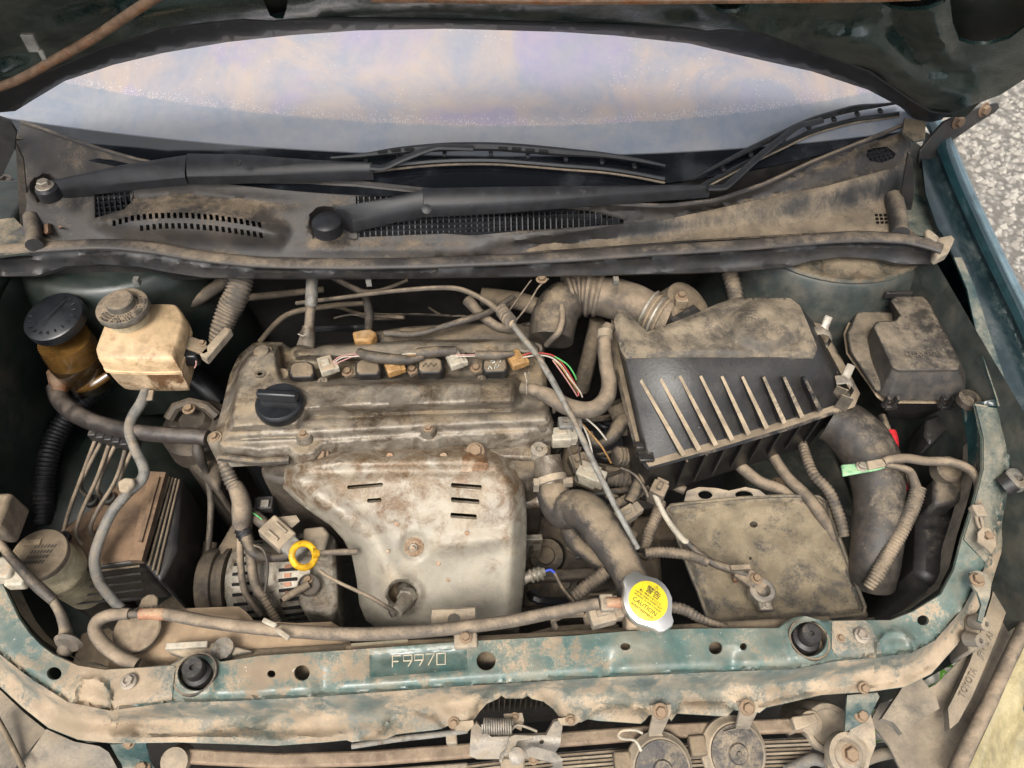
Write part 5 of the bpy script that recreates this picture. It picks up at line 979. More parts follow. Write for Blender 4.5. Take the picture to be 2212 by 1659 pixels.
part(B().sheet([(930, 1345), (934, 1318), (1026, 1314), (1028, 1365), (925, 1368)], [circ(981, 1337, 14, 18, 12)], lambda U, V: .80-.03*(V-1310)/60, step=10, drop=(0, .003, -.003)), 'tab', 'bracket_tan', t); bolt_px(t, 1006, 1377, .812, 24); part(B().box(P(1006, 1385, .80), (.03, .02, .012)), 'foot', 'bracket_tan', t, bev=.003)
# fan shroud edge behind the support
sh = thing('fan_shroud', 'dusty fan shroud edge with faded yellow caution sticker', 'fan shroud', P(800, 1400, .7))
pb([(745, 1392), (900, 1380), (1000, 1378), (1240, 1368), (1345, 1358), (1345, 1372), (1000, 1392), (745, 1408)], .775, .60, 'top_edge', 'tan_dust', sh, .004); part(B().sheet([(758, 1390), (880, 1381), (882, 1387), (760, 1397)], [], .777, step=20, drop=(0, 0, -.001)), 'sticker', 'washer_tank', sh)
pb([(1140, 1365), (1200, 1350), (1260, 1345), (1340, 1345), (1340, 1362), (1150, 1378)], .70, .5, 'shroud_side', 'tan_dark', sh, .006)
b = B()
for k in range(3): b.tube([P(1200+70*k, 1355-8*k, .76), P(1194+70*k, 1338-8*k, .77), P(1215+70*k, 1328-8*k, .775), P(1260+70*k, 1325-8*k, .775)], .005, 6)
part(b, 'rib', 'hose_tan', sh)
# front-left lamp panel
t = thing('headlamp_housing', 'dusty grey plastic headlamp housing under the left corner of the support', 'headlamp', P(100, 1650, .55))
part(B().sheet([(-60, 1480), (0, 1490), (50, 1538), (100, 1578), (80, 1600), (30, 1662), (-60, 1662)], [], .665, step=15), 'rear_panel', 'panel_tan', t); part(B().sheet([(100, 1575), (160, 1602), (215, 1612), (235, 1625), (255, 1662), (255, 1700), (20, 1700), (40, 1662)], [], lambda U, V: .668-.02*ss(1600, 1660, V), step=12, drop=(0, 0, -.06)), 'front_panel', 'panel_tan', t, angle=40)
part(hose_b([(-10, 1545, .69, 12), (20, 1600, .68, 12), (50, 1660, .67, 12)]), 'edge_bead', 'tan_dark', t)
t = thing('lamp_bracket', 'bent steel bracket hanging below the left end of the support', 'bracket', P(300, 1640, .6))
part(B().sheet([(238, 1608), (315, 1605), (322, 1640), (335, 1662), (270, 1668)], [], lambda U, V: .71-.05*ss(1605, 1660, V), step=10), 'plate', 'rail_paint', t); bolt_px(t, 308, 1660, .665, 30)
# ================================================================== middle: hoses and cables
t = thing('radiator_hose', 'thick dusty upper radiator hose snaking from the engine to the radiator', 'hose', P(1280, 1250, .7))
part(hose_b([(1182, 985, .80, 58), (1186, 1015, .79, 62), (1190, 1045, .78, 66)], seg=16), 'outlet_neck', 'alu_dirty', t); part(hose_b([(1186, 1032, .785, 76), (1190, 1046, .782, 78)], seg=16), 'clamp', 'bracket_tan', t)
part(hose_b([(1188, 1040, .775, 68), (1200, 1080, .765, 74), (1218, 1102, .765, 80), (1242, 1098, .78, 84), (1272, 1110, .795, 86), (1300, 1145, .80, 84), (1330, 1190, .80, 80), (1356, 1235, .80, 76), (1372, 1275, .80, 74), (1378, 1300, .795, 74)], seg=20, n=8), 'hose', 'hose_rad', t)
part(B().box(P(1158, 1048, .79), (.008, .012, .02)), 'clamp_ear', 'bracket_tan', t); part(B().box(P(1226, 1042, .79), (.014, .010, .012)), 'clamp_ear', 'bracket_tan', t)
hose('bypass_hose', 'small curved hose hidden under the thick radiator hose', 'hose', [(1225, 1130, .70, 40), (1240, 1170, .68, 38), (1275, 1200, .67, 34), (1300, 1225, .66, 32)], 'hose_rad')
t = thing('pcv_hose', 'dusty hose bent in a hook from valve cover up beside the air box', 'hose', P(1250, 890, .85))
part(hose_b([(1128, 838, .87, 26), (1150, 842, .875, 28), (1172, 848, .876, 30)], seg=12), 'sleeve', 'hose_tan', t)
part(hose_b([(1165, 846, .876, 32), (1190, 858, .876, 36), (1225, 878, .874, 38), (1262, 886, .874, 38), (1290, 880, .874, 38), (1310, 858, .874, 36), (1316, 828, .878, 34), (1310, 790, .885, 33), (1306, 750, .892, 32), (1308, 720, .896, 32), (1318, 705, .90, 30)], seg=14, n=8), 'hose', 'hose_tan', t)
part(B().tube([P(1138, 852, .892), P(1138, 822, .895), P(1134, 805, .90), P(1142, 804, .90), P(1142, 820, .896)], .0012, 5), 'spring_clip', 'steel_bolt', t); part(hose_b([(1308, 716, .90, 36), (1307, 732, .897, 36)]), 'clamp', 'bracket_tan', t)
# throttle cable
t = thing('throttle_cable', 'long dusty throttle cable running diagonally over the engine', 'cable', P(1200, 850, .9))
part(hose_b([(640, 655, .86, 9), (760, 640, .89, 9), (840, 630, .915, 9), (880, 626, .925, 10), (940, 622, .935, 10), (990, 624, .94, 11), (1035, 642, .94, 12), (1068, 664, .938, 13), (1092, 684, .935, 16)], seg=8), 'upper_cable', 'hose_tan', t)
part(hose_b([(1088, 680, .935, 24), (1096, 694, .933, 22), (1108, 700, .932, 20)]), 'joint', 'tan_dust', t)
part(hose_b([(1102, 694, .933, 13), (1122, 720, .93, 13), (1160, 768, .925, 13), (1185, 808, .92, 14), (1215, 862, .91, 14), (1250, 930, .895, 14), (1285, 1005, .87, 14), (1330, 1095, .84, 13), (1378, 1185, .81, 12)], seg=10), 'lower_cable', 'hose_grey', t)
for k in range(5): part(B().lathe([(.010, -.0012), (.0115, 0), (.010, .0012)], P(1084+5*k, 672+6*k, .936), (.5, -.6, .3), 14), 'wire_winding', 'hose_tan', t)
part(hose_b([(1115, 692, .935, 4), (1140, 660, .94, 4), (1160, 625, .945, 4), (1172, 612, .95, 4), (1185, 602, .955, 4)]), 'tie_wire', 'hose_tan', t); part(hose_b([(1094, 680, .937, 3), (1115, 650, .94, 3), (1140, 615, .945, 3), (1148, 605, .95, 3)]), 'tie_wire', 'hose_tan', t)
bolt_px(body, 1170, 604, .955, 22, mat='rust_bolt')
# dark background lines at the firewall
for i, (ln, lb, m, wd) in enumerate((([(340, 705, .82, 26), (380, 672, .85, 26), (430, 645, .86, 27), (480, 610, .87, 27), (520, 575, .88, 27)], 'thick grey pipe running up behind the cream reservoir', 'hose_tan', 26), ([(400, 680, .82, 18), (470, 650, .83, 18), (560, 640, .83, 16), (700, 625, .83, 14)], 'dark pipe crossing in shadow behind the engine', 'tan_dark', 16), ([(560, 740, .80, 12), (620, 680, .82, 12), (720, 660, .83, 12), (800, 655, .83, 10)], 'thin brown pipe behind the valve cover', 'tan_dark', 10), ([(720, 600, .88, 12), (760, 620, .885, 13), (790, 632, .885, 15), (830, 625, .885, 9), (880, 605, .885, 7)], 'sagging grey cable tied below the cowl strip', 'hose_tan', 10), ([(790, 640, .86, 16), (798, 680, .85, 20), (795, 715, .85, 16)], 'black rubber hose dropping behind the valve cover', 'hose_black', 18), ([(830, 720, .87, 14), (900, 722, .87, 14), (960, 705, .875, 14), (1010, 690, .88, 16), (1060, 672, .88, 14), (1110, 640, .88, 12)], 'black wiring loom along the back of the valve cover', 'hose_black', 14), ([(1010, 648, .87, 26), (1040, 680, .865, 22), (1075, 705, .86, 20), (1110, 712, .85, 18)], 'taped tan loom bundle left of the throttle cable joint', 'hose_tan', 20), ([(1205, 630, .90, 14), (1215, 680, .895, 15), (1208, 715, .89, 15), (1195, 730, .88, 13), (1180, 745, .86, 13)], 'thin bent hose in front of the intake bellows', 'hose_tan', 14), ([(1040, 640, .84, 40), (1120, 650, .84, 40), (1180, 670, .84, 40)], 'shadowed intake pipe behind the throttle cable joint', 'tan_dark', 40))):
    hose('rear_pipe', lb, 'pipe', ln, m)
hose('heater_conduit', 'fat corrugated conduit rising to the cowl beside the cream reservoir', 'conduit', [(470, 740, .86, 36), (478, 710, .88, 44), (495, 670, .90, 50), (512, 635, .92, 50), (524, 595, .935, 46)], 'conduit_tan', corr=.0075, seg=14)
solo(pbox(B(), [(430, 765), (485, 705), (500, 710), (490, 722), (445, 775)], .90, .885), 'reservoir_strap', 'bracket_tan', 'flat tan metal strap beside the cream reservoir', 'strap', bev=.002)
solo(pbox(B(), [(760, 715), (800, 708), (815, 718), (800, 735), (765, 735)], .872, .85), 'fuel_rail_block', 'orange_plug', 'yellowed fuel fitting behind the valve cover', 'fitting', bev=.004)
ep(pbox(B(), [(800, 712), (880, 700), (1080, 690), (1180, 700), (1180, 728), (800, 738)], .845, .70), 'intake_manifold', 'block_dirty', bev=.01)
# intake bellows and throttle body
t = thing('intake_duct', 'dusty ribbed rubber intake duct leading into the air box', 'duct', P(1300, 660, .85))
part(hose_b([(1190, 735, .85, 95), (1195, 700, .86, 100), (1205, 668, .87, 100), (1228, 645, .875, 92)], seg=20), 'elbow', 'hose_black', t)
part(hose_b([(1222, 640, .875, 92), (1250, 634, .878, 96), (1280, 636, .88, 94), (1300, 640, .88, 90)], corr=.016, seg=24, depth=.14), 'bellows', 'hose_tan', t)
part(hose_b([(1296, 640, .88, 84), (1330, 646, .885, 88), (1370, 660, .888, 92), (1410, 680, .89, 92), (1440, 692, .888, 88)], seg=24), 'pipe', 'hose_tan', t)
for k in range(4): part(hose_b([(1400+9*k, 674+5*k, .89, 99-k*2), (1404+9*k, 676+5*k, .89, 99-k*2)], seg=24), 'clamp_band', 'tan_dust' if k % 2 else 'alu_light', t)
bolt_px(t, 1472, 640, .92, 22); part(B().box(P(1470, 652, .91), (.02, .016, .02)), 'clamp_lug', 'tan_dust', t, bev=.002)
part(B().lathe([(.05, -.04), (.05, 0), (.044, .004), (.03, .004)], P(1490, 668, .885), (.5, -.2, .8), 26), 'meter_flange', 'tan_dark', t); part(B().box(P(1480, 690, .905), (.05, .022, .02), (Vector((1, .6, .1)).normalized(), Vector((-.6, 1, 0)).normalized(), Vector((0, 0, 1)))), 'airflow_plug', 'black_plastic', t, bev=.002)
hose('tower_conduit', 'dusty corrugated hose rising behind the air box to the cowl', 'conduit', [(1590, 650, .88, 34), (1585, 620, .89, 34), (1575, 590, .90, 34)], 'conduit_tan', corr=.010)
hose('strut_hose', 'shadowed pipe standing between the bellows and the air box', 'pipe', [(1290, 690, .80, 34), (1275, 760, .74, 34), (1255, 840, .66, 36)], 'tan_dark')
# clutter between engine and air box
CLUT = [([(1196, 890, .80, 9), (1200, 875, .815, 9), (1222, 885, .815, 9), (1240, 888, .81, 9)], 'flat tan bracket bar beneath the throttle cable', 'bracket_tan', 0), ([(1330, 870, .78, 46), (1345, 905, .76, 44), (1352, 930, .74, 40)], 'shadowed hose left of the air box', 'tan_dark', 0),
 ([(1270, 935, .76, 22), (1290, 960, .75, 18), (1320, 945, .76, 30), (1345, 910, .77, 36), (1370, 905, .77, 34)], 'dusty hose bend reaching under the air box', 'hose_rad', 0), ([(1240, 960, .72, 40), (1230, 1000, .70, 40), (1225, 1050, .68, 38)], 'tan hose dropping beside the coolant neck', 'tan_dark', 0),
 ([(1330, 985, .72, 42), (1360, 988, .71, 42), (1400, 995, .70, 40)], 'wide corrugated conduit just under the air box lip', 'conduit_tan', .009), ([(1310, 1030, .69, 38), (1350, 1035, .69, 38), (1400, 1050, .68, 36)], 'second corrugated conduit below the air box lip', 'conduit_tan', .009),
 ([(1400, 1000, .76, 32), (1380, 1045, .75, 30), (1360, 1085, .74, 28)], 'smooth hose slanting from the air box lip to the conduits', 'hose_rad', 0), ([(1340, 1010, .78, 6), (1370, 1025, .775, 7), (1392, 1055, .77, 8), (1400, 1075, .765, 8)], 'thin black wire curving under the air box', 'hose_black', 0),
 ([(1330, 1090, .72, 24), (1370, 1070, .73, 24), (1400, 1050, .74, 24)], 'short corrugated conduit beside the throttle cable end', 'conduit_tan', .007), ([(1390, 1190, .70, 26), (1402, 1150, .70, 26), (1420, 1110, .70, 26), (1425, 1085, .70, 26)], 'upright corrugated conduit left of the battery tray', 'conduit_tan', .007),
 ([(1240, 1290, .70, 30), (1270, 1265, .71, 30), (1310, 1235, .72, 30)], 'black ribbed conduit emerging under the radiator hose', 'conduit_tan', .007), ([(1445, 1310, .78, 24), (1480, 1318, .78, 24), (1520, 1340, .775, 20), (1570, 1356, .77, 16)], 'ribbed conduit between radiator cap and battery tray', 'conduit_tan', .007),
 ([(1392, 1195, .735, 22), (1440, 1193, .735, 24), (1490, 1200, .735, 24), (1530, 1216, .735, 20)], 'ribbed conduit lying onto the battery tray', 'conduit_tan', .0065), ([(1400, 1000, .69, 20), (1440, 1040, .69, 20), (1480, 1060, .69, 20)], 'tan pipe under the front edge of the air box', 'hose_tan', 0),
 ([(1670, 985, .70, 24), (1700, 1030, .70, 24), (1750, 1080, .70, 26), (1790, 1140, .69, 28), (1830, 1220, .68, 26)], 'taped tan loom running down right of the battery tray', 'hose_tan', 0), ([(1730, 950, .72, 20), (1755, 1020, .73, 22), (1790, 1060, .73, 24), (1815, 1120, .72, 24), (1825, 1160, .71, 24)], 'ribbed loom right of the battery tray', 'conduit_tan', .008),
 ([(1590, 1000, .70, 26), (1640, 1040, .70, 26), (1690, 1060, .69, 26), (1740, 1110, .68, 26)], 'fat tan hose under the air box above the tray', 'hose_tan', 0), ([(1290, 1085, .66, 30), (1330, 1130, .66, 30), (1370, 1160, .65, 28)], 'pale gearbox hose beside the radiator hose', 'hose_tan', 0),
 ([(1870, 960, .80, 6), (1885, 1010, .78, 6), (1900, 1060, .76, 6)], 'thin dark wire hanging in front of the air duct', 'hose_black', 0), ([(1935, 1245, .66, 16), (1945, 1200, .68, 16), (1980, 1190, .69, 14), (2000, 1180, .69, 14)], 'branching tan cable beside the right lamp', 'hose_tan', 0)]
for ln, lb, m, co in CLUT: hose('conduit' if co else 'small_hose', lb, 'conduit' if co else 'hose', ln, m, corr=co)
def plug(u, v, z, size, mat, label, rot=0.):
    t = thing('wiring_connector', label, 'connector', P(u, v, z)); X = Vector((math.cos(rot), math.sin(rot), 0)); Y = Vector((-math.sin(rot), math.cos(rot), 0)); Z = Vector((0, 0, 1)); p = P(u, v, z)
    part(B().box(p, size, (X, Y, Z)), 'housing', mat, t, bev=.002); part(B().box(p+X*size[0]*.62, (size[0]*.4, size[1]*.8, size[2]*.8), (X, Y, Z)), 'collar', mat, t, bev=.0015); part(B().box(p+Z*size[2]*.55, (size[0]*.5, size[1]*.3, size[2]*.3), (X, Y, Z)), 'latch', mat, t, bev=.001)
plug(1212, 945, .81, (.030, .024, .024), 'white_plug', 'white plug right of the valve cover corner'); plug(1225, 918, .82, (.028, .02, .02), 'hose_grey', 'grey cam sensor plug under the flat bracket bar'); plug(1270, 1025, .76, (.034, .028, .028), 'white_plug', 'cream square plug beside the throttle cable', -.5)
plug(1350, 1115, .74, (.036, .022, .02), 'bracket_tan', 'tan flat plug at the throttle cable end', .5); plug(1250, 1000, .74, (.03, .026, .02), 'hose_tan', 'dusty plug between coolant neck and conduits', .3); plug(1420, 1065, .76, (.024, .024, .036), 'hose_tan', 'tan cylindrical plug above the battery tray corner', 1.)
plug(1300, 1330, .80, (.034, .026, .02), 'bracket_tan', 'tan plug fixed beneath the radiator filler', .2); plug(1310, 1305, .815, (.018, .022, .018), 'bracket_tan', 'tan hose clamp block next to the radiator cap', 0)
wires('tangle of thin tan wires below the throttle cable', [[(1240, 900, 0), (1262, 925, -.01), (1275, 960, -.03), (1282, 1000, -.05)], [(1248, 905, 0), (1275, 935, -.02), (1300, 965, -.03), (1320, 1000, -.06)], [(1236, 930, 0), (1250, 970, -.02), (1258, 1010, -.05), (1275, 1040, -.06)], [(1262, 900, .01), (1290, 925, 0), (1310, 950, -.02)], [(1225, 960, -.02), (1240, 1005, -.04), (1248, 1040, -.06)]], .82, ['wire_white', 'orange_plug', 'hose_black', 'wire_white', 'hose_black'], 4)
rw = random.Random(3)
for lb, (u0, u1, v0, v1), z0, nn in (('tangle of dark wires and thin pipes in the shadow behind the valve cover', (580, 1170, 640, 715), .80, 6), ('tangle of dusty wires under the hook shaped hose', (1200, 1400, 880, 1080), .70, 20), ('web of thin wires between the gearbox and the tray', (1150, 1440, 1090, 1330), .58, 12)):
    t = thing('wire_tangle', lb, 'wires', P((u0+u1)/2, (v0+v1)/2, z0))
    for k in range(nn):
        a_ = rw.uniform(u0, u1); c_ = rw.uniform(v0, v1); du = rw.uniform(90, 220)*rw.choice((-1, 1)); dv = rw.uniform(-50, 50); w_ = rw.choice((5, 6, 8, 10, 14, 20))
        pts = [(min(max(a_+du*q, u0), u1)+rw.uniform(-8, 8), min(max(c_+dv*q, v0), v1)+rw.uniform(-8, 8), z0+rw.uniform(-.02, .02), w_) for q in (0, .3, .6, 1)]
        part(hose_b(pts, seg=7), 'wire', rw.choice(('hose_black', 'conduit_dark', 'tan_dark', 'hose_black')), t)
# radiator filler and cap
rd = thing('radiator', 'dust caked radiator with dark vertical fins behind the condenser', 'radiator', (.05, -.02, .3))
part(B().box((.02, .022, .57), (1.0, .03, .36)), 'core', 'fin_dark', rd); part(B().box((.02, .02, .762), (.86, .036, .02)), 'top_tank', 'tan_dark', rd, bev=.006)
for k in range(110): part(B().box((-.43+.0083*k, .003, .62), (.0016, .006, .22)), 'fin', 'tan_dark', rd) if k == 0 else None
f0 = [o for o in COL.objects if o.name == 'fin'][-1]
for k in range(1, 105): o = f0.copy(); COL.objects.link(o); o.parent = rd; o.location.x = .0083*k
part(B().lathe([(.021, -.07), (.021, .0)], P(1396, 1318, .82), seg=24), 'filler_neck', 'tan_dust', rd); part(B().box(P(1392, 1338, .79), (.055, .03, .04)), 'filler_base', 'tan_dust', rd, bev=.005)
part(hose_b([(1310, 1302, .822, 24), (1335, 1302, .822, 24), (1365, 1304, .82, 22)]), 'overflow_spout', 'orange_tape', rd)
rc = thing('pressure_cap', 'silver two eared radiator cap with a yellow caution disc', 'radiator cap', P(1400, 1300, .83))
c0 = P(1400, 1298, .845); zc_ = Vector((.05, -.12, 1)).normalized(); A1 = (P(1440, 1345, .845)-P(1362, 1246, .845)); A1 = (A1-zc_*A1.dot(zc_)).normalized(); A2 = zc_.cross(A1)
half0 = [(-.0405, .006), (-.037, .011), (-.030, .0135), (-.024, .019), (-.016, .0255), (-.006, .0285), (.004, .0285), (.014, .026), (.023, .019), (.030, .0135), (.037, .011), (.0405, .006)]
half = [(x*1.02, y*1.13) for x, y in half0]
ol = half+[(x, -y) for x, y in half[::-1]]
part(B().loft([[c0+A1*x*k+A2*y*k+zc_*h for x, y in ol] for k, h in ((.96, -.014), (1., -.012), (1.0, -.003), (.97, 0), (.90, .0008))]), 'plate', 'cap_silver', rc, angle=50)
part(B().lathe([(.0255, 0), (.0252, .0014), (.0245, .0018), (0, .0018)], c0, zc_, 40), 'disc', 'cap_yellow', rc)
TX = (P(1440, 1312, .845)-P(1360, 1282, .845)); TX = Vector((.76, -.65, 0)).normalized(); TY = Vector((.65, .76, 0))
TX = (TX-zc_*TX.dot(zc_)).normalized(); TY = zc_.cross(TX)
for s_, dy, sz, m in (('⚠', .0190, .0075, 'ink'), ('警告', .0118, .0105, 'ink'), ('熱い時あけないこと', .0048, .0036, 'ink'), ('NEVER OPEN WHEN HOT', .0008, .0034, 'ink'), ('NE JAMAIS OUVRIR A CHAUD', -.0030, .0030, 'ink'), ('CAUTION', -.0095, .0078, 'ink'), ('AVERTISSEMENT', -.0162, .0044, 'ink')):
    text(s_, sz, c0+zc_*.0021+TY*dy, TX, TY, m, rc, 'caution_lettering', .0002)
# ================================================================== air box
ab = thing('air_filter_box', 'big black air filter box with dusty lid and ribbed front', 'air filter box', P(1600, 900, .75))
AT = [(1335, 668), (1352, 671), (1372, 692), (1398, 717), (1430, 706), (1500, 678), (1550, 656), (1585, 645), (1640, 643), (1707, 644), (1728, 660), (1748, 706), (1766, 752), (1758, 772), (1650, 771), (1500, 770), (1352, 774), (1341, 756), (1333, 725), (1326, 692)]
AB = [(1337, 690), (1352, 694), (1375, 715), (1400, 740), (1440, 730), (1505, 705), (1560, 685), (1600, 672), (1660, 670), (1725, 676), (1760, 700), (1798, 770), (1838, 845), (1826, 872), (1690, 915), (1550, 958), (1408, 1000), (1386, 972), (1358, 850), (1335, 750)]
def zab(U, V):
    z = .945-.006*ss(14, 0, sdist(U, V, AT)); q = np.hypot((U-1652)/80, (V-703)/56); z += .011*ss(1.02, .55, q)-.002*ss(.12, 0, np.abs(q-1.04))
    for k in range(3): z += .0022*np.exp(-(sdist(U, V, [(1455+k*6, 712-k*9), (1550, 700-k*8)], False)/3.5)**2)
    return z
part(B().sheet(AT, [], zab, step=6, drop=(0, 0, -.006)), 'lid_top', 'airbox_top', ab, angle=60)
def r2(poly, z, out=0.):
    t = pz(poly, z)
    if out:
        c = sum(t, Vector())/len(t); t = [p+(p-c).normalized()*out for p in t]
    return t
lof(ab, 'lid', 'airbox_side', [r2(AB, .850), [a*.5+c*.5 for a, c in zip(r2(AB, .850), r2(AT, .938))], [q_*.995+(sum(r2(AT, .936), Vector())/len(AT))*.005 for q_ in r2(AT, .938)]], angle=75)
lof(ab, 'flange', 'flange_plastic', [r2(AB, .833, .004), r2(AB, .834, .013), r2(AB, .849, .014), r2(AB, .853, .008), r2(AB, .853, -.004)], angle=40)
cB = r2(AB, .832); cc = sum(cB, Vector())/len(cB); lof(ab, 'lower_box', 'airbox_side', [[Vector((cc.x+(p.x-cc.x)*.94, cc.y+(p.y-cc.y)*.94, .70)) for p in cB], [Vector((cc.x+(p.x-cc.x)*.97, cc.y+(p.y-cc.y)*.97, .775)) for p in cB], [Vector((cc.x+(p.x-cc.x)*.985, cc.y+(p.y-cc.y)*.985, .834)) for p in cB]], angle=50)
pA, pB_, pC = P(1380, 772, .938), P(1740, 772, .938), P(1550, 958, .85); nF = (pB_-pA).cross(pC-pA).normalized()
if nF.dot(Vector(CAM)-pA) < 0: nF = -nF
ft = [1377, 1422, 1467, 1512, 1558, 1602, 1648, 1692, 1735]; fb = [(1471, 979), (1504, 968), (1539, 957), (1574, 946), (1609, 934), (1648, 922), (1685, 910), (1723, 898), (1762, 885)]
for i, (u, (ub, vb_)) in enumerate(zip(ft, fb)):
    a = Pp(u, 810+.6*i, pA, nF)+nF*.003; c = P(ub, vb_, .860); d = (c-a).normalized(); s_ = d.cross(nF).normalized()*.0034
    vs2 = [a+s_*.6, a-s_*.6, c-s_+nF*.017, c+s_+nF*.017, a+s_*.6-nF*.008, a-s_*.6-nF*.008, c-s_-nF*.02, c+s_-nF*.02]
    part(B().add(vs2, [(0, 1, 2, 3), (4, 7, 6, 5), (0, 4, 5, 1), (3, 2, 6, 7), (0, 3, 7, 4), (1, 5, 6, 2)]), 'fin', 'fin_mat', ab)
for i in range(8):
    u, v = 1484+42*i, 1002-14.5*i; u2, v2 = u+22+i*2, v+52-2*i
    a = P(u, v-4, .832); c = a+Vector((.003, .006, -.088)); d = (c-a).normalized(); n_ = Vector((-.25, -1, .2)).normalized(); s_ = d.cross(n_).normalized()*.0016
    part(B().add([a+s_, a-s_, c-s_*.7, c+s_*.7, a+s_+n_*-.02, a-s_-n_*.02, c-s_-n_*.02, c+s_-n_*.02], [(0, 1, 2, 3), (4, 7, 6, 5), (0, 4, 5, 1), (3, 2, 6, 7), (0, 3, 7, 4), (1, 5, 6, 2)]), 'lower_fin', 'flange_plastic', ab)
for (u, v) in ((1775, 722), (1822, 828)):       # spring clips
    q = P(u, v, .885); k = part(B().tube([q+Vector(d) for d in ((-.014, .002, .006), (-.002, 0, .010), (.008, -.002, .006), (.016, -.004, -.004), (.016, -.006, -.018), (.006, -.006, -.026))], .0085, 8, flat=.18), 'spring_clip', 'latch_metal', ab)
    part(B().tube([q+Vector(d) for d in ((.002, .004, .008), (.006, .012, .018), (.010, .018, .022))], .006, 8, flat=.2), 'clip_tongue', 'latch_metal', ab)
for i in range(6): a = P(1768+11*i, 775+19*i, .872); part(B().box(a, (.02, .002, .03), (Vector((1, -.3, -.3)).normalized(), Vector((.3, 1, 0)).normalized(), Vector((0, 0, 1)))), 'corner_rib', 'airbox_top', ab)
part(B().box(P(1395, 985, .855), (.022, .02, .008)).box(P(1380, 968, .86), (.012, .012, .02)), 'hinge_tab', 'airbox_side', ab, bev=.002)
# fresh-air snorkel
t = thing('air_snorkel', 'matte black air duct dropping from the air box toward the lamp', 'duct', P(1900, 1100, .7))
part(hose_b([(1795, 905, .79, 100), (1830, 925, .79, 112), (1868, 965, .785, 116), (1892, 1020, .775, 112), (1900, 1080, .76, 108), (1898, 1140, .745, 104), (1890, 1210, .72, 100), (1882, 1260, .69, 96)], seg=20, n=8), 'duct', 'duct_black', t)
# fuse box
fx = thing('fuse_box', 'black fuse box with dusty stepped cover next to the right wing', 'fuse box', P(1980, 900, .75))
FT = [(1922, 648), (1934, 640), (1992, 640), (2006, 652), (2040, 715), (2076, 786), (2072, 802), (1940, 803), (1926, 796), (1905, 750), (1884, 706), (1894, 694), (1934, 693), (1944, 680)]
FB = [(1915, 660), (1930, 652), (2000, 650), (2020, 665), (2055, 740), (2090, 840), (2084, 868), (1918, 866), (1898, 852), (1878, 800), (1868, 740), (1878, 718), (1915, 712), (1925, 695)]
lof(fx, 'cover', 'fuse_cover', [r2(FB, .865), [a*.5+c*.5+Vector((0, 0, .006)) for a, c in zip(r2(FB, .865), r2(FT, .91))], r2(FT, .910), [p*.97+(sum(r2(FT, .915), Vector())/14)*.03 for p in r2(FT, .915)]], angle=50, bev=.005, seg=3)
lof(fx, 'low_cover', 'fuse_cover', [r2([(1826, 722), (1848, 672), (1862, 668), (1935, 670), (1930, 760), (1905, 852), (1892, 850), (1832, 762)], .858), r2([(1830, 720), (1850, 678), (1864, 674), (1930, 676), (1925, 755), (1900, 846), (1890, 842), (1836, 757)], .878)], angle=50, bev=.004)
lof(fx, 'cover_rim', 'fin_edge', [r2([(1826, 722), (1848, 670), (1935, 660), (2010, 650), (2094, 842), (2088, 870), (1912, 868), (1896, 856), (1832, 764)], .853, .002), r2([(1826, 722), (1848, 670), (1935, 660), (2010, 650), (2094, 842), (2088, 870), (1912, 868), (1896, 856), (1832, 764)], .857, .003)])
lof(fx, 'base', 'black_plastic', [r2([(1845, 725), (1860, 690), (1935, 680), (2000, 670), (2080, 850), (2070, 905), (1915, 905), (1905, 880), (1848, 770)], .76), r2([(1828, 722), (1850, 672), (1935, 662), (2008, 652), (2092, 842), (2086, 868), (1912, 866), (1896, 854), (1834, 764)], .852)], angle=40, bev=.004)
for u in (1922, 2042): part(B().box(P(u-8, 868, .868), (.005, .008, .022)).box(P(u+12, 868, .868), (.005, .008, .022)).box(P(u+2, 880, .855), (.018, .006, .008)), 'cover_latch', 'black_plastic', fx, bev=.001)
part(B().box(P(1940, 636, .912), (.044, .006, .012)), 'rear_latch', 'black_plastic', fx, bev=.001)
text('RELAY FUSE', .011, P(1995, 765, .9165), (1, .02, 0), (0, 1, 0), 'fuse_cover', fx, 'cover_lettering')
pb([(2000, 905), (2040, 890), (2050, 925), (2010, 960), (1998, 940)], .80, .74, 'mount_foot', 'black_plastic', fx, .004)
# right inner corner: lamp back and sheet metal
t = thing('headlamp_unit', 'dark dusty back of the right headlamp unit', 'headlamp', P(2050, 1200, .6))
pb([(2010, 1030), (2060, 1010), (2110, 1020), (2100, 1080), (2070, 1200), (2040, 1270), (1980, 1240), (1985, 1120)], .76, .55, 'rear_case', 'black_plastic', t, .012); pb([(2020, 1025), (2085, 1010), (2105, 1030), (2075, 1085), (2020, 1090)], .80, .74, 'bulb_cover', 'fuse_cover', t, .01); part(B().lathe([(.02, 0), (.02, .02), (.016, .024)], P(2035, 1020, .80), (0, -.3, 1), 18), 'adjuster', 'tan_dark', t)
pb([(1960, 1160), (2010, 1150), (2025, 1250), (1975, 1265)], .70, .55, 'lower_case', 'panel_tan', t, .01)
part(B().sheet([(2106, 872), (2122, 945), (2122, 1015), (2100, 1095), (2085, 1110), (2095, 1015), (2092, 945), (2080, 880)], [], lambda U, V: .89-.08*ss(870, 1100, V)-.02*ss(2115, 2085, U), step=10), 'rail_side', 'rail_paint', body)
part(B().tube([P(2167, 1052, .875), P(2188, 1040, .885)], .014, 18), 'rubber_stop', 'black_plastic', body); part(B().lathe([(.016, 0), (.016, .012), (.012, .014), (.006, .014), (.005, .008)], P(2188, 1042, .872), seg=22), 'rubber_stop', 'hose_grey', body)
pb([(2186, 905), (2205, 905), (2215, 925), (2250, 1010), (2235, 1020), (2200, 950)], .905, .897, 'wing_tab', 'rail_paint', body, .002)
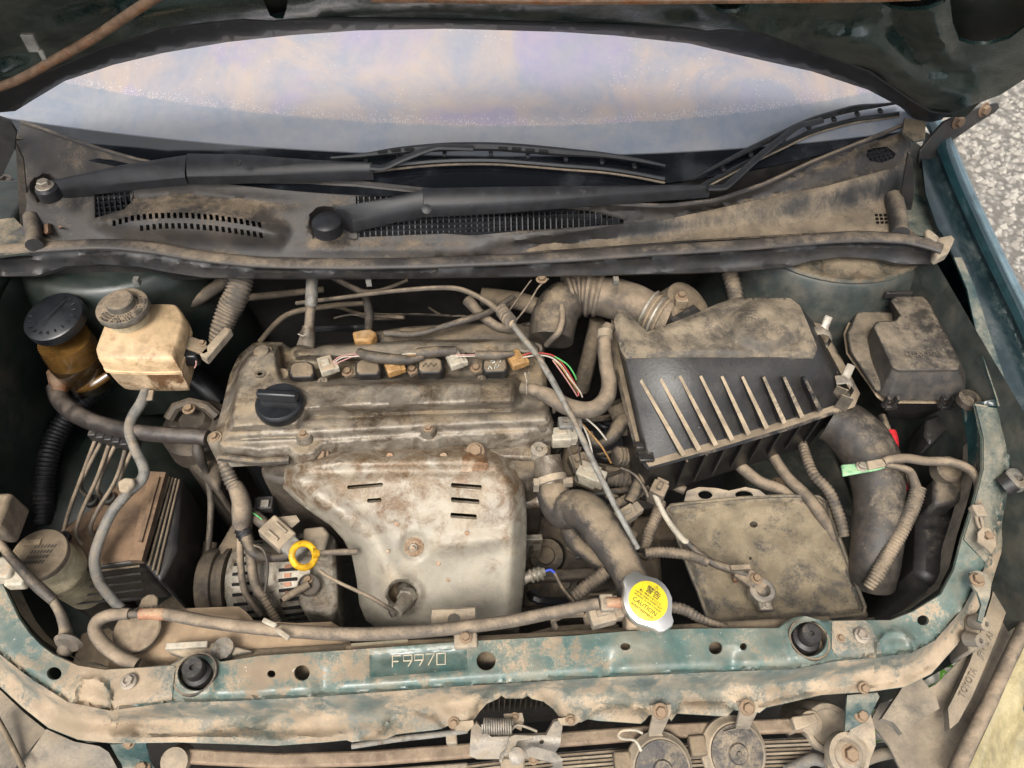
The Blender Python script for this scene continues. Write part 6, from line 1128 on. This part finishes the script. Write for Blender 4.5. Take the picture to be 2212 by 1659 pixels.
part(B().lathe([(.016, -.01), (.016, .0), (.009, .001), (.008, -.005)], P(2096, 860, .90), seg=18), 'grommet', 'hose_black', body)
# ================================================================== battery tray and leads
bt = thing('battery_tray', 'empty dusty plastic battery tray', 'tray', P(1650, 1200, .66))
TO = [(1440, 1102), (1448, 1092), (1500, 1086), (1600, 1076), (1700, 1071), (1768, 1073), (1786, 1086), (1800, 1130), (1830, 1210), (1868, 1312), (1864, 1326), (1800, 1334), (1650, 1342), (1545, 1350), (1532, 1344), (1510, 1280), (1470, 1180)]
def ztr(U, V):
    e = sdist(U, V, TO); return .69+.010*ss(16, 0, e)+.004*np.exp(-((e-22)/5)**2)-.004*ss(24, 60, e)
part(B().sheet(TO, [circ(1628, 1133, 9, 14, 7), circ(1621, 1206, 3.5, 10)], ztr, step=7, drop=(0, 0, -.012)), 'tray', 'tray_plastic', bt, angle=60)
part(B().tube([P(u, v, .7005) for u, v in TO+TO[:1]], .0032, 8), 'rim', 'tray_plastic', bt)
part(B().box(P(1700, 1230, .655), (.2, .17, .02)), 'tray_support', 'tan_dark', bt, bev=.004)
t = thing('battery_bracket', 'tan steel bracket with two large holes behind the battery tray', 'bracket', P(1570, 1070, .68))
part(B().sheet([(1478, 1082), (1484, 1060), (1510, 1052), (1545, 1054), (1575, 1060), (1610, 1052), (1640, 1058), (1660, 1074), (1600, 1074), (1500, 1086)], [circ(1524, 1068, 16, 18, 10), circ(1608, 1068, 20, 18, 10)], lambda U, V: .715-.02*ss(1055, 1085, V), step=6), 'plate', 'bracket_tan', t)
t = thing('positive_battery_lead', 'battery lead with corroded clamp lying on the tray', 'battery cable', P(1600, 1250, .7))
part(hose_b([(1412, 1055, .77, 16), (1420, 1080, .765, 13), (1440, 1120, .755, 12), (1470, 1160, .745, 14), (1485, 1172, .742, 14)]), 'bare_section', 'white_plug', t); part(hose_b([(1482, 1170, .742, 15), (1510, 1196, .735, 16), (1540, 1216, .73, 18), (1580, 1230, .73, 20), (1615, 1242, .73, 16)]), 'black_section', 'hose_black', t)
p = P(1645, 1278, .725); part(B().lathe([(.017, -.012), (.019, -.010), (.019, .006), (.017, .008), (.011, .008), (.0105, -.008)], p, seg=20), 'post_clamp', 'latch_metal', t, angle=40)
part(B().box(P(1622, 1252, .728), (.045, .026, .010), (Vector((.7, -.7, 0)), Vector((.7, .7, 0)), Vector((0, 0, 1)))), 'clamp_bar', 'hose_tan', t, bev=.002); part(B().box(P(1650, 1305, .722), (.02, .022, .014)), 'clamp_jaw', 'latch_metal', t, bev=.003)
bolt_px(t, 1634, 1250, .735, 22); bolt_px(t, 1656, 1308, .73, 16, mat='steel_bolt'); part(B().box(P(1598, 1228, .735), (.03, .008, .012)), 'fuse_clip', 'hose_tan', t, bev=.001); part(B().box(P(1590, 1245, .715), (.012, .016, .012)), 'fuse_link', 'prop_rust', t, bev=.002)
t = thing('negative_battery_lead', 'earth lead with green taped terminal reaching the right rail', 'battery cable', P(2000, 1010, .75))
gq = [P(u, v, .835) for u, v in ((1818, 1003), (1850, 1000), (1895, 993), (1912, 990), (1914, 1008), (1896, 1014), (1860, 1020), (1822, 1027))]
part(B().prism(gq, (0, 0, -.006)), 'terminal', 'green_tape', t, bev=.002); part(B().prism([tuple(P(u, v, .840)) for u, v in ((1872, 995), (1912, 988), (1915, 1006), (1878, 1014))], (0, 0, -.005)), 'lug', 'bracket_tan', t, bev=.002); bolt_px(t, 1861, 1008, .837, 22, mat='steel_bolt')
part(hose_b([(1908, 998, .838, 18), (1925, 992, .84, 20), (1960, 990, .842, 21), (2000, 996, .845, 20), (2050, 998, .85, 20), (2090, 1012, .855, 20), (2112, 1040, .858, 20), (2114, 1075, .858, 19), (2108, 1100, .858, 18)], seg=12), 'cable', 'hose_tan', t)
part(hose_b([(1912, 1004, .836, 10), (1945, 1010, .832, 14), (1965, 1018, .825, 18), (1975, 1040, .81, 20), (1980, 1056, .80, 22)]), 'second_cable', 'hose_tan', t); part(B().box(P(2112, 1105, .86), (.016, .018, .012)), 'clip', 'bracket_tan', t, bev=.002)
for a in (-5, 5): part(hose_b([(2112+a, 1112, .86, 7), (2116+a, 1128, .86, 7), (2120+a*.6, 1142, .86, 6)]), 'crimp_wire', 'bracket_tan', t)
part(B().sheet([(2112, 1150), (2124, 1138), (2138, 1142), (2150, 1160), (2152, 1180), (2142, 1196), (2126, 1180), (2112, 1168)], [circ(2132, 1160, 6, 12)], .862, step=8, drop=(0, 0, -.003)), 'ring_lug', 'bracket_tan', t)
hose('lamp_conduit', 'long ribbed conduit slanting down beside the black air duct', 'conduit', [(1984, 1052, .80, 30), (1975, 1085, .79, 31), (1950, 1140, .775, 32), (1920, 1195, .76, 32), (1895, 1240, .745, 30), (1875, 1270, .73, 24)], 'conduit_tan', corr=.0062, seg=14)
for u, v, z, lb in ((1925, 950, .80, 'red tape band on the cable below the fuse box'), (1945, 1045, .78, 'red tape band behind the ribbed lamp conduit')): hose('tape_band', lb, 'tape', [(u-2, v-16, z, 24), (u+2, v, z, 25), (u+4, v+14, z, 24)], 'red_tape')
hose('fuse_cable', 'cable dropping from the fuse box through the red tape', 'cable', [(1905, 900, .79, 18), (1918, 935, .795, 19), (1932, 975, .79, 20), (1945, 1010, .78, 20), (1952, 1050, .775, 20), (1950, 1090, .77, 18)], 'hose_rad')
t = thing('lamp_stay', 'small black bracket bolted to the right rail', 'bracket', P(2115, 1320, .8))
part(B().sheet([(2095, 1236), (2112, 1232), (2132, 1240), (2142, 1260), (2138, 1290), (2128, 1322), (2122, 1345), (2112, 1340), (2120, 1305), (2112, 1280), (2098, 1262)], [], lambda U, V: .846-.02*ss(1270, 1340, V), step=7), 'plate', 'rail_paint', t); bolt_px(t, 2110, 1253, .849, 28)
t = thing('stay_spacers', 'pair of small plastic spacer bosses on the right lamp trim', 'bracket', P(2120, 1365, .75)); 
for u, v in ((2130, 1348), (2118, 1384)): part(B().lathe([(.010, -.02), (.009, .0), (.0035, .001), (.003, -.006)], P(u, v, .775), (.3, -.5, 1), 16), 'boss', 'panel_tan', t)
pb([(2085, 1330), (2120, 1320), (2120, 1400), (2095, 1410)], .755, .70, 'arm', 'panel_tan', t, .004)
# ================================================================== front right: lamp trim and lens
t = thing('lamp_trim', 'dusty grey plastic trim strip with embossed letters beside the headlamp lens', 'trim', P(2050, 1560, .6))
part(B().sheet([(2215, 1150), (2188, 1165), (2150, 1250), (2140, 1280), (2160, 1300), (2100, 1400), (2060, 1440), (2020, 1480), (1975, 1500), (1900, 1520), (1880, 1560), (1920, 1610), (1945, 1662), (1945, 1720), (2040, 1720), (2080, 1640), (2140, 1540), (2190, 1450), (2250, 1330), (2260, 1150)], [], lambda U, V: .705-.03*ss(2120, 2000, U)*ss(1440, 1560, V), step=14), 'base_panel', 'panel_tan', t, angle=50)
part(B().sheet([(1965, 1460), (1990, 1464), (2022, 1505), (2030, 1530), (1990, 1555), (1950, 1585), (1930, 1560), (1905, 1552), (1940, 1500)], [], lambda U, V: .728+.008*ss(1960, 2000, U), step=9, drop=(0, 0, -.012)), 'raised_flap', 'panel_tan', t, angle=40)
rail_c = [(2212, 1165), (2180, 1245), (2165, 1290), (2140, 1360), (2112, 1430), (2085, 1500), (2060, 1545), (2035, 1530)]
part(B().sheet([(2185, 1170), (2215, 1172), (2185, 1290), (2160, 1360), (2130, 1435), (2100, 1505), (2070, 1560), (2052, 1575), (2048, 1530), (2068, 1490), (2095, 1430), (2120, 1360), (2142, 1290), (2150, 1250)], [], .722, step=10, drop=(0, 0, -.014)), 'letter_strip', 'panel_tan', t, angle=40, bev=.002)
dX = (P(2160, 1330, .724)-P(2075, 1510, .724)).normalized(); dY = Vector((0, 0, 1)).cross(dX)
text('TOYOTA', .012, P(2092, 1475, .7235), dX, dY, 'panel_tan', t, 'trim_lettering', .0006); text('JPN  L  A1', .011, P(2130, 1392, .7235), dX, dY, 'panel_tan', t, 'trim_lettering', .0006)
part(hose_b([(2250, 1290, .735, 26), (2205, 1370, .735, 28), (2165, 1455, .73, 30), (2130, 1530, .725, 32), (2095, 1600, .72, 34), (2060, 1680, .71, 36)], seg=10), 'seal_bead', 'hose_tan', t)
lm = dusty('lens_plastic', (.34, .28, .14), .10, 0, .25, sc=9, up=.2, sharp=.2, coat=1., bump=.05, dcol=(.42, .36, .24))
t = thing('headlamp_lens', 'yellowed glossy headlamp lens at the right front corner', 'headlamp', P(2190, 1600, .6))
part(B().sheet([(2270, 1290), (2225, 1370), (2185, 1455), (2150, 1535), (2110, 1620), (2075, 1700), (2200, 1720), (2300, 1500), (2320, 1300)], [], lambda U, V: .715-.05*ss(0, 110, sdist(U, V, [(2270, 1290), (2185, 1455), (2110, 1620), (2075, 1700)], False))+.004*np.sin(U*.06), step=12, drop=(0, 0, -.02)), 'lens', 'lens_plastic', t, angle=70)
part(B().sheet([(2175, 1662), (2195, 1560), (2225, 1500), (2320, 1480), (2320, 1720), (2170, 1720)], [], lambda U, V: .70-.07*ss(1500, 1660, V), step=14), 'bumper_corner', 'fender_paint', body, angle=70)
# ================================================================== front middle: condenser, horns, latch, brackets
cd_ = thing('condenser', 'dust caked air conditioning condenser with brown header bar', 'condenser', (0, -.1, .4))
barp = [(372, 1632, .645), (600, 1644, .645), (800, 1638, .645), (1010, 1622, .645), (1210, 1598, .645), (1440, 1580, .645), (1600, 1572, .645), (1750, 1566, .645)]
q = [P(*a) for a in barp]; 
def beam(pts, w_, h_, name, mat, parent, off=Vector((0, 0, 0)), bev=.003):
    vs2 = [[p+off+Vector((0, -w_, h_)), p+off+Vector((0, w_, h_)), p+off+Vector((0, w_, -h_)), p+off+Vector((0, -w_, -h_))] for p in pts]; return part(B().loft(vs2), name, mat, parent, bev=bev)
beam(q, .009, .007, 'header_bar', 'condenser_bar', cd_); beam(q[:4], .012, .004, 'lower_bar', 'bracket_tan', cd_, Vector((0, -.024, -.012)))
for k in range(16):
    part(B().loft([[p+Vector((0, -.018-.0042*k, -.010-.005*k))+d for d in (Vector((0, -.0013, .0016)), Vector((0, .0013, .0016)), Vector((0, .0013, -.0016)), Vector((0, -.0013, -.0016)))] for p in q]), 'tube_row', 'bracket_tan' if k % 2 else 'tan_dark', cd_)
_a = [p+Vector((0, -.014, -.010)) for p in q]; _c = [p+Vector((0, -.095, -.105)) for p in q]; n = len(q)
part(B().add(_a+_c, [(i, i+1, n+i+1, n+i) for i in range(n-1)]), 'core', 'fin_dark', cd_)
bz = B()
for i in range(330):
    t_ = i/330*(n-1)*.999; k = int(t_); p = q[k].lerp(q[k+1], t_-k); bz.box(p+Vector((0, -.050, -.055)), (.0009, .10, .0022), (Vector((1, .0, 0)), Vector((0, -.65, -.76)), Vector((0, -.76, .65))))
bz.obj('core_fins', 'bracket_tan', cd_)['kind'] = 'stuff'
part(B().lathe([(.018, -.014), (.018, .014)], P(385, 1640, .645), (0, -.4, 1), 18), 'end_cap', 'bracket_tan', cd_); part(B().lathe([(.016, -.02), (.016, .006), (.012, .008)], P(1748, 1560, .65), (0, -.4, 1), 20), 'end_cap', 'bracket_tan', cd_)
pb([(1710, 1548), (1760, 1540), (1770, 1560), (1720, 1578)], .665, .63, 'end_bracket', 'bracket_tan', cd_, .002)
part(B().lathe([(.034, -.12), (.034, -.004), (.032, 0), (.026, .001), (.024, -.003), (0, -.003)], P(1792, 1573, .65), (-.1, -.3, 1), 30), 'receiver_drier', 'bracket_tan', cd_, angle=40)
for nm, u, v, z, lb, bu, bv in (('horn', 1590, 1626, .655, 'disc horn with scuffed face bolted under the horn bracket nearest the drier', 1614, 1528), ('horn', 1428, 1662, .66, 'disc horn with pale wire loop beside the hood latch', 1426, 1536)):
    t = thing(nm, lb, 'horn', P(u, v, z), 'disc horns'); p = P(u, v, z); n_ = Vector((.05, -.35, 1)).normalized()
    part(B().lathe([(.030, -.03), (.043, -.022), (.046, -.016), (.047, -.012), (.046, -.008), (.043, -.006), (.040, .002), (.039, .003), (.033, .0035)], p, n_, 40), 'shell', 'bracket_tan', t, angle=40); part(B().lathe([(.037, .002), (.0365, .006), (.014, .008), (.012, .011), (.004, .011), (.003, .013), (0, .013)], p, n_, 40), 'face', 'horn_black', t, angle=40)
    part(B().sheet([(bu-22, bv-12), (bu+24, bv-14), (bu+22, bv+10), (bu+4, bv+48), (u+14, v-52), (u-26, v-46), (bu-24, bv+45), (bu-16, bv+10)], [], lambda U, V: .748-.09*ss(bv-5, bv+75, V), step=8, drop=(0, .002, -.004)), 'bracket', 'bracket_tan', t, angle=60); bolt_px(t, bu, bv, .752, 30, nrm=(0, -.5, 1))
    part(B().box(p+Vector((-.05, .012, -.004)), (.024, .026, .016)), 'terminal', 'tan_dark', t, bev=.003)
hose('horn_wire', 'thin pale wire looped above the horn beside the latch', 'wire', [(1385, 1622, .70, 7), (1372, 1600, .705, 6), (1346, 1596, .71, 6), (1336, 1588, .71, 6), (1345, 1578, .712, 6), (1372, 1577, .712, 6), (1388, 1584, .71, 6)], 'white_plug')
lt = thing('hood_latch', 'dusty steel hood latch with coil spring on the radiator support', 'latch', P(1110, 1640, .62))
part(B().sheet([(1018, 1572), (1030, 1562), (1052, 1584), (1062, 1592), (1180, 1588), (1196, 1560), (1210, 1556), (1215, 1570), (1210, 1610), (1200, 1625), (1180, 1640), (1030, 1640), (1014, 1632)], [circ(1170, 1602, 5, 12)], lambda U, V: .742-.012*ss(1590, 1640, V), step=7, drop=(0, .004, -.005)), 'plate', 'latch_metal', lt, angle=50)
part(B().sheet([(974, 1560), (1022, 1556), (1024, 1566), (1010, 1580), (985, 1578)], [], .745, step=8), 'mount_ear', 'bracket_tan', lt); part(B().sheet([(1205, 1552), (1250, 1546), (1256, 1556), (1240, 1566), (1212, 1566)], [], .745, step=8), 'mount_ear', 'bracket_tan', lt); part(B().sheet([(1088, 1542), (1128, 1540), (1132, 1556), (1126, 1578), (1092, 1560)], [], lambda U, V: .747, step=8) if False else B().sheet([(1088, 1542), (1128, 1540), (1132, 1556), (1126, 1578), (1092, 1560)], [], .744, step=8), 'mount_ear', 'bracket_tan', lt)
sp = []; a0, a1 = P(1042, 1568, .752), P(1108, 1570, .752); ax_ = (a1-a0)
Ys = Vector((0, 0, 1)); Zs = ax_.normalized().cross(Ys)
for k in range(13*12+1): a = 6.28319*k/12; sp.append(a0+ax_*(k/156)+Ys*math.cos(a)*.0085+Zs*math.sin(a)*.0085)
part(B().tube(sp, .0014, 6), 'spring', 'latch_metal', lt); part(hose_b([(1106, 1576, .75, 5), (1118, 1566, .752, 5), (1140, 1572, .752, 6), (1160, 1580, .75, 6)]), 'spring_leg', 'latch_metal', lt)
part(B().sheet([(1098, 1592), (1112, 1586), (1150, 1588), (1152, 1596), (1118, 1600), (1110, 1625), (1090, 1632), (1084, 1648), (1078, 1645), (1080, 1628), (1094, 1616)], [], .762, step=6, drop=(0, 0, -.004)), 'catch_hook', 'latch_metal', lt, bev=.001)
part(B().sheet([(1136, 1622), (1150, 1612), (1200, 1625), (1215, 1640), (1216, 1700), (1196, 1700), (1194, 1648), (1140, 1634)], [], .757, step=7, drop=(0, 0, -.004)), 'safety_lever', 'latch_metal', lt, bev=.001); part(B().lathe([(.010, -.01), (.010, .006), (.006, .008)], P(1116, 1632, .757), (0, -.3, 1), 18), 'pivot', 'latch_metal', lt); bolt_px(lt, 1152, 1642, .75, 18)
pb([(1082, 1636), (1134, 1636), (1136, 1700), (1080, 1700)], .735, .70, 'lower_post', 'bracket_tan', lt, .003); pb([(962, 1578), (986, 1578), (988, 1606), (964, 1606)], .715, .70, 'cable_clip', 'bracket_tan', lt, .002)
hose('latch_cable', 'grey release cable leading into the hood latch', 'cable', [(760, 1612, .70, 12), (860, 1596, .705, 13), (950, 1586, .71, 13), (1010, 1578, .72, 12)], 'hose_grey')
br2 = thing('bumper_stay', 'curved tan steel stay with large pivot bolt below the right corner', 'bracket', P(1850, 1640, .58))
part(B().sheet([(1830, 1502), (1895, 1496), (1900, 1505), (1880, 1545), (1870, 1560), (1840, 1575), (1825, 1580)], [], lambda U, V: .735-.03*ss(1500, 1575, V), step=8), 'strap', 'rail_paint', br2); part(B().sheet([(1834, 1545), (1846, 1532), (1862, 1536), (1880, 1540), (1890, 1575), (1892, 1610), (1880, 1640), (1874, 1662), (1860, 1700), (1800, 1700), (1785, 1640), (1790, 1610), (1820, 1598), (1836, 1580)], [], lambda U, V: .70-.03*ss(1570, 1660, V)+.006*ss(20, 0, np.abs(sdist(U, V, [(1880, 1540), (1890, 1575), (1892, 1610), (1880, 1640)], False))), step=8, drop=(0, 0, -.01)), 'cam_plate', 'bracket_tan', br2, angle=50)
bolt_px(br2, 1860, 1544, .715, 28, nrm=(0, -.4, 1)); p = P(1832, 1630, .685); part(B().lathe([(.028, -.01), (.028, .004), (.022, .006), (.019, .002), (.016, .006), (.012, .007)], p, (.05, -.3, 1), 28), 'pivot_washer', 'bracket_tan', br2, angle=40); bolt(br2, p+Vector((0, 0, .005)), .009, 'rust_bolt', (.05, -.3, 1))
hose('front_hose', 'grey pipe elbow below the receiver drier', 'pipe', [(1700, 1665, .63, 24), (1730, 1650, .63, 24), (1760, 1640, .63, 26), (1790, 1650, .62, 26)], 'hose_grey'); hose('crossbar_tube', 'tan tube passing behind the curved steel stay', 'tube', [(1870, 1640, .64, 26), (1900, 1630, .64, 26), (1940, 1622, .64, 26)], 'panel_tan')
part(B().box((0, -.10, .30), (1.5, .10, .03)), 'lower_crossmember', 'floor_dark', body); part(B().box((0, -.16, .42), (1.4, .04, .10)), 'bumper_beam', 'floor_dark', body)
